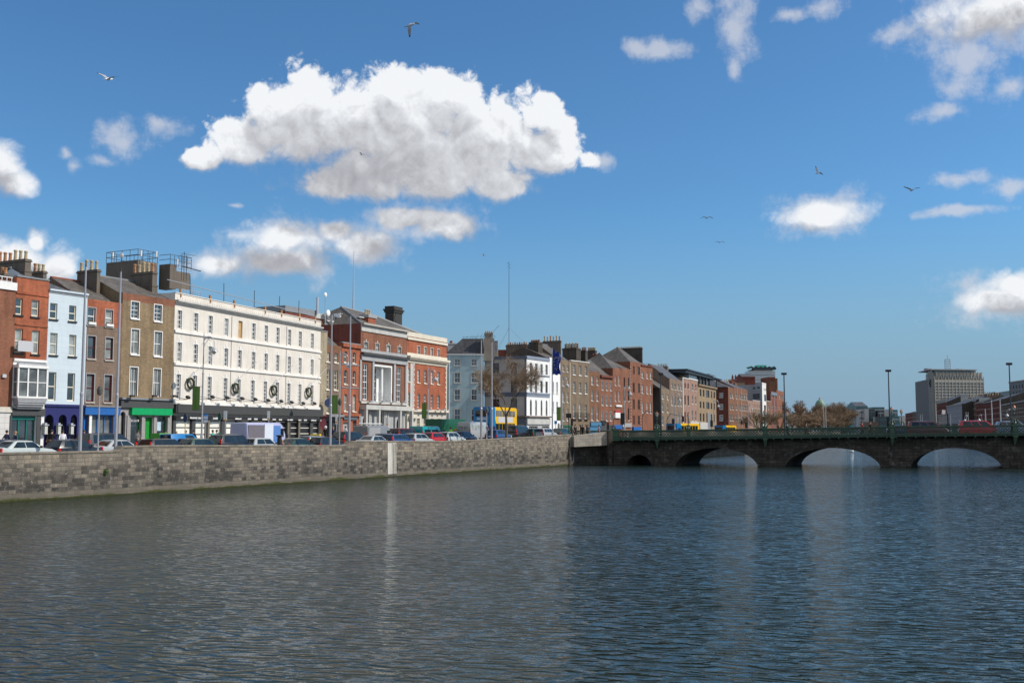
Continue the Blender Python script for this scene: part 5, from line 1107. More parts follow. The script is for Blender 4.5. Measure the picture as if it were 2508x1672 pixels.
b=far('brick_house','wide brown brick house with three bays and iron balconies',LNG,1398.3,1444.5,BR_TAN,K2,275,465,[(300,330),(380,411),(461,491)],[(520,655),(752,905),(1058,1255)],sill=WHITE,nx=2,ny=4,fw=.07)
q=MB(); z0=b.at(*K2(300,1262))[1]
for x0 in (300,380,461):
    a=b.at(*K2(x0,1200))[0]-.2
    for k in range(8): q.tube((a+k*.2,-.4,z0),(a+k*.2,-.4,z0+1.0),.02,n=4,m=BLACKP)
    q.box(a,-.42,z0-.05,a+1.45,0,z0+.03,BLACKP); q.box(a,-.42,z0+1,a+1.45,-.38,z0+1.05,BLACKP)
q.build('balconies',b.root); b.opening('doorway',K2,385,412,1345,None,LST); b.opening('doorway',K2,465,492,1345,None,LST)
stack(b,K2,405,470,500,320,465,3,3,BR_DRK,ph=.8,pm=(2,)); stack(b,K2,490,600,625,320,450,7,6,BR_DRK,ph=.8,pm=(0,)); b.finish('flat',cope=WHITE)
b=far('brick_house','low mottled red house with blue shopfront',LNG,1444.8,1470.3,BR_FAR,K2,530,605,[(550,576),(620,648)],[(675,795),(872,1015),(1100,1285)],sill=STONE,blind=.1)
b.trim('fascia',K2,1308,1360,535,mat('mid_blue_shop',(.05,.17,.30),.5),.25); b.trim('shopfront',K2,1362,None,535,mat('mid_blue_shop',(.05,.17,.30),.5),.06); b.opening('shop_window',K2,560,620,1375,None,G_DARK); b.finish('gable',1.9,ins=.1,ridge=POTM[1])
stack(b,K2,548,655,672,380,480,5.5,3,BR_DRED,ph=.4,pm=(2,))
b=far('brick_house','low deep red house with cornice and three window bays',LNG,1470.6,1501.8,BR_RED,K2,680,660,[(692,711),(750,770),(806,825)],[(748,865),(942,1075),(1165,1285)],sill=LSTONE,blind=.1,sur=GREYP)
b.trim('cornice',K2,660,690,680,BR_DRED,.35); b.trim('fascia',K2,1285,1340,685,BLACKP,.3,x0=680,x1=735); b.trim('shopfront',K2,1345,None,685,DGREY,.1); b.finish('gable',3.0,rm=SLATE_B,ins=.1)
b=far('brick_house','tall plain red house left of another with darker windows',LNG,1502,1522.3,BR_RED,K2,850,565,[(874,893),(924,943)],[(670,805),(882,1020)],sill=STONE,blind=.2)
b.trim('white_sign',K2,1070,1095,880,WHITE,.25,x0=878,x1=955); b.trim('white_board',K2,1175,1250,880,WHITE,.3,x0=862,x1=940); b.trim('fascia',K2,1345,1400,850,BLUEP,.25); b.trim('red_fascia',K2,1152,1176,865,mat('shop_red',(.45,.02,.02),.5),.3,x0=862,x1=940)
b.finish('hip',rh=3.2,rm=SLATE_B,ins=.1,hipL=True)
b=far('brick_house','tall plain red house with dark unpainted windows',LNG,1522.6,1544.8,BR_RED,K2,970,570,[(993,1013),(1050,1070)],[(695,832),(872,1015),(1115,1280)],fm=DGREY,sill=LSTONE,blind=0)
b.trim('fascia',K2,1320,1375,990,GREYP,.25); b.finish('hip',rh=2.6,rm=SLATE_B,ins=.1,hipR=True); 
b=far('brick_house','tallest bright red brick house, edged with pale quoins',LNG,1545.1,1571,BR_RED,K2,1100,477,[(1120,1142),(1190,1213)],[(540,650),(768,900),(995,1130),(1218,1340)],fm=DGREY,sur=BR_RED,blind=0)
q=MB()
for k in range(46):
    if k%2==0: q.box(-.0,-.04,k*.3,.2,0,k*.3+.2,LST); q.box(b.L-.2,-.04,k*.3,b.L,0,k*.3+.2,LST)
q.build('quoins',b.root); b.trim('hanging_lamp_board',K2,1372,1418,1110,BLUEP,.4,x0=1108,x1=1208)
stack(b,K2,905,1245,1253,283,480,2.0,14,BR_DRK,ph=.4,pm=(0,)); b.finish('hip',rh=3.2,rm=SLATE_B,ins=.1,hipL=True)
b=far('brick_house','red brick house with narrow white windows, last before the dark side wall',LNG,1571.3,1599.6,BR_RED,K2,1240,520,[(1243,1263),(1309,1329),(1357,1378)],[(615,705),(795,915),(1035,1180)],sill=STONE,blind=.9,fm=WHITE)
b.trim('parapet_band',K2,520,535,1240,BR_DRED,.2); b.finish('gable',1.8,ins=.1)
q=MB(); s_,z=b.at(*K2(1400,540),2); q.box(b.L-1,6,4,b.L+3.5,9,z+.3,RW_CREAM); q.build('rear_wing',b.root)
b=far('brick_house','lower tan corner house with a dark windowless side wall',LNH,1617.8,1641,BR_TAN,K3,250,588,[(268,290),(348,370)],[(675,762),(822,970),(1040,1180)],sill=LSTONE,side=(1600.2,227),sidem=BR_DRK,blind=.3)  # side wall in darker brick, its shade painted in
b.finish('hip',rh=2.8,rm=SLATE_B,ins=.1,hipL=False); stack(b,K3,190,358,372,235,400,5,6,BR_BROWN,ph=.8,pm=(0,))
q=MB(); s_,z=b.at(*K3(20,190),6); s2=b.at(*K3(435,190),6)[0]; z2=b.at(*K3(435,265),6)[1]; q.tube((s_,6,z),(s2,6,z),.05,n=4,m=DSTEEL); q.tube((s2,6,z),(s2,6,z2-2),.05,n=4,m=DSTEEL); q.tube((s2-.9,6,z),(s2-.9,6,z2-2),.04,n=4,m=DSTEEL); q.build('roof_frame',b.root)
b=far('brick_house','sooty grey brown house with four narrow bays and dark slate roof',LNH,1641.3,1673,BR_BROWN,K3,410,432,[(421,439),(470,489),(518,540),(565,587)],[(510,605),(715,865)],sill=LSTONE,blind=.4,nx=1)
b.row(K3,[(522,544),(568,590)],985,1160,0,fm=WHITE,blind=1); b.finish('gable',3.2,ins=.1)
b=far('pink_house','pink rendered house with a white edge strip and dark windows',LNH,1673.3,1688,BR_PINK,K3,615,420,[(630,651),(680,698)],[(505,590),(700,860),(968,1150)],fm=DGREY,sill=LSTONE,blind=0,nx=1)
q=MB(); q.box(0,-.06,0,.45,0,b.H,WHITE); q.build('white_strip',b.root); b.trim('parapet_band',K3,418,430,612,WHITE,.1); b.finish('flat')
b=far('pink_house','pink brick house with paired white framed windows beside the ochre building',LNH,1688.3,1710.3,BR_PINK,K3,715,432,[(749,769),(801,821)],[(520,625),(712,840),(950,1110)],sill=LSTONE,blind=.1,nx=1)
b.trim('parapet_band',K3,430,445,712,WHITE,.1); b.trim('shop_fascia',K3,1125,1180,735,LST,.3); b.finish('flat')
OC=far('ochre_building','ochre rendered building with dark paired windows under a modern glass penthouse',LNH,1710.6,1755.2,BR_OCH,K3,855,525,[(875,900),(925,948),(1050,1074),(1094,1117)],[(605,715),(800,905),(990,1120)],fm=DGREY,blind=0,D=14,nx=1)
OC.row(K3,[(976,1027)],620,735,0,nx=2,fm=DGREY,blind=0); OC.row(K3,[(978,1029)],810,920,0,nx=2,fm=DGREY,blind=0); OC.trim('bay_column',K3,985,None,980,LEAD,.3,x0=980,x1=1032); OC.trim('cornice',K3,525,548,855,BR_OCH,.4); OC.trim('shop_fascia',K3,1135,1245,860,LST,.35,x0=860,x1=980); OC.finish('flat')
def pent():
    q=MB(); s0,zT=OC.at(*K3(620,302),2); s1=OC.at(*K3(1040,302),2)[0]
    M_=lambda x,y:OC.at(*K3(x,y),2)
    DK=mat('dark_zinc',(.035,.045,.055),.5,.3)
    a,z=M_(700,440); b_,z2=M_(1020,540); q.box(a,2,OC.H-.2,b_,9,M_(900,390)[1],G_CURT); q.build('penthouse_glass',OC.root)
    q=MB(); q.box(M_(600,400)[0],1.2,M_(900,400)[1]-.2,M_(1060,400)[0],10,M_(900,388)[1],DK); q.box(M_(615,310)[0],1.0,M_(700,325)[1],M_(1030,310)[0],10,M_(700,303)[1],DK); q.box(M_(700,340)[0],2.5,M_(800,400)[1],M_(850,400)[0],9,M_(800,325)[1],DK); q.box(M_(850,340)[0],2.4,M_(800,400)[1],M_(960,400)[0],9,M_(800,335)[1],G_CURT)
    for x in (850,905,955,1010): q.box(M_(x,450)[0],1.6,OC.H,M_(x,450)[0]+.3,2,M_(x,395)[1],DK)
    q.build('penthouse_roof',OC.root)
    q=MB(); q.box(M_(1020,440)[0],1,M_(1100,445)[1],M_(1175,440)[0],8,M_(1100,430)[1],DK); q.box(M_(1030,430)[0],2,M_(1100,432)[1],M_(1130,430)[0],7,M_(1100,378)[1],G_CURT); q.tube((M_(1110,440)[0],1.5,OC.H-1),(M_(1110,440)[0],1.5,M_(1100,440)[1]),.15,m=DK); q.build('penthouse_terrace',OC.root)
pent()
b=far('brick_house','red terrace house with a dark side wall and three large white windows',LNI,1785,1799.6,BR_FAR,K3,1340,572,[(1357,1374),(1396,1413)],[(665,745),(840,930),(1010,1110)],sill=LSTONE,side=(1755.8,302),sidem=BR_DRED,blind=.2,D=12)
for y0,y1 in ((668,742),(845,930),(1020,1110)): b.row(K3,[(1190,1245)],y0,y1,0,nx=3,ny=2,fr='s',sur=WHITE,sill=LSTONE,blind=0,fw=.12)
b.trim('shopfront',K3,1190,None,1345,BR_DRED,.1); b.finish('hip',rh=2.4,ins=.1,hipL=True); stack(b,K3,1170,1330,1345,490,560,9,7,LST,ph=.6,pm=(0,))
b=far('brick_house','soft red terrace house with widely spaced narrow windows',LNI,1799.8,1816.5,BR_FAR,K3,1440,578,[(1452,1468),(1514,1530)],[(675,755),(850,935),(1015,1110)],sill=LSTONE,blind=.1); b.finish('hip',rh=2.2,ins=.1); stack(b,K3,1250,1390,1410,480,560,8,5,BR_DRED,ph=1)
b=far('brick_house','soft red terrace house with white arched windows',LNI,1816.8,1832.5,BR_FAR,K3,1548,598,[(1554,1570),(1587,1603),(1622,1638)],[(682,775),(852,950),(1025,1120)],sill=LST,sur=LST,ar=.4,blind=.5); b.finish('hip',rh=1.8,ins=.1); stack(b,K3,1405,1440,1470,510,570,7,2,BR_FAR,ph=.6)
b=far('pink_house','low pink house with tiny windows',LNI,1832.8,1845,BR_PINK,K3,1660,785,[(1668,1678),(1700,1710)],[(835,900),(960,1040)],sill=LSTONE,blind=.1); b.finish('flat')
b=far('brick_house','low tan and pink house with four small windows a floor',LNI,1845.2,1863,BR_TAN,K3,1730,785,[(1738,1749),(1766,1777),(1795,1806),(1823,1834)],[(845,910),(980,1040),(1120,1200)],sill=LSTONE,blind=.1,nx=1); b.bands=[(b.at(*K3(1740,918))[1],BR_PINK)]; b.finish('flat',cope=WHITE)
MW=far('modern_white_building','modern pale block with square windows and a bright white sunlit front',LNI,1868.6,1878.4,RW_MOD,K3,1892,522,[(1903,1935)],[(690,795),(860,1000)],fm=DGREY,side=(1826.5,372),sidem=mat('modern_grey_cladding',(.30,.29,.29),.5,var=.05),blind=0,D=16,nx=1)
MW.row(K3,[(1655,1695),(1725,1765),(1795,1835)],585,622,0,nx=1,ny=1,fr='s',fm=DGREY,sill=LSTONE,blind=0); MW.row(K3,[(1660,1835)],690,778,0,nx=6,ny=1,fr='s',fm=DGREY,blind=0); MW.row(K3,[(1900,1906),(1914,1920),(1928,1934)],588,630,0,nx=1,ny=1,fm=DGREY,blind=0); MW.finish('flat',cope=RW_MOD,cz=.4)
b=far('brick_house','low red house right of the modern white block',LNI,1878.7,1889.4,BR_FAR,K3,1958,797,[(1970,1985)],[(860,930),(980,1060)],sill=LSTONE,blind=.2); b.finish('flat',cope=WHITE)
b=far('brick_building','taller dark red building with glazed top storey',LNI,1889.7,1903.8,BR_DRED,K3,2025,640,[(2040,2052),(2090,2104)],[(665,750),(835,940),(1000,1080)],blind=.2); b.trim('top_storey',K3,652,700,2030,G_CURT,.2); b.finish('flat')
b=far('brick_building','far red brick tower house next to the bare trees',LNI,1904,1921,BR_RED,K3,2125,625,[(2150,2165),(2190,2205)],[(690,765),(860,930),(980,1060)],blind=.2); b.finish('flat')
# red turreted blocks and green roofed tower far behind the terrace
def block(name,label,u0,u1,v0,Y,m,D=14,cat='building'):
    b=Bld(name,label,LNI,u0,u1,m,(u0,v0),D=D,uy=(Y,Y),cat=cat,sidem=m); return b
b=block('brick_theatre_block','dark red brick block behind the modern white building',1821,1852,922.5,430,BR_DRED); b.trim('parapet_band',K3,405,425,1580,BR_DRED,.4); b.finish('hip',rh=1.5)
b=block('brick_turret','small red brick turret with two corner pinnacles',1794.5,1807,928,420,BR_DRED,6); b.row(K3,[(1425,1432),(1452,1460)],452,462,0,nx=1,ny=1,blind=1)
q=MB(); 
for x in (.1,b.L-.7): q.box(x,0,b.H,x+.6,.8,b.H+1.2,BR_DRED); q.tube((x+.3,.4,b.H+1.2),(x+.3,.4,b.H+2),.3,.0,6,BR_DRED)
q.build('pinnacles',b.root); b.finish('flat')
b=block('brick_chimney_block','broad red brick block with stepped flue and ivy',1885.5,1901,922.5,425,BR_FAR); b.trim('corbel_band',K3,425,445,2000,BR_DRED,.4); b.finish('flat')
b=block('brick_chimney_block','narrower red brick flue right of the broad one',1901.5,1907,926,425,BR_FAR); b.finish('flat')
b=block('ochre_rear_wing','low ochre rear wing with creeper behind the red terrace',1800,1826,937,415,BR_OCH); b.finish('flat')
GT=block('green_roofed_tower','tall glass tower with wavy copper green roof far behind the terrace',1839.5,1901,909,750,mat('tower_glass',(.22,.25,.27),.25,var=.15,scale=.2),16)
def tower():
    c=K3; b=GT; q=MB(); pane=mat('tower_white_band',(.50,.53,.54),.4,var=.1)
    zs=[b.at(*c(1700,y))[1] for y in (325,355,400,430,470)]
    for z in zs: q.box(-.15,-.15,z-.9,b.L+.15,16.1,z+.5,pane)
    z=b.H
    while z>5: z-=3.4; q.box(-.1,-.1,z-1.2,b.L+.1,16.05,z,pane)
    q.build('white_bands',b.root)
    q=MB(); s0=b.at(*c(1745,300))[0]; s1=b.at(*c(2040,300))[0]; z1=b.at(*c(1745,282))[1]; q.box(s0,1.5,b.H,s1,14.5,z1,G_DARK); q.build('top_storey',b.root)
    COP=mat('verdigris_copper',(.10,.42,.32),.6,var=.15); q=MB(); n=24; e0=b.at(*c(1698,270))[0]; e1=b.at(*c(2090,270))[0]; zr=b.at(*c(1745,266))[1]
    for k in range(n):
        xa,xb=e0+(e1-e0)*k/n,e0+(e1-e0)*(k+1)/n; wa=abs(((k/n*5.5)%1)*2-1)*1.3; wb=abs((((k+1)/n*5.5)%1)*2-1)*1.3
        q.face([(xa,-1.5,zr+wa),(xb,-1.5,zr+wb),(xb,17,zr+wb),(xa,17,zr+wa)],COP); q.face([(xa,-1.5,zr-1.2),(xb,-1.5,zr-1.2),(xb,-1.5,zr+wb),(xa,-1.5,zr+wa)],mat('dark_zinc',(.035,.045,.055),.5,.3))
    q.face([(e0,-1.5,zr-1.2),(e0,17,zr-1.2),(e1,17,zr-1.2),(e1,-1.5,zr-1.2)],DGREY); q.build('wavy_roof',b.root)
    q=MB(); s0=b.at(*c(1812,250))[0]; s1=b.at(*c(1965,250))[0]; q.box(s0,4,zr,s1,12,b.at(*c(1812,215))[1],COP); q.build('roof_box',b.root)
tower(); GT.finish('flat')
SP=thing('city_spire','very tall tapering steel spire rising far behind the brick offices','spire',tuple(P(861.3,1056,684).xy)+(3,)); q=MB(); q.tube((0,0,0),(0,0,P(861,615,684).z-3),1.7,.12,10,STEEL); q.build('shaft',SP,smooth=True)
q=MB(); q.lathe([(3.5,0),(3.5,.3),(0,.3)],n=14,m=STEEL); q.build('base_plate',SP)
# ---- far buildings beyond the trees
STONEF=mat('far_pale_stone',(.42,.41,.39),.7); GLT=mat('teal_glass_facade',(.04,.12,.13),.2,var=.3,scale=.15); GLD=mat('dark_glass_facade',(.03,.05,.06),.2,var=.3,scale=.15)
def fb(name,label,u0,u1,v,Y,m,D=20,roof=None,rm=None,rows=None):
    b=Bld(name,label,LNI,u0,u1,m,(u0,v),D=D,uy=(Y,Y),sidem=m,zb=3.2)
    if rows:
        q=MB(); n,mm=rows; z=b.H
        for k in range(n): z=b.H-1.5-k*3.4; q.box(.4,-.12,z-.5,b.L-.4,0,z,mm)
        q.build('floor_bands',b.root)
        q=MB(); k=1.5
        while k<b.L-1: q.box(k,-.1,1,k+.25,0,b.H-1,mm); k+=2.6
        q.build('mullions',b.root)
    b.finish(*( (roof,2.5) if roof else ('flat',))); return b
DM=Vector(P(2010,1056,880)); DR=thing('domed_building','long pale building with a green copper dome and statue, behind bare trees','building',(DM.x,DM.y,3.2))
def dome():
    zb=P(2010,1000,880).z-3.2; zt=P(2010,985,880).z-3.2; q=MB(); q.box(-24,-5,0,26,12,P(0,1013,880).z-3.2,STONEF); q.box(-9,-6,0,9,-4.8,P(0,1010,880).z-3.2,STONEF); q.build('wall',DR)
    q=MB(); r=(2020-1998)/2*880/F+.6; 
    for k in range(8): a=k*math.pi/4; q.tube((r*math.cos(a),r*math.sin(a),zb-6),(r*math.cos(a),r*math.sin(a),zb),.5,n=6,m=STONEF)
    q.lathe([(r*.8,zb-7),(r*.8,zb),(r+.6,zb),(r+.6,zb+.7)],n=16,m=STONEF); q.build('drum',DR)
    h=P(0,980,880).z-3.2-zb; COPG=mat('dome_green_copper',(.15,.25,.17),.6,var=.25); q=MB(); q.lathe([(r*math.cos(t*math.pi/14),zb+.7+h*math.sin(t*math.pi/14)) for t in range(8)],n=18,m=COPG); q.build('dome',DR,smooth=True)
    q=MB(); zt=zb+h; zs=P(0,971,880).z-3.2; q.lathe([(.9,zt),(.8,zt+2),(1.0,zt+2.2),(.5,zt+2.6),(.45,zs-1.4),(.62,zs-1.1),(.3,zs-.5),(.25,zs)],n=8,m=STONEF); q.build('statue',DR)
dome()
b=fb('church','grey church roof with slim spire left of the dome',1963,2000,1013,900,LEAD,16,rows=None)
q=MB(); x=b.at(1978,1000)[0]; z=P(1978,993,900).z-3.2; q.lathe([(1.6,0),(1.6,b.H+1.2),(1.2,b.H+1.4),(0,z)],(x,4,0),8,GREYP); q.build('spire',b.root)
fb('glass_office','dark glass office wing right of the bare trees',2060,2098,1002,640,GLD,30,rows=(7,GLT)); fb('pale_stair_tower','small pale rooftop block above the dark glass office',2074,2086,996,660,STONEF,10)
b=fb('glass_office','teal glass office tower with shallow pyramid roof',2098,2127,994,620,GLT,18,roof='hip',rows=(8,GLD)); b2=fb('stone_office','pale stone office pier between teal glass towers',2104.5,2119,1002,612,STONEF,5,rows=(3,GLD)); fb('stone_office','pale sunlit stone slab beside the dark glazed bay',2119,2129,1001,610,STONEF,8)
fb('glass_office','dark glazed office bay between two stone slabs',2129,2144,1001,618,GLD,14,rows=(8,GLT)); fb('stone_office','grey stone office slab with a deep dark opening',2144,2178,1002,622,STONEF,14); fb('glass_office','square dark glazed opening block in front of the stone slab',2151,2167,1004,617,GLD,4,rows=(5,GREYP)); fb('glass_office','teal penthouse block above the stone slab',2139,2168,996.5,640,GLT,12)
fb('glass_office','dark lower block with teal windows below the office slab',2151,2173,1020,600,GLD,8,rows=(5,GLT)); fb('low_brown_building','low brown building in front of the glass offices',2122,2152,1033,560,BR_BROWN,8); fb('glass_office','pale green glass office at the right of the office group',2178,2200,1003,640,GLT,12,rows=(8,STONEF)); fb('glass_office','low teal office behind the ornate lamp',2183,2204,1019,600,GLT,10,rows=(5,STONEF)); fb('low_pale_building','distant low pale building at the river bend',2196,2222,1023,1000,STONEF,10); fb('low_pale_building','tiny pale distant block right of the river bend',2206,2218,1018,1100,STONEF,10)
# ---- big office block with a clock on the right bank
def prism(q,pts,z0,z1,m):
    q.face([(x,y,z1) for x,y in pts],m); q.face([(x,y,z0) for x,y in pts[::-1]],m)
    for i in range(len(pts)): a,b=pts[i],pts[(i+1)%len(pts)]; q.face([(a[0],a[1],z0),(b[0],b[1],z0),(b[0],b[1],z1),(a[0],a[1],z1)],m)
OFC=render_wall('office_pale_concrete',(.48,.44,.375),.25)
def office_block():
    Y=470; m_=render_wall('office_concrete',(.26,.24,.21),.2); 
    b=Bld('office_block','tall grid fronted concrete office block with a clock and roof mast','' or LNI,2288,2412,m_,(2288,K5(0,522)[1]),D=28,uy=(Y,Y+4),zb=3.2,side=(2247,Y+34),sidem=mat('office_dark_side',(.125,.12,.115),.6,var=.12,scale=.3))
    A=lambda x,y,d=0:b.at(*K5(x,y),d)
    q=MB(); z0,z1=A(750,1000)[1]-8,A(750,578)[1]; n=14; s0,s1=A(745,700)[0],A(1560,700)[0]
    g=MB(); g.box(s0,-.05,z0,s1,-.01,z1,G_DARK); gg=g.build('glazing',b.root)
    w=(s1-s0)/n
    for k in range(n+1): x=s0+k*w; q.box(x-.13,-.4,z0,x+.13,-.05,z1+2.4,OFC)
    q.build('vertical_fins',b.root)
    q=MB(); fl=7; dz=(A(750,578)[1]-A(750,920)[1])/fl
    for k in range(12): z=z1-dz*k; q.box(s0,-.3,z-.35,s1,-.05,z+.05,OFC); q.box(s0,-.14,z-dz/2-.1,s1,-.05,z-dz/2+.1,OFC)
    for k in range(n): x=s0+(k+.5)*w; q.box(x-.12,-.16,z0,x+.12,-.05,z1,GREYP)
    q.build('spandrels',b.root)
    q=MB(); za=A(750,545)[1]; q.box(s0,-.35,z1,s1,-.0,za,OFC); q.build('parapet_band',b.root)
    # set-back upper storeys
    H=b.H; zu=A(770,420,3)[1]; s2,s3=A(762,450,3)[0],A(1522,450,3)[0]; q=MB(); fx=b.sq.x/b.sq.y; prism(q,[(s2,3),(s3,3),(s3,24),(s2+fx*21+.5,24)],H,zu,OFC); u=q.build('upper_storey',b.root); q=MB()
    zw0,zw1=A(770,525,3)[1],A(770,478,3)[1]; q.box(s2,2.9,zw0,s3,2.99,zw1,G_DARK); q.build('window_band',u); q=MB()
    for k in range(14): x=s2+(s3-s2)*k/13; q.box(x-.2,2.6,H,x+.2,3,zu+.3,OFC)
    q.build('fins',u); q=MB(); zr=A(770,378,3)[1]; sx=A(1480,385)[0]; prism(q,[(-.5,1.0),(sx,1.0),(sx,24),(-.5+fx*23,24)],zu+1.0,zu+1.4,GREYP); prism(q,[(s2,4),(s3-2,4),(s3-2,22),(s2+fx*18+.5,22)],zu,zu+1.05,G_DARK); q.build('roof_slab',u)
    q=MB(); q.box(A(790,370)[0],8,zu+1,A(860,370)[0],11,A(790,352,8)[1],GREYP); q.box(A(1320,370)[0],8,zu+1,A(1390,370)[0],11,A(1320,360,8)[1],OFC); q.build('plant_boxes',u)
    # side: ribs and plain corner panel with clock
    sL=b.sL; q=MB(); a=b.hit(*K5(660,800),'s')[0]
    for k in range(13): x=a*k/13; q.box(x,-.35,0,x+.35,0,b.H,GREYP,b.sf)
    q.build('side_ribs',b.root); q=MB(); q.box(a,-.5,0,sL+.1,0,b.H+3.5,m_,b.sf); q.build('corner_panel',b.root)
    cz=b.hit(*K5(695,600),'s'); q=MB(); 
    for k in range(12):
        t=k*math.pi/6; r=(b.hit(*K5(695,548),'s')[1]-cz[1]); q.box(cz[0]+r*math.sin(t)-.35,-.9,cz[1]+r*math.cos(t)-.35,cz[0]+r*math.sin(t)+.35,-.5,cz[1]+r*math.cos(t)+.35,BLACKP,b.sf)
    for k in range(24):
        t=k*math.pi/12; t2=t+math.pi/12; q.tube(b.sf(cz[0]+r*.72*math.sin(t),-.7,cz[1]+r*.72*math.cos(t)),b.sf(cz[0]+r*.72*math.sin(t2),-.7,cz[1]+r*.72*math.cos(t2)),.16,n=4,m=BLACKP)
    q.tube(b.sf(cz[0],-.8,cz[1]),b.sf(cz[0]+.5*r,-.8,cz[1]+.55*r),.22,n=4,m=BLACKP); q.tube(b.sf(cz[0],-.8,cz[1]),b.sf(cz[0]-.1*r,-.8,cz[1]-.6*r),.22,n=4,m=BLACKP); q.build('clock',b.root)
    ms=MB(); x=A(962,360,12)[0]; zt=A(962,130,12)[1]; zs=A(962,205,12)[1]; base=zu+1.3
    L=[(x+1.5*math.cos(t),12+1.5*math.sin(t)) for t in (.3,1.87,3.44,5.01)]
    for i,(px,py) in enumerate(L):
        ms.tube((px+(px-x)*.15,py,base),(px,py,zs),.1,n=4,m=GREYP); ms.tube((px,py,zs),(x,12,zt-2),.09,n=4,m=GREYP)
        nx_=L[(i+1)%4]
        for k in range(6): z=base+(zs-base)*k/5; ms.tube((px,py,z),(nx_[0],nx_[1],z),.06,n=4,m=GREYP); 
        for k in range(5): z=base+(zs-base)*k/5; ms.tube((px,py,z),(nx_[0],nx_[1],z+(zs-base)/5),.05,n=4,m=GREYP)
    ms.tube((x,12,zs),(x,12,zt),.1,n=4,m=GREYP); ms.build('roof_mast',b.root)
    b.finish('flat')
office_block()
# ---- shaded row along the right bank: fronts face left, towards the river
def rb(name,label,u0,Y0,u1,Y1,v0,m,D=10,rows=None,roof='flat',rh=2,rm=None,c=K5,x0=None,nw=5,fm=DGREY,h0=4.2):
    """building whose river front runs from (u0,Y0 far) to (u1,Y1 near)"""
    b=Bld(name,label,LNI,u0,u1,m,(u0,v0),D=D,uy=(Y0,Y1),zb=3.2,sidem=BR_DRK)  # side walls darkened: shade put into the brick colour, against the grazing sun
    n=max(2,int(b.L/2.6))
    if rows:
        h=(b.H-h0-.6)/rows
        for r_ in range(rows):
            zb=h0+r_*h; w=.9
            fr_,pn,pb,pc,sl,su=window_meshes(w,h*.62,2,2,fm,.08,0,LSTONE,None)
            for k in range(n):
                x=(k+.5)*b.L/n-w/2; b.holes['f'].append((round(x,3),zb,round(x,3)+w,zb+h*.62,0)); o=inst('window',fr_,b.root,(round(x,3),0,zb)); inst('pane',pc if (k+r_)%4==0 else pn,o,(0,0,0)); inst('sill',sl,o,(0,0,0))
    b.trim('shopfront',c,0,None,0,DGREY,.12,z=(0.02,3.3)); b.trim('cornice',c,0,None,0,STONE,.25,z=(b.H-.35,b.H-.05)); b.finish(roof,rh,rm,ins=.1); return b
rb('brick_building','dark brick building with roof cage left of the office block',2218.5,560,2236,520,1012,BR_DRED,rows=3); rb('brick_building','pale fronted small building left of the office block',2236,515,2250,500,1008,BR_BROWN,rows=3)
b=rb('brick_building','dark red building in front of the clock block',2296,380,2322,352,987,BR_DRED,rows=3,roof='gable'); b.trim('balustrade',K5,0,0,0,STONE,.3,z=(b.H,b.H+.9))
t=thing('billboard','small tilted white billboard facing the river in front of the dark red building','sign',tuple(P(2311,1009,335))); q=MB(); q.box(-.65,-.05,-.7,.65,.05,.7,SIGNG); o=q.build('panel',t); o.rotation_euler=(0,R(12),R(20)); q=MB(); q.tube((0,0,-5.5),(0,0,-.6),.06,m=STEEL); q.build('post',t)
rb('stone_building','low pale stone building beside the grey rendered house',2299,350,2321,330,1015,STONE,rows=2)
rb('grey_house','grey rendered house with mansard roof facing the river',2321,332,2358,306,993,mat('cool_grey_render',(.33,.33,.36),.7),rows=3,roof='gable',rh=1.5,fm=WHITE)
for (u0,Y0,u1,Y1,v,m_,l,rh_) in ((2354,330,2374,315,987,BR_DRED,'first of three dark buildings right of the grey mansard house',1.8),(2374,314,2393,301,982,BR_BROWN,'middle of three dark buildings right of the grey mansard house',2.2),(2393,300,2412,289,985,BR_DRED,'last of three dark buildings, left of the thick pale pole',1.6)):
    b=rb('brick_building',l,u0,Y0,u1,Y1,v,m_,rows=3,roof='hip',rh=rh_); b.H+=0
    for k in range(2):
        x=b.L*(.12+.7*k); q=MB(); q.box(x,2.5,b.H-.5,x+1.0,4.3,b.H+1.7,BR_BROWN); o=q.build('chimney',b.root)
        for j in range(3): inst('pot',POTS[0],o,(x+.5,2.8+j*.6,b.H+1.7))
    for k in range(3): x=b.L*(.2+.28*k); q=MB(); q.box(x-.5,.5,b.H,x+.5,2,b.H+1.2,LST); q.box(x-.38,.47,b.H+.15,x+.38,.5,b.H+1.0,G_DARK); q.build('dormer',b.root)
stk=thing('rooftop_chimney_stack','pale rooftop stack above the long dark red building','chimney',tuple(P(2362,980,340))); q=MB(); q.box(-.8,-.8,-6,.8,.8,1.6,LST); q.build('shaft',stk); q=MB(); q.box(-1,-1,1.6,1,1,2.0,LST); q.build('cap',stk)
rb('brick_building','dark brick building under the flagpoles on the right bank',2412,288,2455,258,984,BR_DRED,rows=3,roof='gable',rh=1.5); rb('brick_building','dark brick building by the right end of the bridge',2455,256,2520,214,990,BR_BROWN,rows=3)
b=rb('modern_office','grey modern office with setback floors at the right edge',2476,330,2560,300,934,mat('grey_cladding',(.13,.13,.135),.5,var=.15),rows=6); b=rb('modern_office','lower glass office left of the grey modern one',2441,360,2478,340,961,mat('grey_green_glass',(.08,.11,.115),.3,var=.2),rows=4)
rb('white_top_building','pale rooftop storey behind the right bank houses',2410,420,2432,410,971,RW_MOD,rows=2)
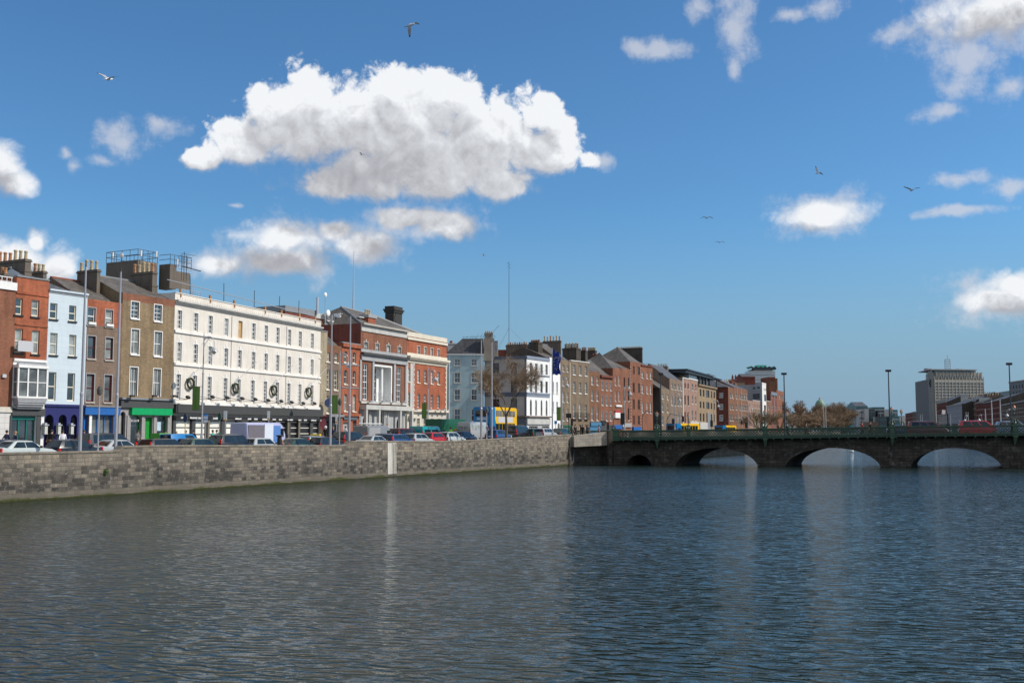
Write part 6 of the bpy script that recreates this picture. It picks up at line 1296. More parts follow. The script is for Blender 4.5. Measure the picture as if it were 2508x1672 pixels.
# ================================================================ street things
def gz(p): return landz(p.y)
TY=mat('tyre_rubber',(.02,.02,.02),.8); RIMM=mat('wheel_rim',(.42,.42,.43),.35,.7); REDL=mat('red_tail_light',(.55,.015,.01),.25,var=.05); HEADL=mat('head_light',(.7,.7,.68),.15,var=.05); PLAST=mat('black_plastic',(.03,.03,.032),.6); TAXIY=mat('yellow_roof_sign',(.75,.52,.02),.4,var=.05)
def paint(name,c): 
    m=mat('car_paint_'+name,c,.22,.0,var=.04,coat=.6); return m
PN={'silver':(.36,.38,.39),'white_silver':(.44,.48,.47),'navy':(.015,.022,.06),'black':(.012,.012,.014),'dark_red':(.10,.012,.018),'blue':(.0,.16,.42),'red':(.42,.012,.02),'teal':(.0,.26,.28),'dark_green':(.015,.05,.035),'slate_blue':(.16,.21,.28),'white':(.72,.73,.75),'grey':(.20,.20,.20),'green':(.01,.15,.08),'mid_blue':(.02,.06,.18),'lilac':(.42,.42,.60)}
def q4(mb,A,B,C,D,u0,v0,u1,v1,off,m):
    """patch of a four cornered face, pushed out along its normal"""
    A,B,C,D=map(Vector,(A,B,C,D)); n=(B-A).cross(D-A).normalized()*off
    f=lambda u,v:(A*(1-u)+B*u)*(1-v)+(D*(1-u)+C*u)*v+n
    mb.face([f(u0,v0),f(u1,v0),f(u1,v1),f(u0,v1)],m)
TYPES={ # length, halfwidth, belt, roof, rear base x, rear top x, front top x, front base x, bonnet z, boot z
 'hatch':(3.95,.84,.92,1.46,-1.93,-1.55,.25,.98,.92,.92),'estate':(4.5,.87,.93,1.47,-2.2,-1.85,.30,1.05,.92,.93),'sedan':(4.45,.86,.92,1.42,-1.72,-1.02,.22,1.0,.90,1.0),
 'suv':(4.6,.92,1.08,1.76,-2.22,-1.85,.45,1.15,1.08,1.06),'mpv':(4.6,.92,1.08,1.88,-2.26,-2.08,.75,1.75,1.05,1.06),'smallvan':(4.1,.84,1.05,1.82,-2.02,-1.98,.45,1.25,1.05,1.05)}
PROTO={}
def car_proto(kind):
    L,hw,belt,roof,xr,xrt,xft,xf,bon,boot=TYPES[kind]; h=L/2; out={}
    b=MB()
    st=[(-h,.45,.75,hw*.86),(-h+.06,.30,boot-.12,hw*.93),(-h+.22,.24,boot,hw*.97),(xr+.05,.22,belt,hw),(xf-.05,.22,belt,hw),(xf+(h-xf)*.5,.22,bon-.05,hw*.97),(h-.18,.24,bon-.2,hw*.93),(h-.03,.30,bon-.35,hw*.86),(h,.42,.58,hw*.78)]
    def sec(x,zl,zh,w):
        pts=[(w*.86,zl),(w*.98,zl+.10),(w,(zl+zh)/2),(w*.975,zh-.09),(w*.90,zh-.01),(w*.5,zh+.015)]
        return [(x,y,z) for y,z in pts]+[(x,-y,z) for y,z in pts[::-1]]
    S=[sec(*a) for a in st]; n=len(S[0])
    for s0,s1 in zip(S[:-1],S[1:]):
        for i in range(n): j=(i+1)%n; b.face([s0[j],s0[i],s1[i],s1[j]])
    b.face(S[0]); b.face(S[-1][::-1])
    wB,wT=hw*.93,hw*.70
    A=[(xr,-wB,belt-.03),(xf,-wB,belt-.03),(xf,wB,belt-.03),(xr,wB,belt-.03)]; T=[(xrt,-wT,roof-.05),(xft,-wT,roof-.05),(xft,wT,roof-.05),(xrt,wT,roof-.05)]; xm=(xrt+xft)/2; cr=[(xm-.3,-wT*.6,roof),(xm+.3,-wT*.6,roof),(xm+.3,wT*.6,roof),(xm-.3,wT*.6,roof)]
    for i in range(4):
        j=(i+1)%4; b.face([A[i],A[j],T[j],T[i]]); b.face([T[i],T[j],cr[j],cr[i]])
    b.face(cr)
    out['body']=b.mesh('body',merge=1e-4)
    g=MB(); van=kind=='smallvan'
    q4(g,A[3],A[0],T[0],T[3],.08,.14,.92,.90,.014,G_CAR); out['rear_window']=g.mesh('rear_window'); g=MB(); q4(g,A[1],A[2],T[2],T[1],.06,.08,.94,.94,.014,G_CAR); out['windscreen']=g.mesh('windscreen')
    for side,nm in ((0,'side_windows'),(1,'side_windows ')):
        g=MB()
        cuts=[(.60,.93)] if van else ([(.10,.36),(.39,.62),(.65,.93)] if kind in('estate','mpv','suv') else [(.13,.50),(.53,.92)])
        for a,c in cuts:
            if side==0: q4(g,A[0],A[1],T[1],T[0],a,.12,c,.88,.014,G_CAR)
            else: q4(g,A[2],A[3],T[3],T[2],1-c,.12,1-a,.88,.014,G_CAR)
        out[nm]=g.mesh('side_windows')
    for sy,nm in ((1,'tail_light'),(-1,'tail_light ')):
        g=MB(); t=.30 if kind in('mpv','suv','smallvan','estate') else .0
        g.box(-h+.015,sy*hw*.88-.09,boot-.36,-h+.12,sy*hw*.88+.09,boot-.08,REDL)
        if t: g.box(xr-.05,sy*hw*.86-.05,belt-.05,xr+.07,sy*hw*.86+.05,belt+t,REDL)
        out[nm]=g.mesh('tail_light')
    for sy,nm in ((1,'headlight'),(-1,'headlight ')):
        g=MB(); g.box(h-.16,sy*hw*.7-.17,bon-.40,h-.02,sy*hw*.7+.14,bon-.22,HEADL); out[nm]=g.mesh('headlight')
    for sy,nm in ((1,'mirror'),(-1,'mirror ')):
        g=MB(); g.box(xf-.42,sy*(hw+.02)-.01,belt,xf-.30,sy*(hw+.16)+.01,belt+.15,PLAST); out[nm]=g.mesh('mirror')
    g=MB(); g.box(-h-.04,-hw*.86,.28,-h+.12,hw*.86,.46,PLAST); out['rear_bumper']=g.mesh('rear_bumper')
    g=MB(); g.box(-h-.015,-.26,.60,-h+.05,.26,.71,HEADL); out['number_plate']=g.mesh('number_plate')
    PROTO[kind]=(out,L,hw,h); return PROTO[kind]
g=MB(); pr=[(.20,-.10),(.29,-.10),(.315,-.07),(.315,.07),(.29,.10),(.20,.10)]
for i in range(5):
    (r0,y0),(r1,y1)=pr[i],pr[i+1]
    for k in range(16):
        a,c=k/16*math.tau,(k+1)/16*math.tau; g.face([(r0*math.cos(a),y0,r0*math.sin(a)),(r0*math.cos(c),y0,r0*math.sin(c)),(r1*math.cos(c),y1,r1*math.sin(c)),(r1*math.cos(a),y1,r1*math.sin(a))],TY)
WHEEL=g.mesh('wheel',merge=1e-4); g=MB()
for sy in (-.085,.085):
    for k in range(16):
        a,c=k/16*math.tau,(k+1)/16*math.tau; g.face([(0,sy*1.05,0),(.2*math.cos(a),sy,.2*math.sin(a)),(.2*math.cos(c),sy,.2*math.sin(c))],RIMM if k%3 else PLAST)
RIM=g.mesh('rim')
def wheels(root,xs,w,r=.315):
    for x in xs:
        for sy in (-1,1):
            o=inst('wheel',WHEEL,root,(x,sy*(w-.11),r)); o.scale=(r/.315,1.1,r/.315); inst('rim',RIM,o,(0,0,0))
def car(p,ang,kind,col,label,cat='car',group='cars on the quay road',zoff=0,taxi=False):
    if kind not in PROTO: car_proto(kind)
    out,L,hw,h=PROTO[kind]; r=thing('taxi' if taxi else 'van' if kind=='smallvan' else 'car',label,cat,(p.x,p.y,gz(p)+.006+zoff),ang,group)
    pm=paint(col,PN[col])
    for nm,me in out.items():
        o=inst(nm.strip(),me,r,(0,0,0))
        if nm=='body':
            if not me.materials: me.materials.append(pm)
            o.material_slots[0].link='OBJECT'; o.material_slots[0].material=pm
            md=o.modifiers.new('soften','BEVEL'); md.width=.05; md.segments=3; md.limit_method='ANGLE'; md.angle_limit=R(12)
            for pl in me.polygons: pl.use_smooth=True
    wheels(r,(-h+.78,h-.80),hw)
    if taxi: g=MB(); g.box(-.35,-.55,TYPES[kind][3]-.01,-.1,.55,TYPES[kind][3]+.16,TAXIY); g.box(-.5,-.5,TYPES[kind][3]-.03,.1,.5,TYPES[kind][3]-.01,PLAST); g.build('roof_sign',r)
    return r
QA=math.atan2(WD.y,WD.x)
CARS=[(30,7.9,'estate','navy','dark navy estate car at the left edge of the road'),(58,4.3,'sedan','white_silver','pale silver saloon by the wall at the left edge'),(186,4.3,'hatch','black','black hatchback by the wall between the two left flagpoles'),
(262,7.7,'mpv','black','black people carrier behind the second left flagpole'),(292,4.4,'sedan','silver','silver saloon beside the wall step at the second flagpole'),(407,4.3,'estate','black','dark estate car in front of the green recycling container'),
(486,7.0,'hatch','dark_red','dark red hatchback right of the blue van'),(495,4.3,'hatch','dark_green','dark green hatchback below the ornate lamp with green banner'),(571,4.5,'suv','black','black off-road car left of the tall striped van'),
(633,7.2,'sedan','slate_blue','slate blue saloon in front of the tall striped van'),(644,4.3,'hatch','silver','silver hatchback by the wall, nearest the dark pillar'),(730,4.3,'sedan','dark_green','dark green saloon right of the dark pillar'),
(800,4.3,'hatch','black','black hatchback by the wall at the third flagpole'),(860,7.6,'suv','black','black off-road car behind the fourth flagpole'),(918,4.3,'sedan','silver','silver saloon in front of the grey van'),
(953,6.6,'hatch','navy','navy hatchback right of the grey van'),(976,4.3,'estate','mid_blue','blue estate car above the white ladder panel'),(990,8.6,'mpv','dark_red','dark red people carrier left of the teal van'),(1025,4.4,'hatch','silver','silver hatchback in front of the teal van'),
(1066,5.0,'hatch','red','bright red hatchback below the teal van'),(1104,4.8,'hatch','white_silver','pale silver hatchback in front of the green lorry'),(1136,5.2,'hatch','navy','navy hatchback below the grey minibus'),(1221,5.5,'hatch','mid_blue','blue hatchback beside the yellow bus'),
(1271,6.2,'mpv','black','black people carrier right of the bare tree'),(1309,5.5,'hatch','dark_green','dark green hatchback right of the motorcyclist'),(1336,4.4,'estate','silver','silver estate car by the flagpole with the blue flag'),(1375,4.2,'sedan','dark_green','dark saloon nearest the bridge, by the wall end')]
for u,off,k,c,l in CARS: car(wall_at(u,off),QA,k,c,l)
car(wall_at(777,7.2),QA,'estate','slate_blue','slate blue taxi with yellow roof sign','taxi',None,taxi=True); car(wall_at(1124,9.0),QA,'sedan','black','black taxi with yellow roof sign beside the green lorry','taxi',None,taxi=True)
car(wall_at(450,8.9),QA,'smallvan','blue','small bright blue van right of the green recycling container','van',None)
def bigvan(p,ang,col,label,L=5.6,h=2.5,w=1.0,parts=None,name='van',win=True,rearwin=False,rack=False):
    r=thing(name,label,'van',(p.x,p.y,gz(p)+.006),ang); x0=-L/2; xb=L/2-1.55
    pm=paint(col,PN[col]); b=MB()
    def sec(x,zl,zh,wb,wt): pts=[(wb*.92,zl),(wb,zl+.15),(wb,zl+(zh-zl)*.45),(wt,zh-.14),(wt*.93,zh-.04),(wt*.6,zh)]; return [(x,y,z) for y,z in pts]+[(x,-y,z) for y,z in pts[::-1]]
    st=[(x0,.5,h-.12,w*.94,w*.88),(x0+.06,.38,h-.03,w,w*.93),(xb,.36,h,w,w*.93),(xb+.45,.36,h-.28,w,w*.86),(xb+.95,.36,1.32,w,w*.84),(L/2-.12,.38,1.05,w*.95,w*.8),(L/2,.5,.82,w*.86,w*.7)]
    S=[sec(*a) for a in st]; n=12
    for s0,s1 in zip(S[:-1],S[1:]):
        for i in range(n): j=(i+1)%n; b.face([s0[j],s0[i],s1[i],s1[j]],pm)
    b.face(S[0],pm); b.face(S[-1][::-1],pm); o=b.build('body',r,merge=1e-4,smooth=True); md=o.modifiers.new('soften','BEVEL'); md.width=.05; md.segments=2; md.limit_method='ANGLE'; md.angle_limit=R(25)
    g=MB(); q4(g,(xb+.45,-w*.8,h-.33),(xb+.45,w*.8,h-.33),(xb+.97,w*.8,1.36),(xb+.97,-w*.8,1.36),0,0,1,1,-.03,G_CAR); g.build('windscreen',r)
    for sy in (-1,1):
        g=MB(); g.box(xb-.2,sy*(w*.975)-.012,1.35,xb+.42,sy*(w*.975)+.012,h-.55,G_CAR); g.build('side_window',r)
        g=MB(); g.box(x0-.02,sy*w*.88-.06,.9,x0+.06,sy*w*.88+.06,1.5,REDL); g.build('tail_light',r)
        g=MB(); g.box(xb+.75,sy*(w+.12)-.08,1.35,xb+.85,sy*(w+.12)+.08,1.65,PLAST); g.build('mirror',r)
    if win:
        for a in range(2):
            for sy in (-1,1): g=MB(); xx=x0+.35+a*1.5; g.box(xx,sy*(w*.98)-.012,1.35,xx+1.25,sy*(w*.98)+.012,h-.4,G_BLIND if rearwin else G_CAR); g.build('side_window',r)
    if rearwin:
        for sy in (-1,1): g=MB(); g.box(x0-.012,sy*.42-.36,1.3,x0+.02,sy*.42+.36,h-.55,G_BLIND); g.build('rear_window',r)
    for (xa,xc,zl,zh,cm) in (parts or []):
        for sy in (-1,1):
            g=MB(); g.box(x0+xa,sy*(w*.985)-.02,zl,x0+xc,sy*(w*.985)+.012,zh,cm); g.build('side_panel',r)
    if rack:
        g=MB()
        for k in range(4): g.tube((x0+.4+k*.9,-w*.8,h+.1),(x0+.4+k*.9,w*.8,h+.1),.03,n=4,m=STEEL)
        for sy in (-.8,.8): g.tube((x0+.3,sy*w,h+.1),(x0+3.3,sy*w,h+.1),.03,n=4,m=STEEL)
        for sy in (-.3,0,.3): g.tube((x0+.2,sy,h+.17),(x0+3.4,sy,h+.17),.04,n=5,m=WHITE)
        g.build('roof_rack',r)
    wheels(r,(x0+1.0,L/2-.95),w,.36); return r
VP=mat('van_grey_panel',(.17,.15,.17),.3); VD=mat('van_dark_panel',(.035,.025,.03),.3); VW=mat('van_white_panel',(.66,.70,.78),.35,var=.03); VB=mat('van_blue_panel',(.10,.22,.52),.35,var=.05)
bigvan(wall_at(640,10.2),QA,'lilac','tall van in grey, white and blue stripes parked before the cream building',L=6.2,h=2.75,parts=[(.25,2.4,1.35,2.5,VP),(.25,2.4,.6,1.33,VD),(2.42,3.6,.55,2.6,VW),(3.62,4.6,.55,2.45,VB)],win=False)
bigvan(wall_at(918,9.2),QA,'grey','grey panel van with ladders on its roof rack',h=2.25,L=5.2,win=False,rack=True,parts=[(.2,2.2,.7,2.0,mat('van_silver_panel',(.34,.34,.35),.35))])
bigvan(wall_at(1047,8.2),QA,'teal','teal van with side windows behind a red hatchback',h=2.05,L=4.9); bigvan(wall_at(1163,8.0),QA,'silver','grey minibus with two rear windows in front of the blue bus',h=2.4,L=5.4,rearwin=True)
def lorry(p,ang):
    r=thing('lorry','dark green covered lorry in front of the sky blue house','lorry',(p.x,p.y,gz(p)+.006),ang); GRM=mat('lorry_green_cover',(.008,.10,.055),.5,var=.15)
    b=MB(); b.box(-3.2,-1.15,.9,2.2,1.15,2.7,GRM); o=b.build('cargo_box',r); o.modifiers.new('b','BEVEL').width=.12
    b=MB(); b.box(2.3,-1.1,.5,4.0,1.1,2.3,paint('green',PN['green'])); o=b.build('cab',r); o.modifiers.new('b','BEVEL').width=.15; g=MB(); g.box(3.0,-1.12,1.35,3.8,-1.10,2.0,G_CAR); g.box(3.0,1.10,1.35,3.8,1.12,2.0,G_CAR); g.build('side_windows',r); b=MB(); b.box(-3.2,-1,.6,3.9,1,.98,PLAST); b.build('chassis',r)
    for sy in (-1,1): g=MB(); g.box(-3.24,sy*1.0-.1,.7,-3.18,sy*1.0+.1,.9,REDL); g.build('tail_light',r)
    wheels(r,(-2.0,2.9),1.2,.48)
lorry(wall_at(1096,11.2),QA)
BUSB=mat('bus_blue',(.0,.17,.42),.3,var=.05,coat=.4); BUSY=mat('bus_yellow',(.80,.46,.005),.3,var=.05,coat=.4); BUSN=mat('bus_navy',(.01,.015,.07),.3)
def bus(p,ang,label,H=4.25,L=10.2,ad=True,deck=2):
    r=thing('double_decker_bus' if deck==2 else 'bus',label,'bus',(p.x,p.y,gz(p)+.006),ang); w=1.25; x0=-L/2
    b=MB()
    def seg(xa,xb,m): 
        b.box(xa,-w,.35,xb,w,H-.1,m,skip='l' if xa>x0+.1 else ''); b.box(xa+.05,-w+.1,H-.1,xb-.02,w-.1,H,m)
    seg(x0,x0+1.6,BUSB); seg(x0+1.6,x0+L,BUSY); o=b.build('body',r); md=o.modifiers.new('b','BEVEL'); md.width=.08; md.segments=2
    g=MB(); g.face([(x0+1.6,-w-.012,.4),(x0+2.6,-w-.012,.4),(x0+1.6,-w-.012,2.6)],BUSB); g.box(x0+.5,-w-.01,.36,x0+1.6,-w+.01,1.7,BUSN); g.build('livery_panel',r)
    g=MB(); g.box(x0+.1,-w-.02,.3,x0+L-.4,-w+.02,.55,GREYP); g.box(x0+.1,w-.02,.3,x0+L-.4,w+.02,.55,GREYP); g.build('skirt',r)
    rows=[(H-1.25,H-.45)]+([(1.15,2.05)] if deck==2 else [])
    for z0,z1 in rows:
        for sy in (-1,1):
            n=6
            for k in range(n):
                a=x0+1.8+(L-2.4)*k/n; g=MB(); g.box(a,sy*w-.015,z0,a+(L-2.4)/n-.12,sy*w+.015,z1,G_CURT if z0>2 else G_CAR); g.build('side_window',r)
        g=MB(); g.box(x0-.015,-.95,z0,x0+.01,.95,z1,G_CAR); g.build('rear_window',r); g=MB(); g.box(x0+L-.01,-1.1,z0-.1,x0+L+.02,1.1,z1,G_CAR); g.build('windscreen',r)
    if ad: g=MB(); g.box(x0+2.6,-w-.03,2.2,x0+L-1.6,-w,2.95,SIGNG); g.build('blank_advert_panel',r)
    g=MB(); rr=random.Random(2); x=-.8
    for sy in (-1,1):
        t=MB(); t.box(x0-.03,sy*1.05-.1,.9,x0+.02,sy*1.05+.1,1.5,REDL); t.build('tail_light',r)
    g.box(x0-.03,-.75,H-1.75,x0-.0,.75,H-1.4,mat('rear_sign_pale',(.35,.5,.62),.5)); g.box(x0-.02,-.2,.6,x0,.2,.75,TAXIY); g.build('rear_sign',r)
    wheels(r,(x0+2.6,x0+L-2.4),w,.48); return r
pb=P(1214,1056,146); bus(pb,QA+R(6),'yellow and blue double decker bus behind the bare tree',L=9.4)
pb=P(1673,1056,219); bus(pb,R(50),'blue backed bus seen over the bridge parapet in front of the tan houses',H=2.6,ad=False,deck=1,L=9); pb=P(1776,1056,262); bus(pb,R(55),'distant blue backed bus beyond the bridge in front of the red terrace',H=2.45,ad=False,deck=1,L=8)
# cars on the bridge, seen through the lattice
for u,off,k,c,l in ((2213,5.0,'hatch','navy','navy car on the bridge, left of the dark red one'),(2272,4.8,'mpv','dark_red','dark red people carrier crossing the bridge'),(2398,4.6,'mpv','red','bright red people carrier crossing the bridge'),(2486,4.6,'suv','slate_blue','blue car at the right end of the bridge')):
    s=bs(u,off); p=B0+BD*s+BN*off; o=car(p,ANG,k,c,l,group='cars crossing the bridge'); o.location.z=rtop(s)-RH-.12
# motorcyclist
# ---------------------------------------------------------------- people
SKIN=mat('skin',(.50,.30,.22),.6,var=.05); HAIRD=mat('dark_hair',(.025,.018,.012),.6); HAIRB=mat('fair_hair',(.35,.22,.09),.6); CL={}
def cloth(n,c): return mat('cloth_'+n,c,.85,var=.12)
CC={'navy':(.02,.03,.07),'black':(.012,.012,.013),'white':(.75,.75,.78),'grey':(.12,.12,.12),'jeans':(.06,.13,.26),'turquoise':(.02,.38,.36),'pink':(.45,.22,.22),'tan':(.35,.28,.18),'red':(.4,.03,.03),'lime':(.35,.75,.02)}
def person(p,ang,top,legs,label,pose='stand',hair='d',h=1.74,bag=False,z=None,group=None,helmet=False,seat=False):
    root=thing('person',label,'person',(p.x,p.y,(gz(p)+.30) if z is None else z),ang,group)
    k=h/1.74; st={'stand':.06,'walk':.30,'stride':.42,'sit':0}[pose]
    V=[];E=[];Rr=[]
    def v(x,y,z,r,pa=None):
        V.append((x*k,y*k,z*k)); Rr.append(r*k); 
        if pa is not None: E.append((pa,len(V)-1))
        return len(V)-1
    sit=pose=='sit'
    pel=v(0,0,.93,.145); sp=v(0,0,1.12,.135,pel); ch=v(.01,0,1.33,.155,sp); nk=v(.0,0,1.47,.06,ch); hd0=v(.01,0,1.55,.075,nk); hd=v(.025,0,1.64,.098,hd0); v(.02,0,1.71,.07,hd)
    for s,sg in ((1,1),(-1,-1)):
        hp=v(0,.10*s,.88,.10,pel)
        if sit: kn=v(.42,.16*s,.78,.07,hp); an=v(.30,.17*s,.36,.048,kn); v(.46,.17*s,.30,.04,an)
        else:
            f=st*sg; kn=v(f*.45+.03,.10*s,.49,.068,hp); an=v(f*.95-.02,.10*s,.09+abs(f)*.05*(f<0),.045,kn); v(f*.95+.15,.11*s,.035,.04,an)
        sh=v(.0,.19*s,1.40,.062,ch)
        if pose=='stand' and not seat: el=v(-.02,.25*s,1.14,.048,sh); wr=v(.20,.16*s,1.08,.032,el)
        elif sit: el=v(.18,.26*s,1.17,.048,sh); wr=v(.42,.24*s,1.08,.034,el)
        else: a=-st*sg*.8; el=v(a*.5-.03,.24*s,1.13,.048,sh); wr=v(a*1.0+.08,.24*s,.90,.034,el)
        w=Vector(V[wr])/k; pm=v(w.x+.05,w.y,w.z-.05*(0 if sit else 1),.034,wr); pmv=Vector(V[pm])/k
        for fi in range(4): 
            dy=(fi-1.5)*.02; a1=v(pmv.x+.035,pmv.y+dy,pmv.z-.035,.010,pm); v(pmv.x+.05+.004*(fi%2),pmv.y+dy,pmv.z-.075+.01*abs(fi-1.5),.008,a1)
        v(pmv.x+.045,pmv.y-.045*s,pmv.z+.0,.010,pm)
    me=bpy.data.meshes.new('body'); me.from_pydata(V,E,[]); o=bpy.data.objects.new('body',me); COL.objects.link(o)
    md=o.modifiers.new('skin','SKIN'); md.use_smooth_shade=True
    for i,r in enumerate(Rr): me.skin_vertices[0].data[i].radius=(r,r*(1.0 if i>3 else 1.2)); 
    me.skin_vertices[0].data[0].use_root=True
    o.modifiers.new('sub','SUBSURF').levels=1; o.modifiers['sub'].render_levels=1
    dg=bpy.context.evaluated_depsgraph_get(); m2=bpy.data.meshes.new_from_object(o.evaluated_get(dg)); bpy.data.objects.remove(o)
    for m_ in (SKIN,cloth(top,CC[top]),cloth(legs,CC[legs]),BLACKP): m2.materials.append(m_)
    wrs=[Vector(V[i]) for i in range(len(V)) if abs(Rr[i]-.034*k)<1e-6 or abs(Rr[i]-.032*k)<1e-6 or Rr[i]<.012*k]
    for pl in m2.polygons:
        c=pl.center; zz=c.z/k
        near=min((c-w).length for w in wrs)<.075*k
        if zz>1.475 or near: mi=0
        elif zz>.90 and not(sit and c.x>.22*k and zz<.95): mi=1
        elif zz>.085: mi=2
        else: mi=3
        if pose!='stand' and abs(c.y)>.19*k and zz>.8: mi=0 if near else 1
        pl.material_index=mi; pl.use_smooth=True
    b=bpy.data.objects.new('body',m2); COL.objects.link(b); b.parent=root
    q=MB()
    if helmet: q.ball((.02*k,0,1.66*k),.15*k,WHITE,12,8); q.build('helmet',root,smooth=True)
    else:
        q.ball((-.005*k,0,1.665*k),.112*k,HAIRD if hair=='d' else HAIRB,10,7,1,.95,.95); q.build('hair',root,smooth=True)
    q=MB(); q.ball((.118*k,0,1.62*k),.018*k,SKIN,5,4); q.build('nose',root)
    q=MB()
    for s in (-1,1): q.ball((.105*k,.035*s*k,1.645*k),.011*k,BLACKP,5,4)
    q.build('eyes',root); q=MB(); q.box(.108*k,-.022*k,1.583*k,.116*k,.022*k,1.59*k,mat('lips',(.35,.12,.10),.6)); q.build('mouth',root)
    if bag: q=MB(); q.box(-.28,-.14,.82,-.13,.16,1.06,mat('bag_leather',(.05,.035,.025),.6)); q.box(-.29,-.14,1.0,-.13,.16,1.08,mat('bag_flap',(.20,.13,.07),.6)); q.tube((-.2,.12,1.05),(.0,-.17,1.46),.015,n=4,m=BLACKP); q.build('shoulder_bag',root)
    return root
def pt(u,off): return wall_at(u,off)
PEOPLE=[(17,13.6,QA,'navy','black','walk','d','person in a navy jacket at the far left, before the white stone ground floor'),(38,13.6,QA+3,'navy','black','stand','f','fair haired person in a dark jacket in front of the green glazed doors'),(154,13.7,QA+.9,'white','black','walk','d','person in a white shirt entering the navy arched front'),
(206,13.8,QA-2,'pink','grey','stand','d','person in a pale pink top by the blue shopfront'),(338,13.8,QA-1.6,'grey','black','stand','d','person in a grey jacket reading in front of the green shop'),(406,13.8,QA+3,'white','grey','walk','d','person in a white shirt behind the green container'),(432,13.8,QA,'white','grey','walk','f','person in a pale top behind the blue van, left of the yellow post'),(455,13.8,QA,'black','grey','walk','d','person in dark clothes behind the blue van, under the yellow post'),
(474,13.6,QA+3,'black','black','walk','d','person in black walking right of the blue van'),(521,13.3,QA-1.4,'turquoise','white','stand','d','person in a turquoise top standing by the meter'),(531,13.6,QA+2.6,'white','white','stand','d','person in white standing beside the one in turquoise'),(575,13.6,QA+3.1,'black','black','walk','f','fair haired person in black left of the striped van'),
(786,15,QA+3,'tan','grey','walk','f','person in a pale top behind the slate blue taxi'),(816,15.2,QA,'navy','navy','walk','f','grey haired person in a navy suit right of the third flagpole'),(846,14.5,QA+3,'white','tan','stand','d','person in white left of the black off-road car')]
for u,off,a,t,l,ps,hr,lab in PEOPLE: person(pt(u,off),a,t,l,lab,ps,hr,1.70 if hr=='f' else 1.78)
person(pt(127,13.2),QA+.1,'black','jeans','person in a black jacket and jeans striding past with a shoulder bag','stride','d',1.82,bag=True)
person(pt(692,1.6),QA+3,'pink','black','small person seen behind the dark pillar by the wall','stand','f',1.35,z=2.13); person(pt(797,15),QA,'black','black','person wearing a white helmet behind the slate blue taxi','walk','d',1.8,helmet=True)
def kneel(p): pass
for u,Y,t,a,l in ((1400,139,'black',0,'person in dark clothes at the bridge corner, leftmost of five'),(1409,140,'black',2,'person in dark clothes at the bridge corner, second of five'),(1427,143,'black',1,'person in black at the bridge corner, middle of five'),(1440,145,'grey',4,'person in grey at the bridge corner, fourth of five'),(1467,147,'pink',3,'person in a pink top by the blue shopfront beyond the wall')):
    p=P(u,1056,Y); person(Vector((p.x,p.y,0)),a,t,'black',l,'walk','d',1.75,z=3.33)
for u,off,t,l in ((1928,1.6,'black','person in black on the bridge beside the tall post by the bare trees'),(2112,1.6,'red','person in red and dark clothes walking on the bridge, left of the right lamps'),(2132,1.4,'black','person in black on the bridge, left of the right lamps'),(1975,1.8,'grey','person in grey on the bridge in front of the bare trees')):
    s=bs(u,off); p=B0+BD*s+BN*off; person(p,ANG,t,'black',l,'walk','d',1.78,z=rtop(s)-RH)
MC=thing('motorcycle','motorcycle ridden between the black people carrier and a dark green car','motorcycle',tuple(wall_at(1293,6.0).xy)+(gz(wall_at(1293,6.0)),),QA)
q=MB(); q.lathe([(.2,-.08),(.3,-.06),(.3,.06),(.2,.08)],(0,0,0),14,TY)
for x in (-.7,.7): o=q.mesh('w'); w=bpy.data.objects.new('wheel',o); COL.objects.link(w); w.parent=MC; w.location=(x,0,.3); w.rotation_euler=(R(90),0,0)
q=MB(); q.box(-.75,-.14,.6,.2,.14,.82,PLAST); q.box(.1,-.17,.7,.5,.17,.98,paint('dark_red',PN['dark_red'])); q.box(-.3,-.15,.3,.35,.15,.62,STEEL); q.tube((.7,0,.3),(.5,0,1.05),.04,m=STEEL); q.tube((.45,-.35,1.08),(.45,.35,1.08),.02,m=STEEL); q.box(-.85,-.18,.75,-.5,.18,1.1,PLAST); q.build('frame',MC)
p_=wall_at(1293,6.0); person(Vector((p_.x-WD.x*.15,p_.y-WD.y*.15,0)),QA,'red','black','motorcyclist in a red and black jacket and white helmet',pose='sit',helmet=True,z=gz(p_)-.05)
p_=wall_at(1104,7.2); person(Vector((p_.x,p_.y,0)),QA,'lime','black','cyclist in a lime yellow vest beside the green lorry',pose='sit',z=gz(p_)+.12)
BK=thing('bicycle','bicycle under the rider in the lime yellow vest','bicycle',(p_.x,p_.y,gz(p_)),QA)
for x in (-.5,.5):
    q=MB()
    for k in range(14): a,c=k/14*math.tau,(k+1)/14*math.tau; q.tube((.33*math.cos(a),0,.33*math.sin(a)),(.33*math.cos(c),0,.33*math.sin(c)),.02,n=4,m=TY)
    o=q.build('wheel',BK); o.location=(x,0,.34)
q=MB(); q.tube((-.5,0,.34),(-.15,0,.9),.018,m=DSTEEL); q.tube((-.15,0,.9),(.35,0,.85),.018,m=DSTEEL); q.tube((.5,0,.34),(.33,0,1.0),.018,m=DSTEEL); q.tube((-.15,0,.9),(0,0,.34),.018,m=DSTEEL); q.tube((0,0,.34),(.35,0,.85),.018,m=DSTEEL); q.tube((.3,-.25,1.05),(.3,.25,1.05),.015,m=DSTEEL); q.build('frame',BK)
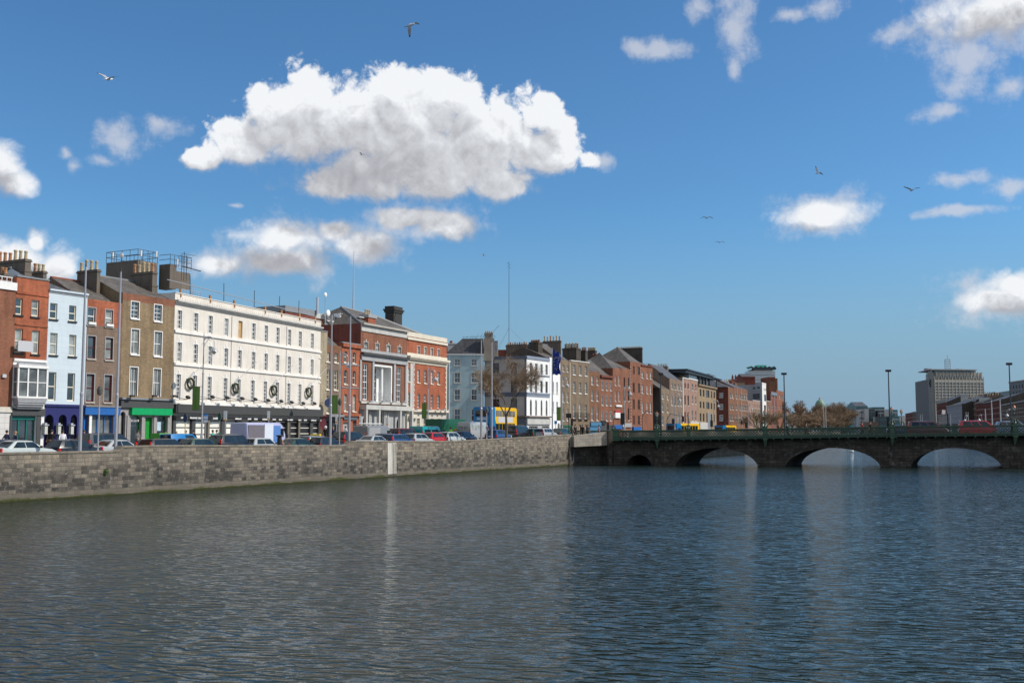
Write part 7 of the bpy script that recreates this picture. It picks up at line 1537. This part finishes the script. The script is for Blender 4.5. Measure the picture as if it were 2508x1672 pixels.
# ---------------------------------------------------------------- poles, lamps and signs
POLEM=mat('pole_grey_paint',(.42,.41,.43),.4,.3,var=.06)
def pole_at(u,off,vt,r0,label,name='flagpole',cat='flagpole',group='tall bare flagpoles along the quay wall',Y=None,zb=None,m=None,top=True):
    p=wall_at(u,off) if Y is None else Vector((P(u,1056,Y).x,Y,0)); zb=gz(p)+.13 if zb is None else zb; t=thing(name,label,cat,(p.x,p.y,zb),0,group); zt=P(u,vt,p.y).z-zb
    q=MB(); q.lathe([(r0*1.5,0),(r0*1.5,.25),(r0*1.15,.3),(r0*1.1,zt*.32),(r0*1.2,zt*.322),(r0*1.2,zt*.335),(r0*.92,zt*.34),(r0*.85,zt*.62),(r0*.5,zt-.3)],n=10,m=m or POLEM); q.build('shaft',t,smooth=True)
    if top: q=MB(); q.lathe([(r0*.5,zt-.3),(r0*.7,zt-.26),(r0*.2,zt-.15),(r0*.35,zt-.1),(0,zt)],n=8,m=DSTEEL); q.build('finial',t)
    return t
for k,(u,vt,r) in enumerate(((197,642,.10),(284,655,.10),(809,762,.10),(855,766,.10),(1178.6,826,.10),(1204.4,831,.10))): pole_at(u,.95,vt,r,'tall bare grey flagpole, '+('first from the left, before the pale blue house','second from the left, before the tan brick house','right of the round navy sign','in front of the slim orange brick house','in front of the sky blue house','left of the bare tree')[k])
FPm=pole_at(1353,.95,846,.08,'grey flagpole flying the blue flag in front of the white house',group=None)
def flag():
    t=thing('flag','blue flag with a circle of gold stars hanging from the flagpole','flag',tuple(FPm.location)); z0=P(1353,855,FPm.location.y).z-t.location.z; z1=P(1353,917,FPm.location.y).z-t.location.z
    FB=mat('flag_blue',(.01,.035,.24),.8,var=.08); FG=mat('flag_gold',(.70,.50,.02),.7); q=MB(); nx,nz=12,16; W=1.0; Hh=z0-z1
    def f(i,j,o=0): x=.06+W*i/nx*(.92+.1*math.sin(j*.5)); return (x,.16*math.sin(i*1.15+j*.35)*i/nx+o,z0-Hh*j/nz-.55*(i/nx)*(1-j/nz)*1.0+.08*math.sin(i*.9))
    for i in range(nx):
        for j in range(nz):
            q.face([f(i,j),f(i,j+1),f(i+1,j+1),f(i+1,j)],FB); q.face([f(i,j,.012),f(i+1,j,.012),f(i+1,j+1,.012),f(i,j+1,.012)],FB)
    q.build('cloth',t,merge=1e-5,smooth=True); s=MB()
    for k in range(12):
        a=k/12*math.tau; i=6+3.7*math.cos(a); j=8+4.2*math.sin(a); c=Vector(f(i,j,-.02)); 
        for n_ in range(5):
            b0=n_/5*math.tau+math.pi/2; P3=[c,c+Vector((.035*math.cos(b0-.63),-.005,.035*math.sin(b0-.63))),c+Vector((.09*math.cos(b0),-.01,.09*math.sin(b0))),c+Vector((.035*math.cos(b0+.63),-.005,.035*math.sin(b0+.63)))]; s.face(P3,FG)
    s.build('gold_stars',t)
flag()
def short_lamp(u,off,vt,label):
    p=wall_at(u,off); t=thing('lamp_post',label,'lamp post',(p.x,p.y,gz(p)+.13),0,'short lamp posts by the quay wall'); zt=P(u,vt,p.y).z-gz(p)-.13
    q=MB(); q.lathe([(.09,0),(.085,.6),(.055,.66),(.05,zt-.65)],n=8,m=POLEM); q.build('post',t,smooth=True); q=MB(); q.lathe([(.07,zt-.65),(.17,zt-.6),(.2,zt-.25),(.13,zt-.2),(.14,zt-.12),(.05,zt-.05),(0,zt)],n=10,m=mat('old_lantern',(.10,.10,.09),.5)); q.build('lantern',t)
short_lamp(241,1.1,943,'short post with a dark lantern between the two left flagpoles'); short_lamp(831.5,1.1,974,'short post with a dark lantern between the middle flagpoles'); short_lamp(1192,1.1,996,'short post with a dark lantern between the flagpoles at the sky blue house')
BAN=mat('banner_green',(.13,.24,.045),.7,var=.06)
def swan(u,off,vt,ux,uy,label,ban=None,Y=None,group='ornate swan neck street lamps',sc=1):
    p=wall_at(u,off) if Y is None else Vector((P(u,1056,Y).x,Y,0)); zb=gz(p)+.2; t=thing('swan_neck_lamp',label,'street lamp',(p.x,p.y,zb),0,group)
    zt=P(u,vt,p.y).z-zb; dx=P(ux,1056,p.y).x-p.x; zl=P(ux,uy,p.y).z-zb; zc=zl+.9; r=dx/2
    q=MB(); q.lathe([(.16,0),(.16,.3),(.11,.4),(.12,1.4),(.08,1.5),(.075,zc*.7),(.1,zc*.705),(.06,zc*.72),(.05,zt-.4),(.01,zt)],n=8,m=POLEM); q.build('post',t,smooth=True)
    q=MB(); pts=[(dx/2-abs(r)*math.cos(a)*(1 if dx>0 else -1),0,zc-.1+abs(r)*1.1*math.sin(a)) for a in [math.pi*i/12 for i in range(13)]]+[(dx,0,zl+.35)]; q.path(pts,.035,6,POLEM)
    for k in range(3):
        c=(dx*(.22+.2*k),0,zc+.1+.2*math.sin(k+1)); rr=.22-.03*k; pp=[(c[0]+rr*math.cos(a)*(1-a/9),0,c[2]+rr*math.sin(a)*(1-a/9)) for a in [i*.6 for i in range(11)]]; q.path(pp,.018,4,POLEM)
    pp=[(-.18*math.cos(a)*(1-a/9),0,zt-1.2+.2*math.sin(a)) for a in [i*.6 for i in range(10)]]; q.path(pp,.018,4,POLEM); q.tube((0,0,zc-.4),(dx*.5,0,zc+abs(r)*.55),.02,n=4,m=POLEM); q.build('swan_neck',t)
    q=MB(); q.lathe([(.05,.38),(.1,.3),(.34,.04),(.36,0),(.30,-.01)],(dx,0,zl),12,POLEM); q.build('lamp_hood',t); q=MB(); q.lathe([(.2,0),(.19,-.12),(.1,-.26),(0,-.3)],(dx,0,zl),10,LGL); q.build('lamp_glass',t)
    if ban:
        u0,u1,v0,v1=ban; x0=P(u0,1056,p.y).x-p.x; x1=P(u1,1056,p.y).x-p.x; za=P(u,v0,p.y).z; zb2=P(u,v1,p.y).z
        b=thing('banner','plain green banner hanging from the lamp post '+label.split('lamp ',1)[1],'banner',(p.x,p.y,za),0,'green banners on lamp posts'); q=MB(); n=8
        for i in range(n):
            a=x0+(x1-x0)*i/n; c=x0+(x1-x0)*(i+1)/n; y0,y1=.05*math.sin(i*.9),.05*math.sin((i+1)*.9); hh=zb2-za
            for o_,fl in ((0,0),(.012,1)):
                F=[(a,y0+o_,hh),(c,y1+o_,hh),(c,y1+o_,0),(a,y0+o_,0)]; q.face(F[::-1] if fl else F,BAN)
        q.build('cloth',b); q=MB(); q.tube((0,0,.02),(x0 if abs(x0)>abs(x1) else x1,0,.02),.02,n=5,m=DSTEEL); q.tube((0,0,hh-.02),(x0 if abs(x0)>abs(x1) else x1,0,hh-.02),.02,n=5,m=DSTEEL); q.build('arms',b)
    return t
swan(494,12.6,812,519.5,860,'ornate street lamp before the cream building',(469,487,947,1003)); swan(830.5,13.2,858,850,895,'ornate street lamp before the brown brick house',(811,826,968.5,1012)); swan(1048,14.5,898,1065.6,930,'ornate street lamp before the orange brick bank',(1033,1045,987,1024))
swan(1377,3,938,1389,944.5,'ornate street lamp before the wide brown house',(1363.5,1373.5,997,1029),Y=150); swan(1530,3,945,1544.6,966,'ornate street lamp before the dark windowed red house',Y=165); swan(1653,3,966,1665.5,981,'ornate street lamp before the sooty brown house',Y=190); swan(1749,3,978,1760.5,995,'ornate street lamp before the ochre building',Y=225); swan(1834,3,985,1842.5,1003,'ornate street lamp before the low pink house',Y=270)
NAVS=mat('sign_navy',(.02,.03,.09),.4); ORS=mat('sign_orange',(.75,.35,.02),.5); BLS=mat('sign_blue',(.01,.22,.62),.4)
def sign(u,off,shape,w,v0,v1,cm,label,pm=None,Y=None,extra=None,group=None,zb=None):
    p=wall_at(u,off) if Y is None else Vector((P(u,1056,Y).x,Y,0)); zb=gz(p)+.2 if zb is None else zb; t=thing('traffic_sign' if shape!='box' else 'bus_stop_sign',label,'sign',(p.x,p.y,zb),0,group); a=P(u,v0,p.y).z-zb; b=P(u,v1,p.y).z-zb; hw=w*p.y/F/2
    q=MB(); q.tube((0,.05,0),(0,.05,a-.05),.045,n=7,m=pm or POLEM); q.build('post',t); q=MB()
    if shape=='oval':
        n=18; c=(a+b)/2; rz=(a-b)/2; pts=[(hw*math.cos(k/n*math.tau),c+rz*math.sin(k/n*math.tau)) for k in range(n)]; q.face([(x,-.04,z) for x,z in pts],cm); q.face([(x,-.0,z) for x,z in pts[::-1]],cm)
        for k in range(n): (x,z),(x2,z2)=pts[k],pts[(k+1)%n]; q.face([(x2,-.04,z2),(x,-.04,z),(x,0,z),(x2,0,z2)],POLEM)
    else: q.box(-hw,-.05,b,hw,.0,a,cm)
    o=q.build('panel',t)
    if extra:
        q=MB()
        for (f0,f1,m_) in extra: q.box(-hw+.01,-.062,b+(a-b)*f0,hw-.01,-.052,b+(a-b)*f1,m_)
        q.build('markings',o)
    return t
sign(453,12.5,'oval',10.5,1013,1034,NAVS,'navy oval sign on a yellow post above the blue van',pm=TAXIY); sign(503,12.5,'box',10.5,1013.5,1034,BLS,'blue bus stop sign with white foot, right of the ornate lamp',extra=[(0,.3,WHITE),(.42,.66,WHITE),(.74,.8,WHITE)]); sign(537,12.5,'oval',8.5,1010,1031,mat('sign_dark_green',(.01,.07,.04),.4),'dark green oval sign above the yellow meter')
sign(551,12.5,'box',8,1006,1029.5,WHITE,'white bus stop sign with orange foot right of the meter',extra=[(0,.12,ORS)]); sign(657,12.5,'box',6.5,1006,1027,WHITE,'white bus stop sign with orange foot above the striped van',extra=[(0,.14,ORS)]); sign(823.5,12.8,'box',5,1014,1039,WHITE,'white bus stop sign with orange band beside the third flagpole',extra=[(.15,.3,ORS)])
sign(882,13.2,'box',4.5,1018,1048,WHITE,'white bus stop sign with orange band at the office portico post',extra=[(.25,.4,ORS)]); sign(948,13.4,'box',6,1021.5,1041,WHITE,'white bus stop sign with orange foot before the stone doorway',extra=[(0,.14,ORS)]); sign(1068,14.5,'box',6,1028,1043,WHITE,'white bus stop sign with orange foot before the cream stone windows',extra=[(0,.14,ORS)]); sign(1361,3,'box',6.5,1030,1038,BLS,'small blue sign beside the flagpole with the blue flag',Y=150)
DKB=mat('dark_sign_back',(.018,.016,.015),.6)
for u,w,v0,v1,Y,l in ((1393,13,1012,1023,140,'dark back of a wide sign at the bridge corner'),(1525,10.5,1011,1039,150,'tall black panel on a post by the bridge'),(1649,7,1025,1037,185,'dark panel on a post before the sooty brown house'),(1743,6.5,1029,1045,215,'dark panel on a post before the ochre building'),(1828,6.5,1034,1048,240,'dark panel on a post before the far red terrace')): sign(u,3,'box',w,v0,v1,DKB,l,Y=Y,pm=DSTEEL)
def traffic_light(u,Y,vt,label,arm=0):
    p=Vector((P(u,1056,Y).x,Y,0)); t=thing('traffic_light',label,'traffic light',(p.x,p.y,gz(p)),0,'traffic lights at the bridge'); zt=P(u,vt,Y).z-gz(p); q=MB(); q.tube((0,0,0),(0,0,zt),.06,n=6,m=DSTEEL); x=0
    if arm: q.path([(0,0,zt),(arm*.5,0,zt+.9),(arm,0,zt+.7),(arm*2.2,0,zt+.5)],.05,5,DSTEEL); x=arm*2.2
    q.build('post',t); q=MB(); q.box(x-.16,-.1,zt-.95+(.5 if arm else 0),x+.16,.1,zt+(.5 if arm else 0),BLACKP); q.build('signal_head',t); q=MB(); zz=zt-.18+(.5 if arm else 0); q.box(x-.09,-.14,zz-.1,x+.09,-.1,zz+.1,mat('signal_red',(.3,.02,.01),.4)); q.build('red_lens',q and t)
traffic_light(1400.5,137,1024,'traffic light on a dark post at the end of the quay wall'); traffic_light(1489,140,1034,'traffic light left of the bridge parapet'); traffic_light(1573,160,1020,'traffic light with a curved arm before the last red houses',1.2); traffic_light(1634,175,1026,'traffic light with a curved arm before the tan corner house',1.2); traffic_light(1776,230,1034,'traffic light with a curved arm before the far red terrace',1.6)
# parking meter, recycling container, black pillar, white van roof by the bridge
p=wall_at(537,12.2); t=thing('parking_meter','yellow and teal parking meter under the dark green oval sign','parking meter',(p.x,p.y,gz(p)+.3)); q=MB(); q.lathe([(.2,0),(.2,1.35),(.17,1.42)],n=10,m=TAXIY); q.build('body',t,smooth=True); q=MB(); q.lathe([(.21,1.38),(.2,1.5),(0,1.6)],n=10,m=TEAL); q.build('cap',t); q=MB(); q.box(-.21,-.22,.3,-.03,-.1,1.3,BLS); q.build('panel',t)
p=wall_at(396,11.4); t=thing('recycling_container','bright green recycling container with sloping lid before the green shop','container',(p.x,p.y,gz(p)),QA); GC=mat('container_green',(.06,.30,.015),.4,var=.06)
q=MB(); q.box(-.75,-.6,.15,.75,.6,1.5,GC); o=q.build('bin_body',t); o.modifiers.new('b','BEVEL').width=.06; q=MB(); z=1.5
q.face([(-.75,-.6,z),(.75,-.6,z),(.6,-.4,z+.35),(-.6,-.4,z+.35)],GC); q.face([(.75,-.6,z),(.75,.6,z),(.6,.4,z+.35),(.6,-.4,z+.35)],GC); q.face([(.75,.6,z),(-.75,.6,z),(-.6,.4,z+.35),(.6,.4,z+.35)],GC); q.face([(-.75,.6,z),(-.75,-.6,z),(-.6,-.4,z+.35),(-.6,.4,z+.35)],GC); q.face([(-.6,-.4,z+.35),(.6,-.4,z+.35),(.6,.4,z+.35),(-.6,.4,z+.35)],GC); q.build('lid',t); q=MB()
for sx in (-.35,.35): q.box(sx-.14,-.63,1.05,sx+.14,-.6,1.3,BLACKP)
q.build('openings',t)
p=wall_at(685,1.1); t=thing('black_pillar','black litter bin pillar with flat cap standing at the wall','bin',(p.x,p.y,gz(p)+.13)); q=MB(); q.lathe([(.19,0),(.19,1.35),(.15,1.4)],n=10,m=BLACKP); q.build('body',t,smooth=True); q=MB(); q.lathe([(.15,1.4),(.3,1.5),(.3,1.56),(0,1.6)],n=12,m=BLACKP); q.build('cap',t)
WEED=mat('weed_green',(.07,.13,.015),.8,var=.4,scale=8); p=wall_at(264.5,-.12); t=thing('wall_weed','small green weed growing from the quay wall','plant',(p.x,p.y,P(264,1157,p.y).z)); q=MB(); rr=random.Random(8)
for k in range(60):
    a=rr.uniform(-1,1); c=Vector((a*.13,-rr.random()*.14,rr.uniform(-.22,.25))); d=Vector((rr.uniform(-1,1),rr.uniform(-1,0),rr.uniform(.2,1))).normalized()*.09; e=d.orthogonal().normalized()*.03; q.face([c-d,c+e,c+d,c-e],WEED)
q.build('leaves',t); q=MB(); q.tube((0,.05,0),(0,-.08,.1),.012,n=4,m=WEED); q.build('stem',t)
# far flagpoles and lamps on both banks
for u,Y,v,l in ((1808,300,944.5,'pale tall pole before the far red terrace, left one'),(1817,300,946.5,'pale tall pole before the far red terrace, right one'),(1890,330,961,'pale tall pole right of the modern white block, left one'),(1898,330,962,'pale tall pole right of the modern white block, right one'),(2018.5,250,989,'thin pale pole before the bare trees, left one'),(2023.5,250,989.5,'thin pale pole before the bare trees, right one'),(2255.5,300,1011,'thin pale pole before the office side wall, left one'),(2260,300,1011,'thin pale pole before the office side wall, right one'),(2295,270,1008,'thin pale pole left of the white billboard'),(2329,260,1010,'thin pale pole before the grey mansard house'),(2367.5,230,1005,'thin pale pole before the long dark red building, left one'),(2372.5,230,1005,'thin pale pole before the long dark red building, right one'),(2415,200,997,'thick pale pole left of the tall pair'),(2431,190,975,'tallest pale pole on the right bank, left one'),(2452,190,974.5,'tallest pale pole on the right bank, right one')):
    pole_at(u,0,v,.12 if u>2400 else .09,l,group='tall pale poles along the far quays',Y=Y,zb=3.2,top=False,m=mat('pale_pole',(.55,.55,.53),.5))
for u,Y,vt,ux,uy,l in ((2372,235,1020,2364,1030,'ornate lamp on the right bank before the long dark red building'),(2406,220,1020,2399,1029,'ornate lamp on the right bank left of the thick pole'),(2478,200,1008,2468,1018,'ornate lamp on the right bank beside the last bridge lamp')): swan(u,0,vt,ux,uy,l,Y=Y,group='ornate lamps on the right bank')
# ---------------------------------------------------------------- bare trees
BARK=mat('tree_bark',(.13,.10,.07),.9,var=.3,scale=4); TWIG=mat('bare_twigs',(.27,.19,.12),.9,var=.3,scale=2)
def bare_tree(seed,h,r0,levels,spread,minr,trunkh,nb=3,nside=3):
    rr=random.Random(seed); T=MB(); K=MB()
    def grow(p,d,L,r,lv):
        n=3; q=p
        for i in range(n):
            d=(d+Vector((rr.gauss(0,.12),rr.gauss(0,.12),rr.gauss(.03,.07)))).normalized(); e=q+d*L/n; ra=max(minr,r*(1-.28*i/n)); rb=max(minr,r*(1-.28*(i+1)/n))
            (T if lv>=levels-1 else K).tube(q,e,ra,rb,6 if lv>=levels-1 else nside,BARK if lv>=levels-1 else TWIG,cap=False)
            q=e
            if lv<levels and lv>0 and i>=0:
                for _ in range(1 if lv>1 else 2): 
                    a=rr.random()*math.tau; o=d.orthogonal().normalized(); o=o*math.cos(a)+d.cross(o)*math.sin(a); grow(q,(d*.75+o*spread+Vector((0,0,.12))).normalized(),L*rr.uniform(.5,.72),r*.5,lv-1)
        if lv>0:
            for k in range(2): a=rr.random()*math.tau; o=d.orthogonal().normalized(); o=o*math.cos(a)+d.cross(o)*math.sin(a); grow(q,(d+o*spread*.7).normalized(),L*.75,r*.65,lv-1)
    T.tube((0,0,-.2),(0.05,0,trunkh*.5),r0*1.15,r0,9,BARK,cap=False); T.tube((.05,0,trunkh*.5),(0,0,trunkh),r0,r0*.85,9,BARK,cap=False)
    for k in range(nb+1):
        a=k/(nb+1)*math.tau+rr.random(); grow(Vector((0,0,trunkh)),Vector((math.cos(a)*spread,math.sin(a)*spread,.9)).normalized(),h*.30,r0*.55,levels)
    return T,K
TRp=wall_at(1239.5,1.9); t=thing('bare_tree','bare street tree with fine brown branches before the corner building','tree',(TRp.x,TRp.y,gz(TRp)),0)
T,K=bare_tree(12,7.9,.15,5,.66,.009,3.1,nb=3); print('tree faces',len(K.f)); T.build('trunk',t,smooth=True); K.build('crown',t)
T,K=bare_tree(31,13,.4,4,.62,.042,2.6,nb=6); TM=T.mesh('trunk'); KM=K.mesh('crown')
k=0
for u,Y,vt,l in ((1862,300,1008,'left of the modern white block'),(1909,330,1004,'before the far red tower house'),(1941,400,978,'beside the tall dark post, left of the spire'),(1958,430,1003,'left of the far church spire'),(1972,440,1022,'small, under the far church spire'),(1986,450,1010,'left of the dome'),(2004,455,1000,'in front of the dome'),(2026,460,984,'right of the dome'),(2052,465,982,'tallest, right of the two thin poles'),(2070,470,1000,'left of the dark glass office'),(2046,440,1010,'low, in front of the tallest one'),(2016,430,1016,'low, between the two thin poles'),(1996,430,1022,'low, in front of the long pale building'),(2062,440,1018,'low, by the dark glass office'),(1980,430,1030,'very low, right of the spire'),(2036,425,1024,'low, right of the thin poles')):
    x=P(u,1056,Y).x; H_t=P(u,vt,Y).z-3.2; t=thing('bare_tree','bare brown tree '+l,'tree',(x,Y,3.2),k*1.3,'bare trees beyond the bridge'); s=H_t/13.5; t.scale=(max(s,.75)*1.0,max(s,.75),s); inst('trunk',TM,t,(0,0,0)); inst('crown',KM,t,(0,0,0)); k+=1
# ---------------------------------------------------------------- gulls
GW=mat('gull_white',(.75,.75,.76),.7,var=.04); GG=mat('gull_grey_wing',(.30,.31,.33),.7); GB=mat('gull_black_tip',(.02,.02,.02),.7); GY=mat('gull_beak',(.6,.35,.03),.5)
def gull(u,v,Y,label,heading,bank,wl,wr,pitch=0,sc=1):
    t=thing('gull',label,'bird',tuple(P(u,v,Y)),0,'gulls flying over the river'); t.rotation_euler=(bank,pitch,heading); t.scale=(sc,sc,sc)
    q=MB(); pr=[(-.24,.008,.03),(-.2,.02,.05),(-.1,.05,.05),(0,.066,.06),(.1,.055,.055),(.17,.034,.035),(.21,.038,.038),(.245,.026,.026),(.26,.008,.008)]; n=8
    for (x0,r0,_),(x1,r1,_) in zip(pr[:-1],pr[1:]):
        for k in range(n): a,c=k/n*math.tau,(k+1)/n*math.tau; q.face([(x0,r0*math.cos(a),r0*math.sin(a)),(x0,r0*math.cos(c),r0*math.sin(c)),(x1,r1*math.cos(c),r1*math.sin(c)),(x1,r1*math.cos(a),r1*math.sin(a))],GW)
    q.face([(-.2,-.03,.01),(-.2,.03,.01),(-.36,.08,.0),(-.36,-.08,0)],GW); q.face([(-.2,-.03,0),(-.36,-.08,-.01),(-.36,.08,-.01),(-.2,.03,0)],GW); q.build('body',t,smooth=True)
    q=MB(); q.tube((.25,0,0),(.30,0,-.012),.011,.003,5,GY); q.build('beak',t)
    for s,(a1,a2,sw) in ((1,wl),(-1,wr)):
        q=MB(); p1=Vector((.02,.04*s,.03)); p2=p1+Vector((.05,.26*math.cos(a1)*s,.26*math.sin(a1))); p3=p2+Vector((sw,.34*math.cos(a2)*s,.34*math.sin(a2)))
        mid=p2.lerp(p3,.72); C=[.15,.15,.07,.0]
        P4=[p1,p2,mid,p3]
        for i in range(3):
            a,b=P4[i],P4[i+1]; ca,cb=C[i],C[i+1]; m_=GB if i==2 else GG
            q.face([a+Vector((.05,0,0)),b+Vector((.05*(i<2),0,0)),b-Vector((cb,0,0)),a-Vector((ca,0,0))],m_); q.face([a+Vector((.05,0,-.012)),a-Vector((ca,0,.012)),b-Vector((cb,0,.012)),b+Vector((.05*(i<2),0,-.012))],GW if i<2 else GB)
        q.build('wing',t)
gull(266,194,46,'large gull gliding at the upper left above the thin cloud',R(68),R(6),(.55,.38,-.12),(.25,.02,-.12),R(-18)); gull(1005,62,45,'gull flapping with lowered wings above the big cloud',R(-40),R(20),(.2,-.2,-.1),(-1.1,-1.3,-.05)); gull(886,379,130,'small gull in front of the big cloud',R(160),R(0),(.45,.1,-.1),(.5,.2,-.1)); gull(1184,626,150,'tiny gull left of the radio mast top',R(180),0,(.3,.1,-.1),(.4,.3,-.1))
gull(2003,424,90,'gull with one wing raised steeply above the lone small cloud',R(120),R(0),(1.3,1.2,-.05),(.1,-.4,-.1)); gull(2233,466,72,'gull with spread wings at the right above the thin clouds',R(95),R(-6),(.6,.4,-.1),(.35,.0,-.1)); gull(1731,534,95,'gull with drooping wing tips left of the lone small cloud',R(90),0,(.35,-.5,-.1),(.35,-.5,-.1)); gull(1763,594,120,'faint gull with drooping wings, lowest in the right sky',R(90),0,(.4,-.3,-.1),(.4,-.5,-.1))
# white buoy seen through the middle arch
p=P(2086,1106,216); t=thing('buoy','small white buoy on the water seen through the middle arch','buoy',(p.x,p.y,0)); q=MB(); q.ball((0,0,.25),.42,WHITE,12,8); q.build('float',t,smooth=True); q=MB(); q.lathe([(.12,.6),(.09,.95),(0,1.0)],n=8,m=WHITE); q.build('cap',t)
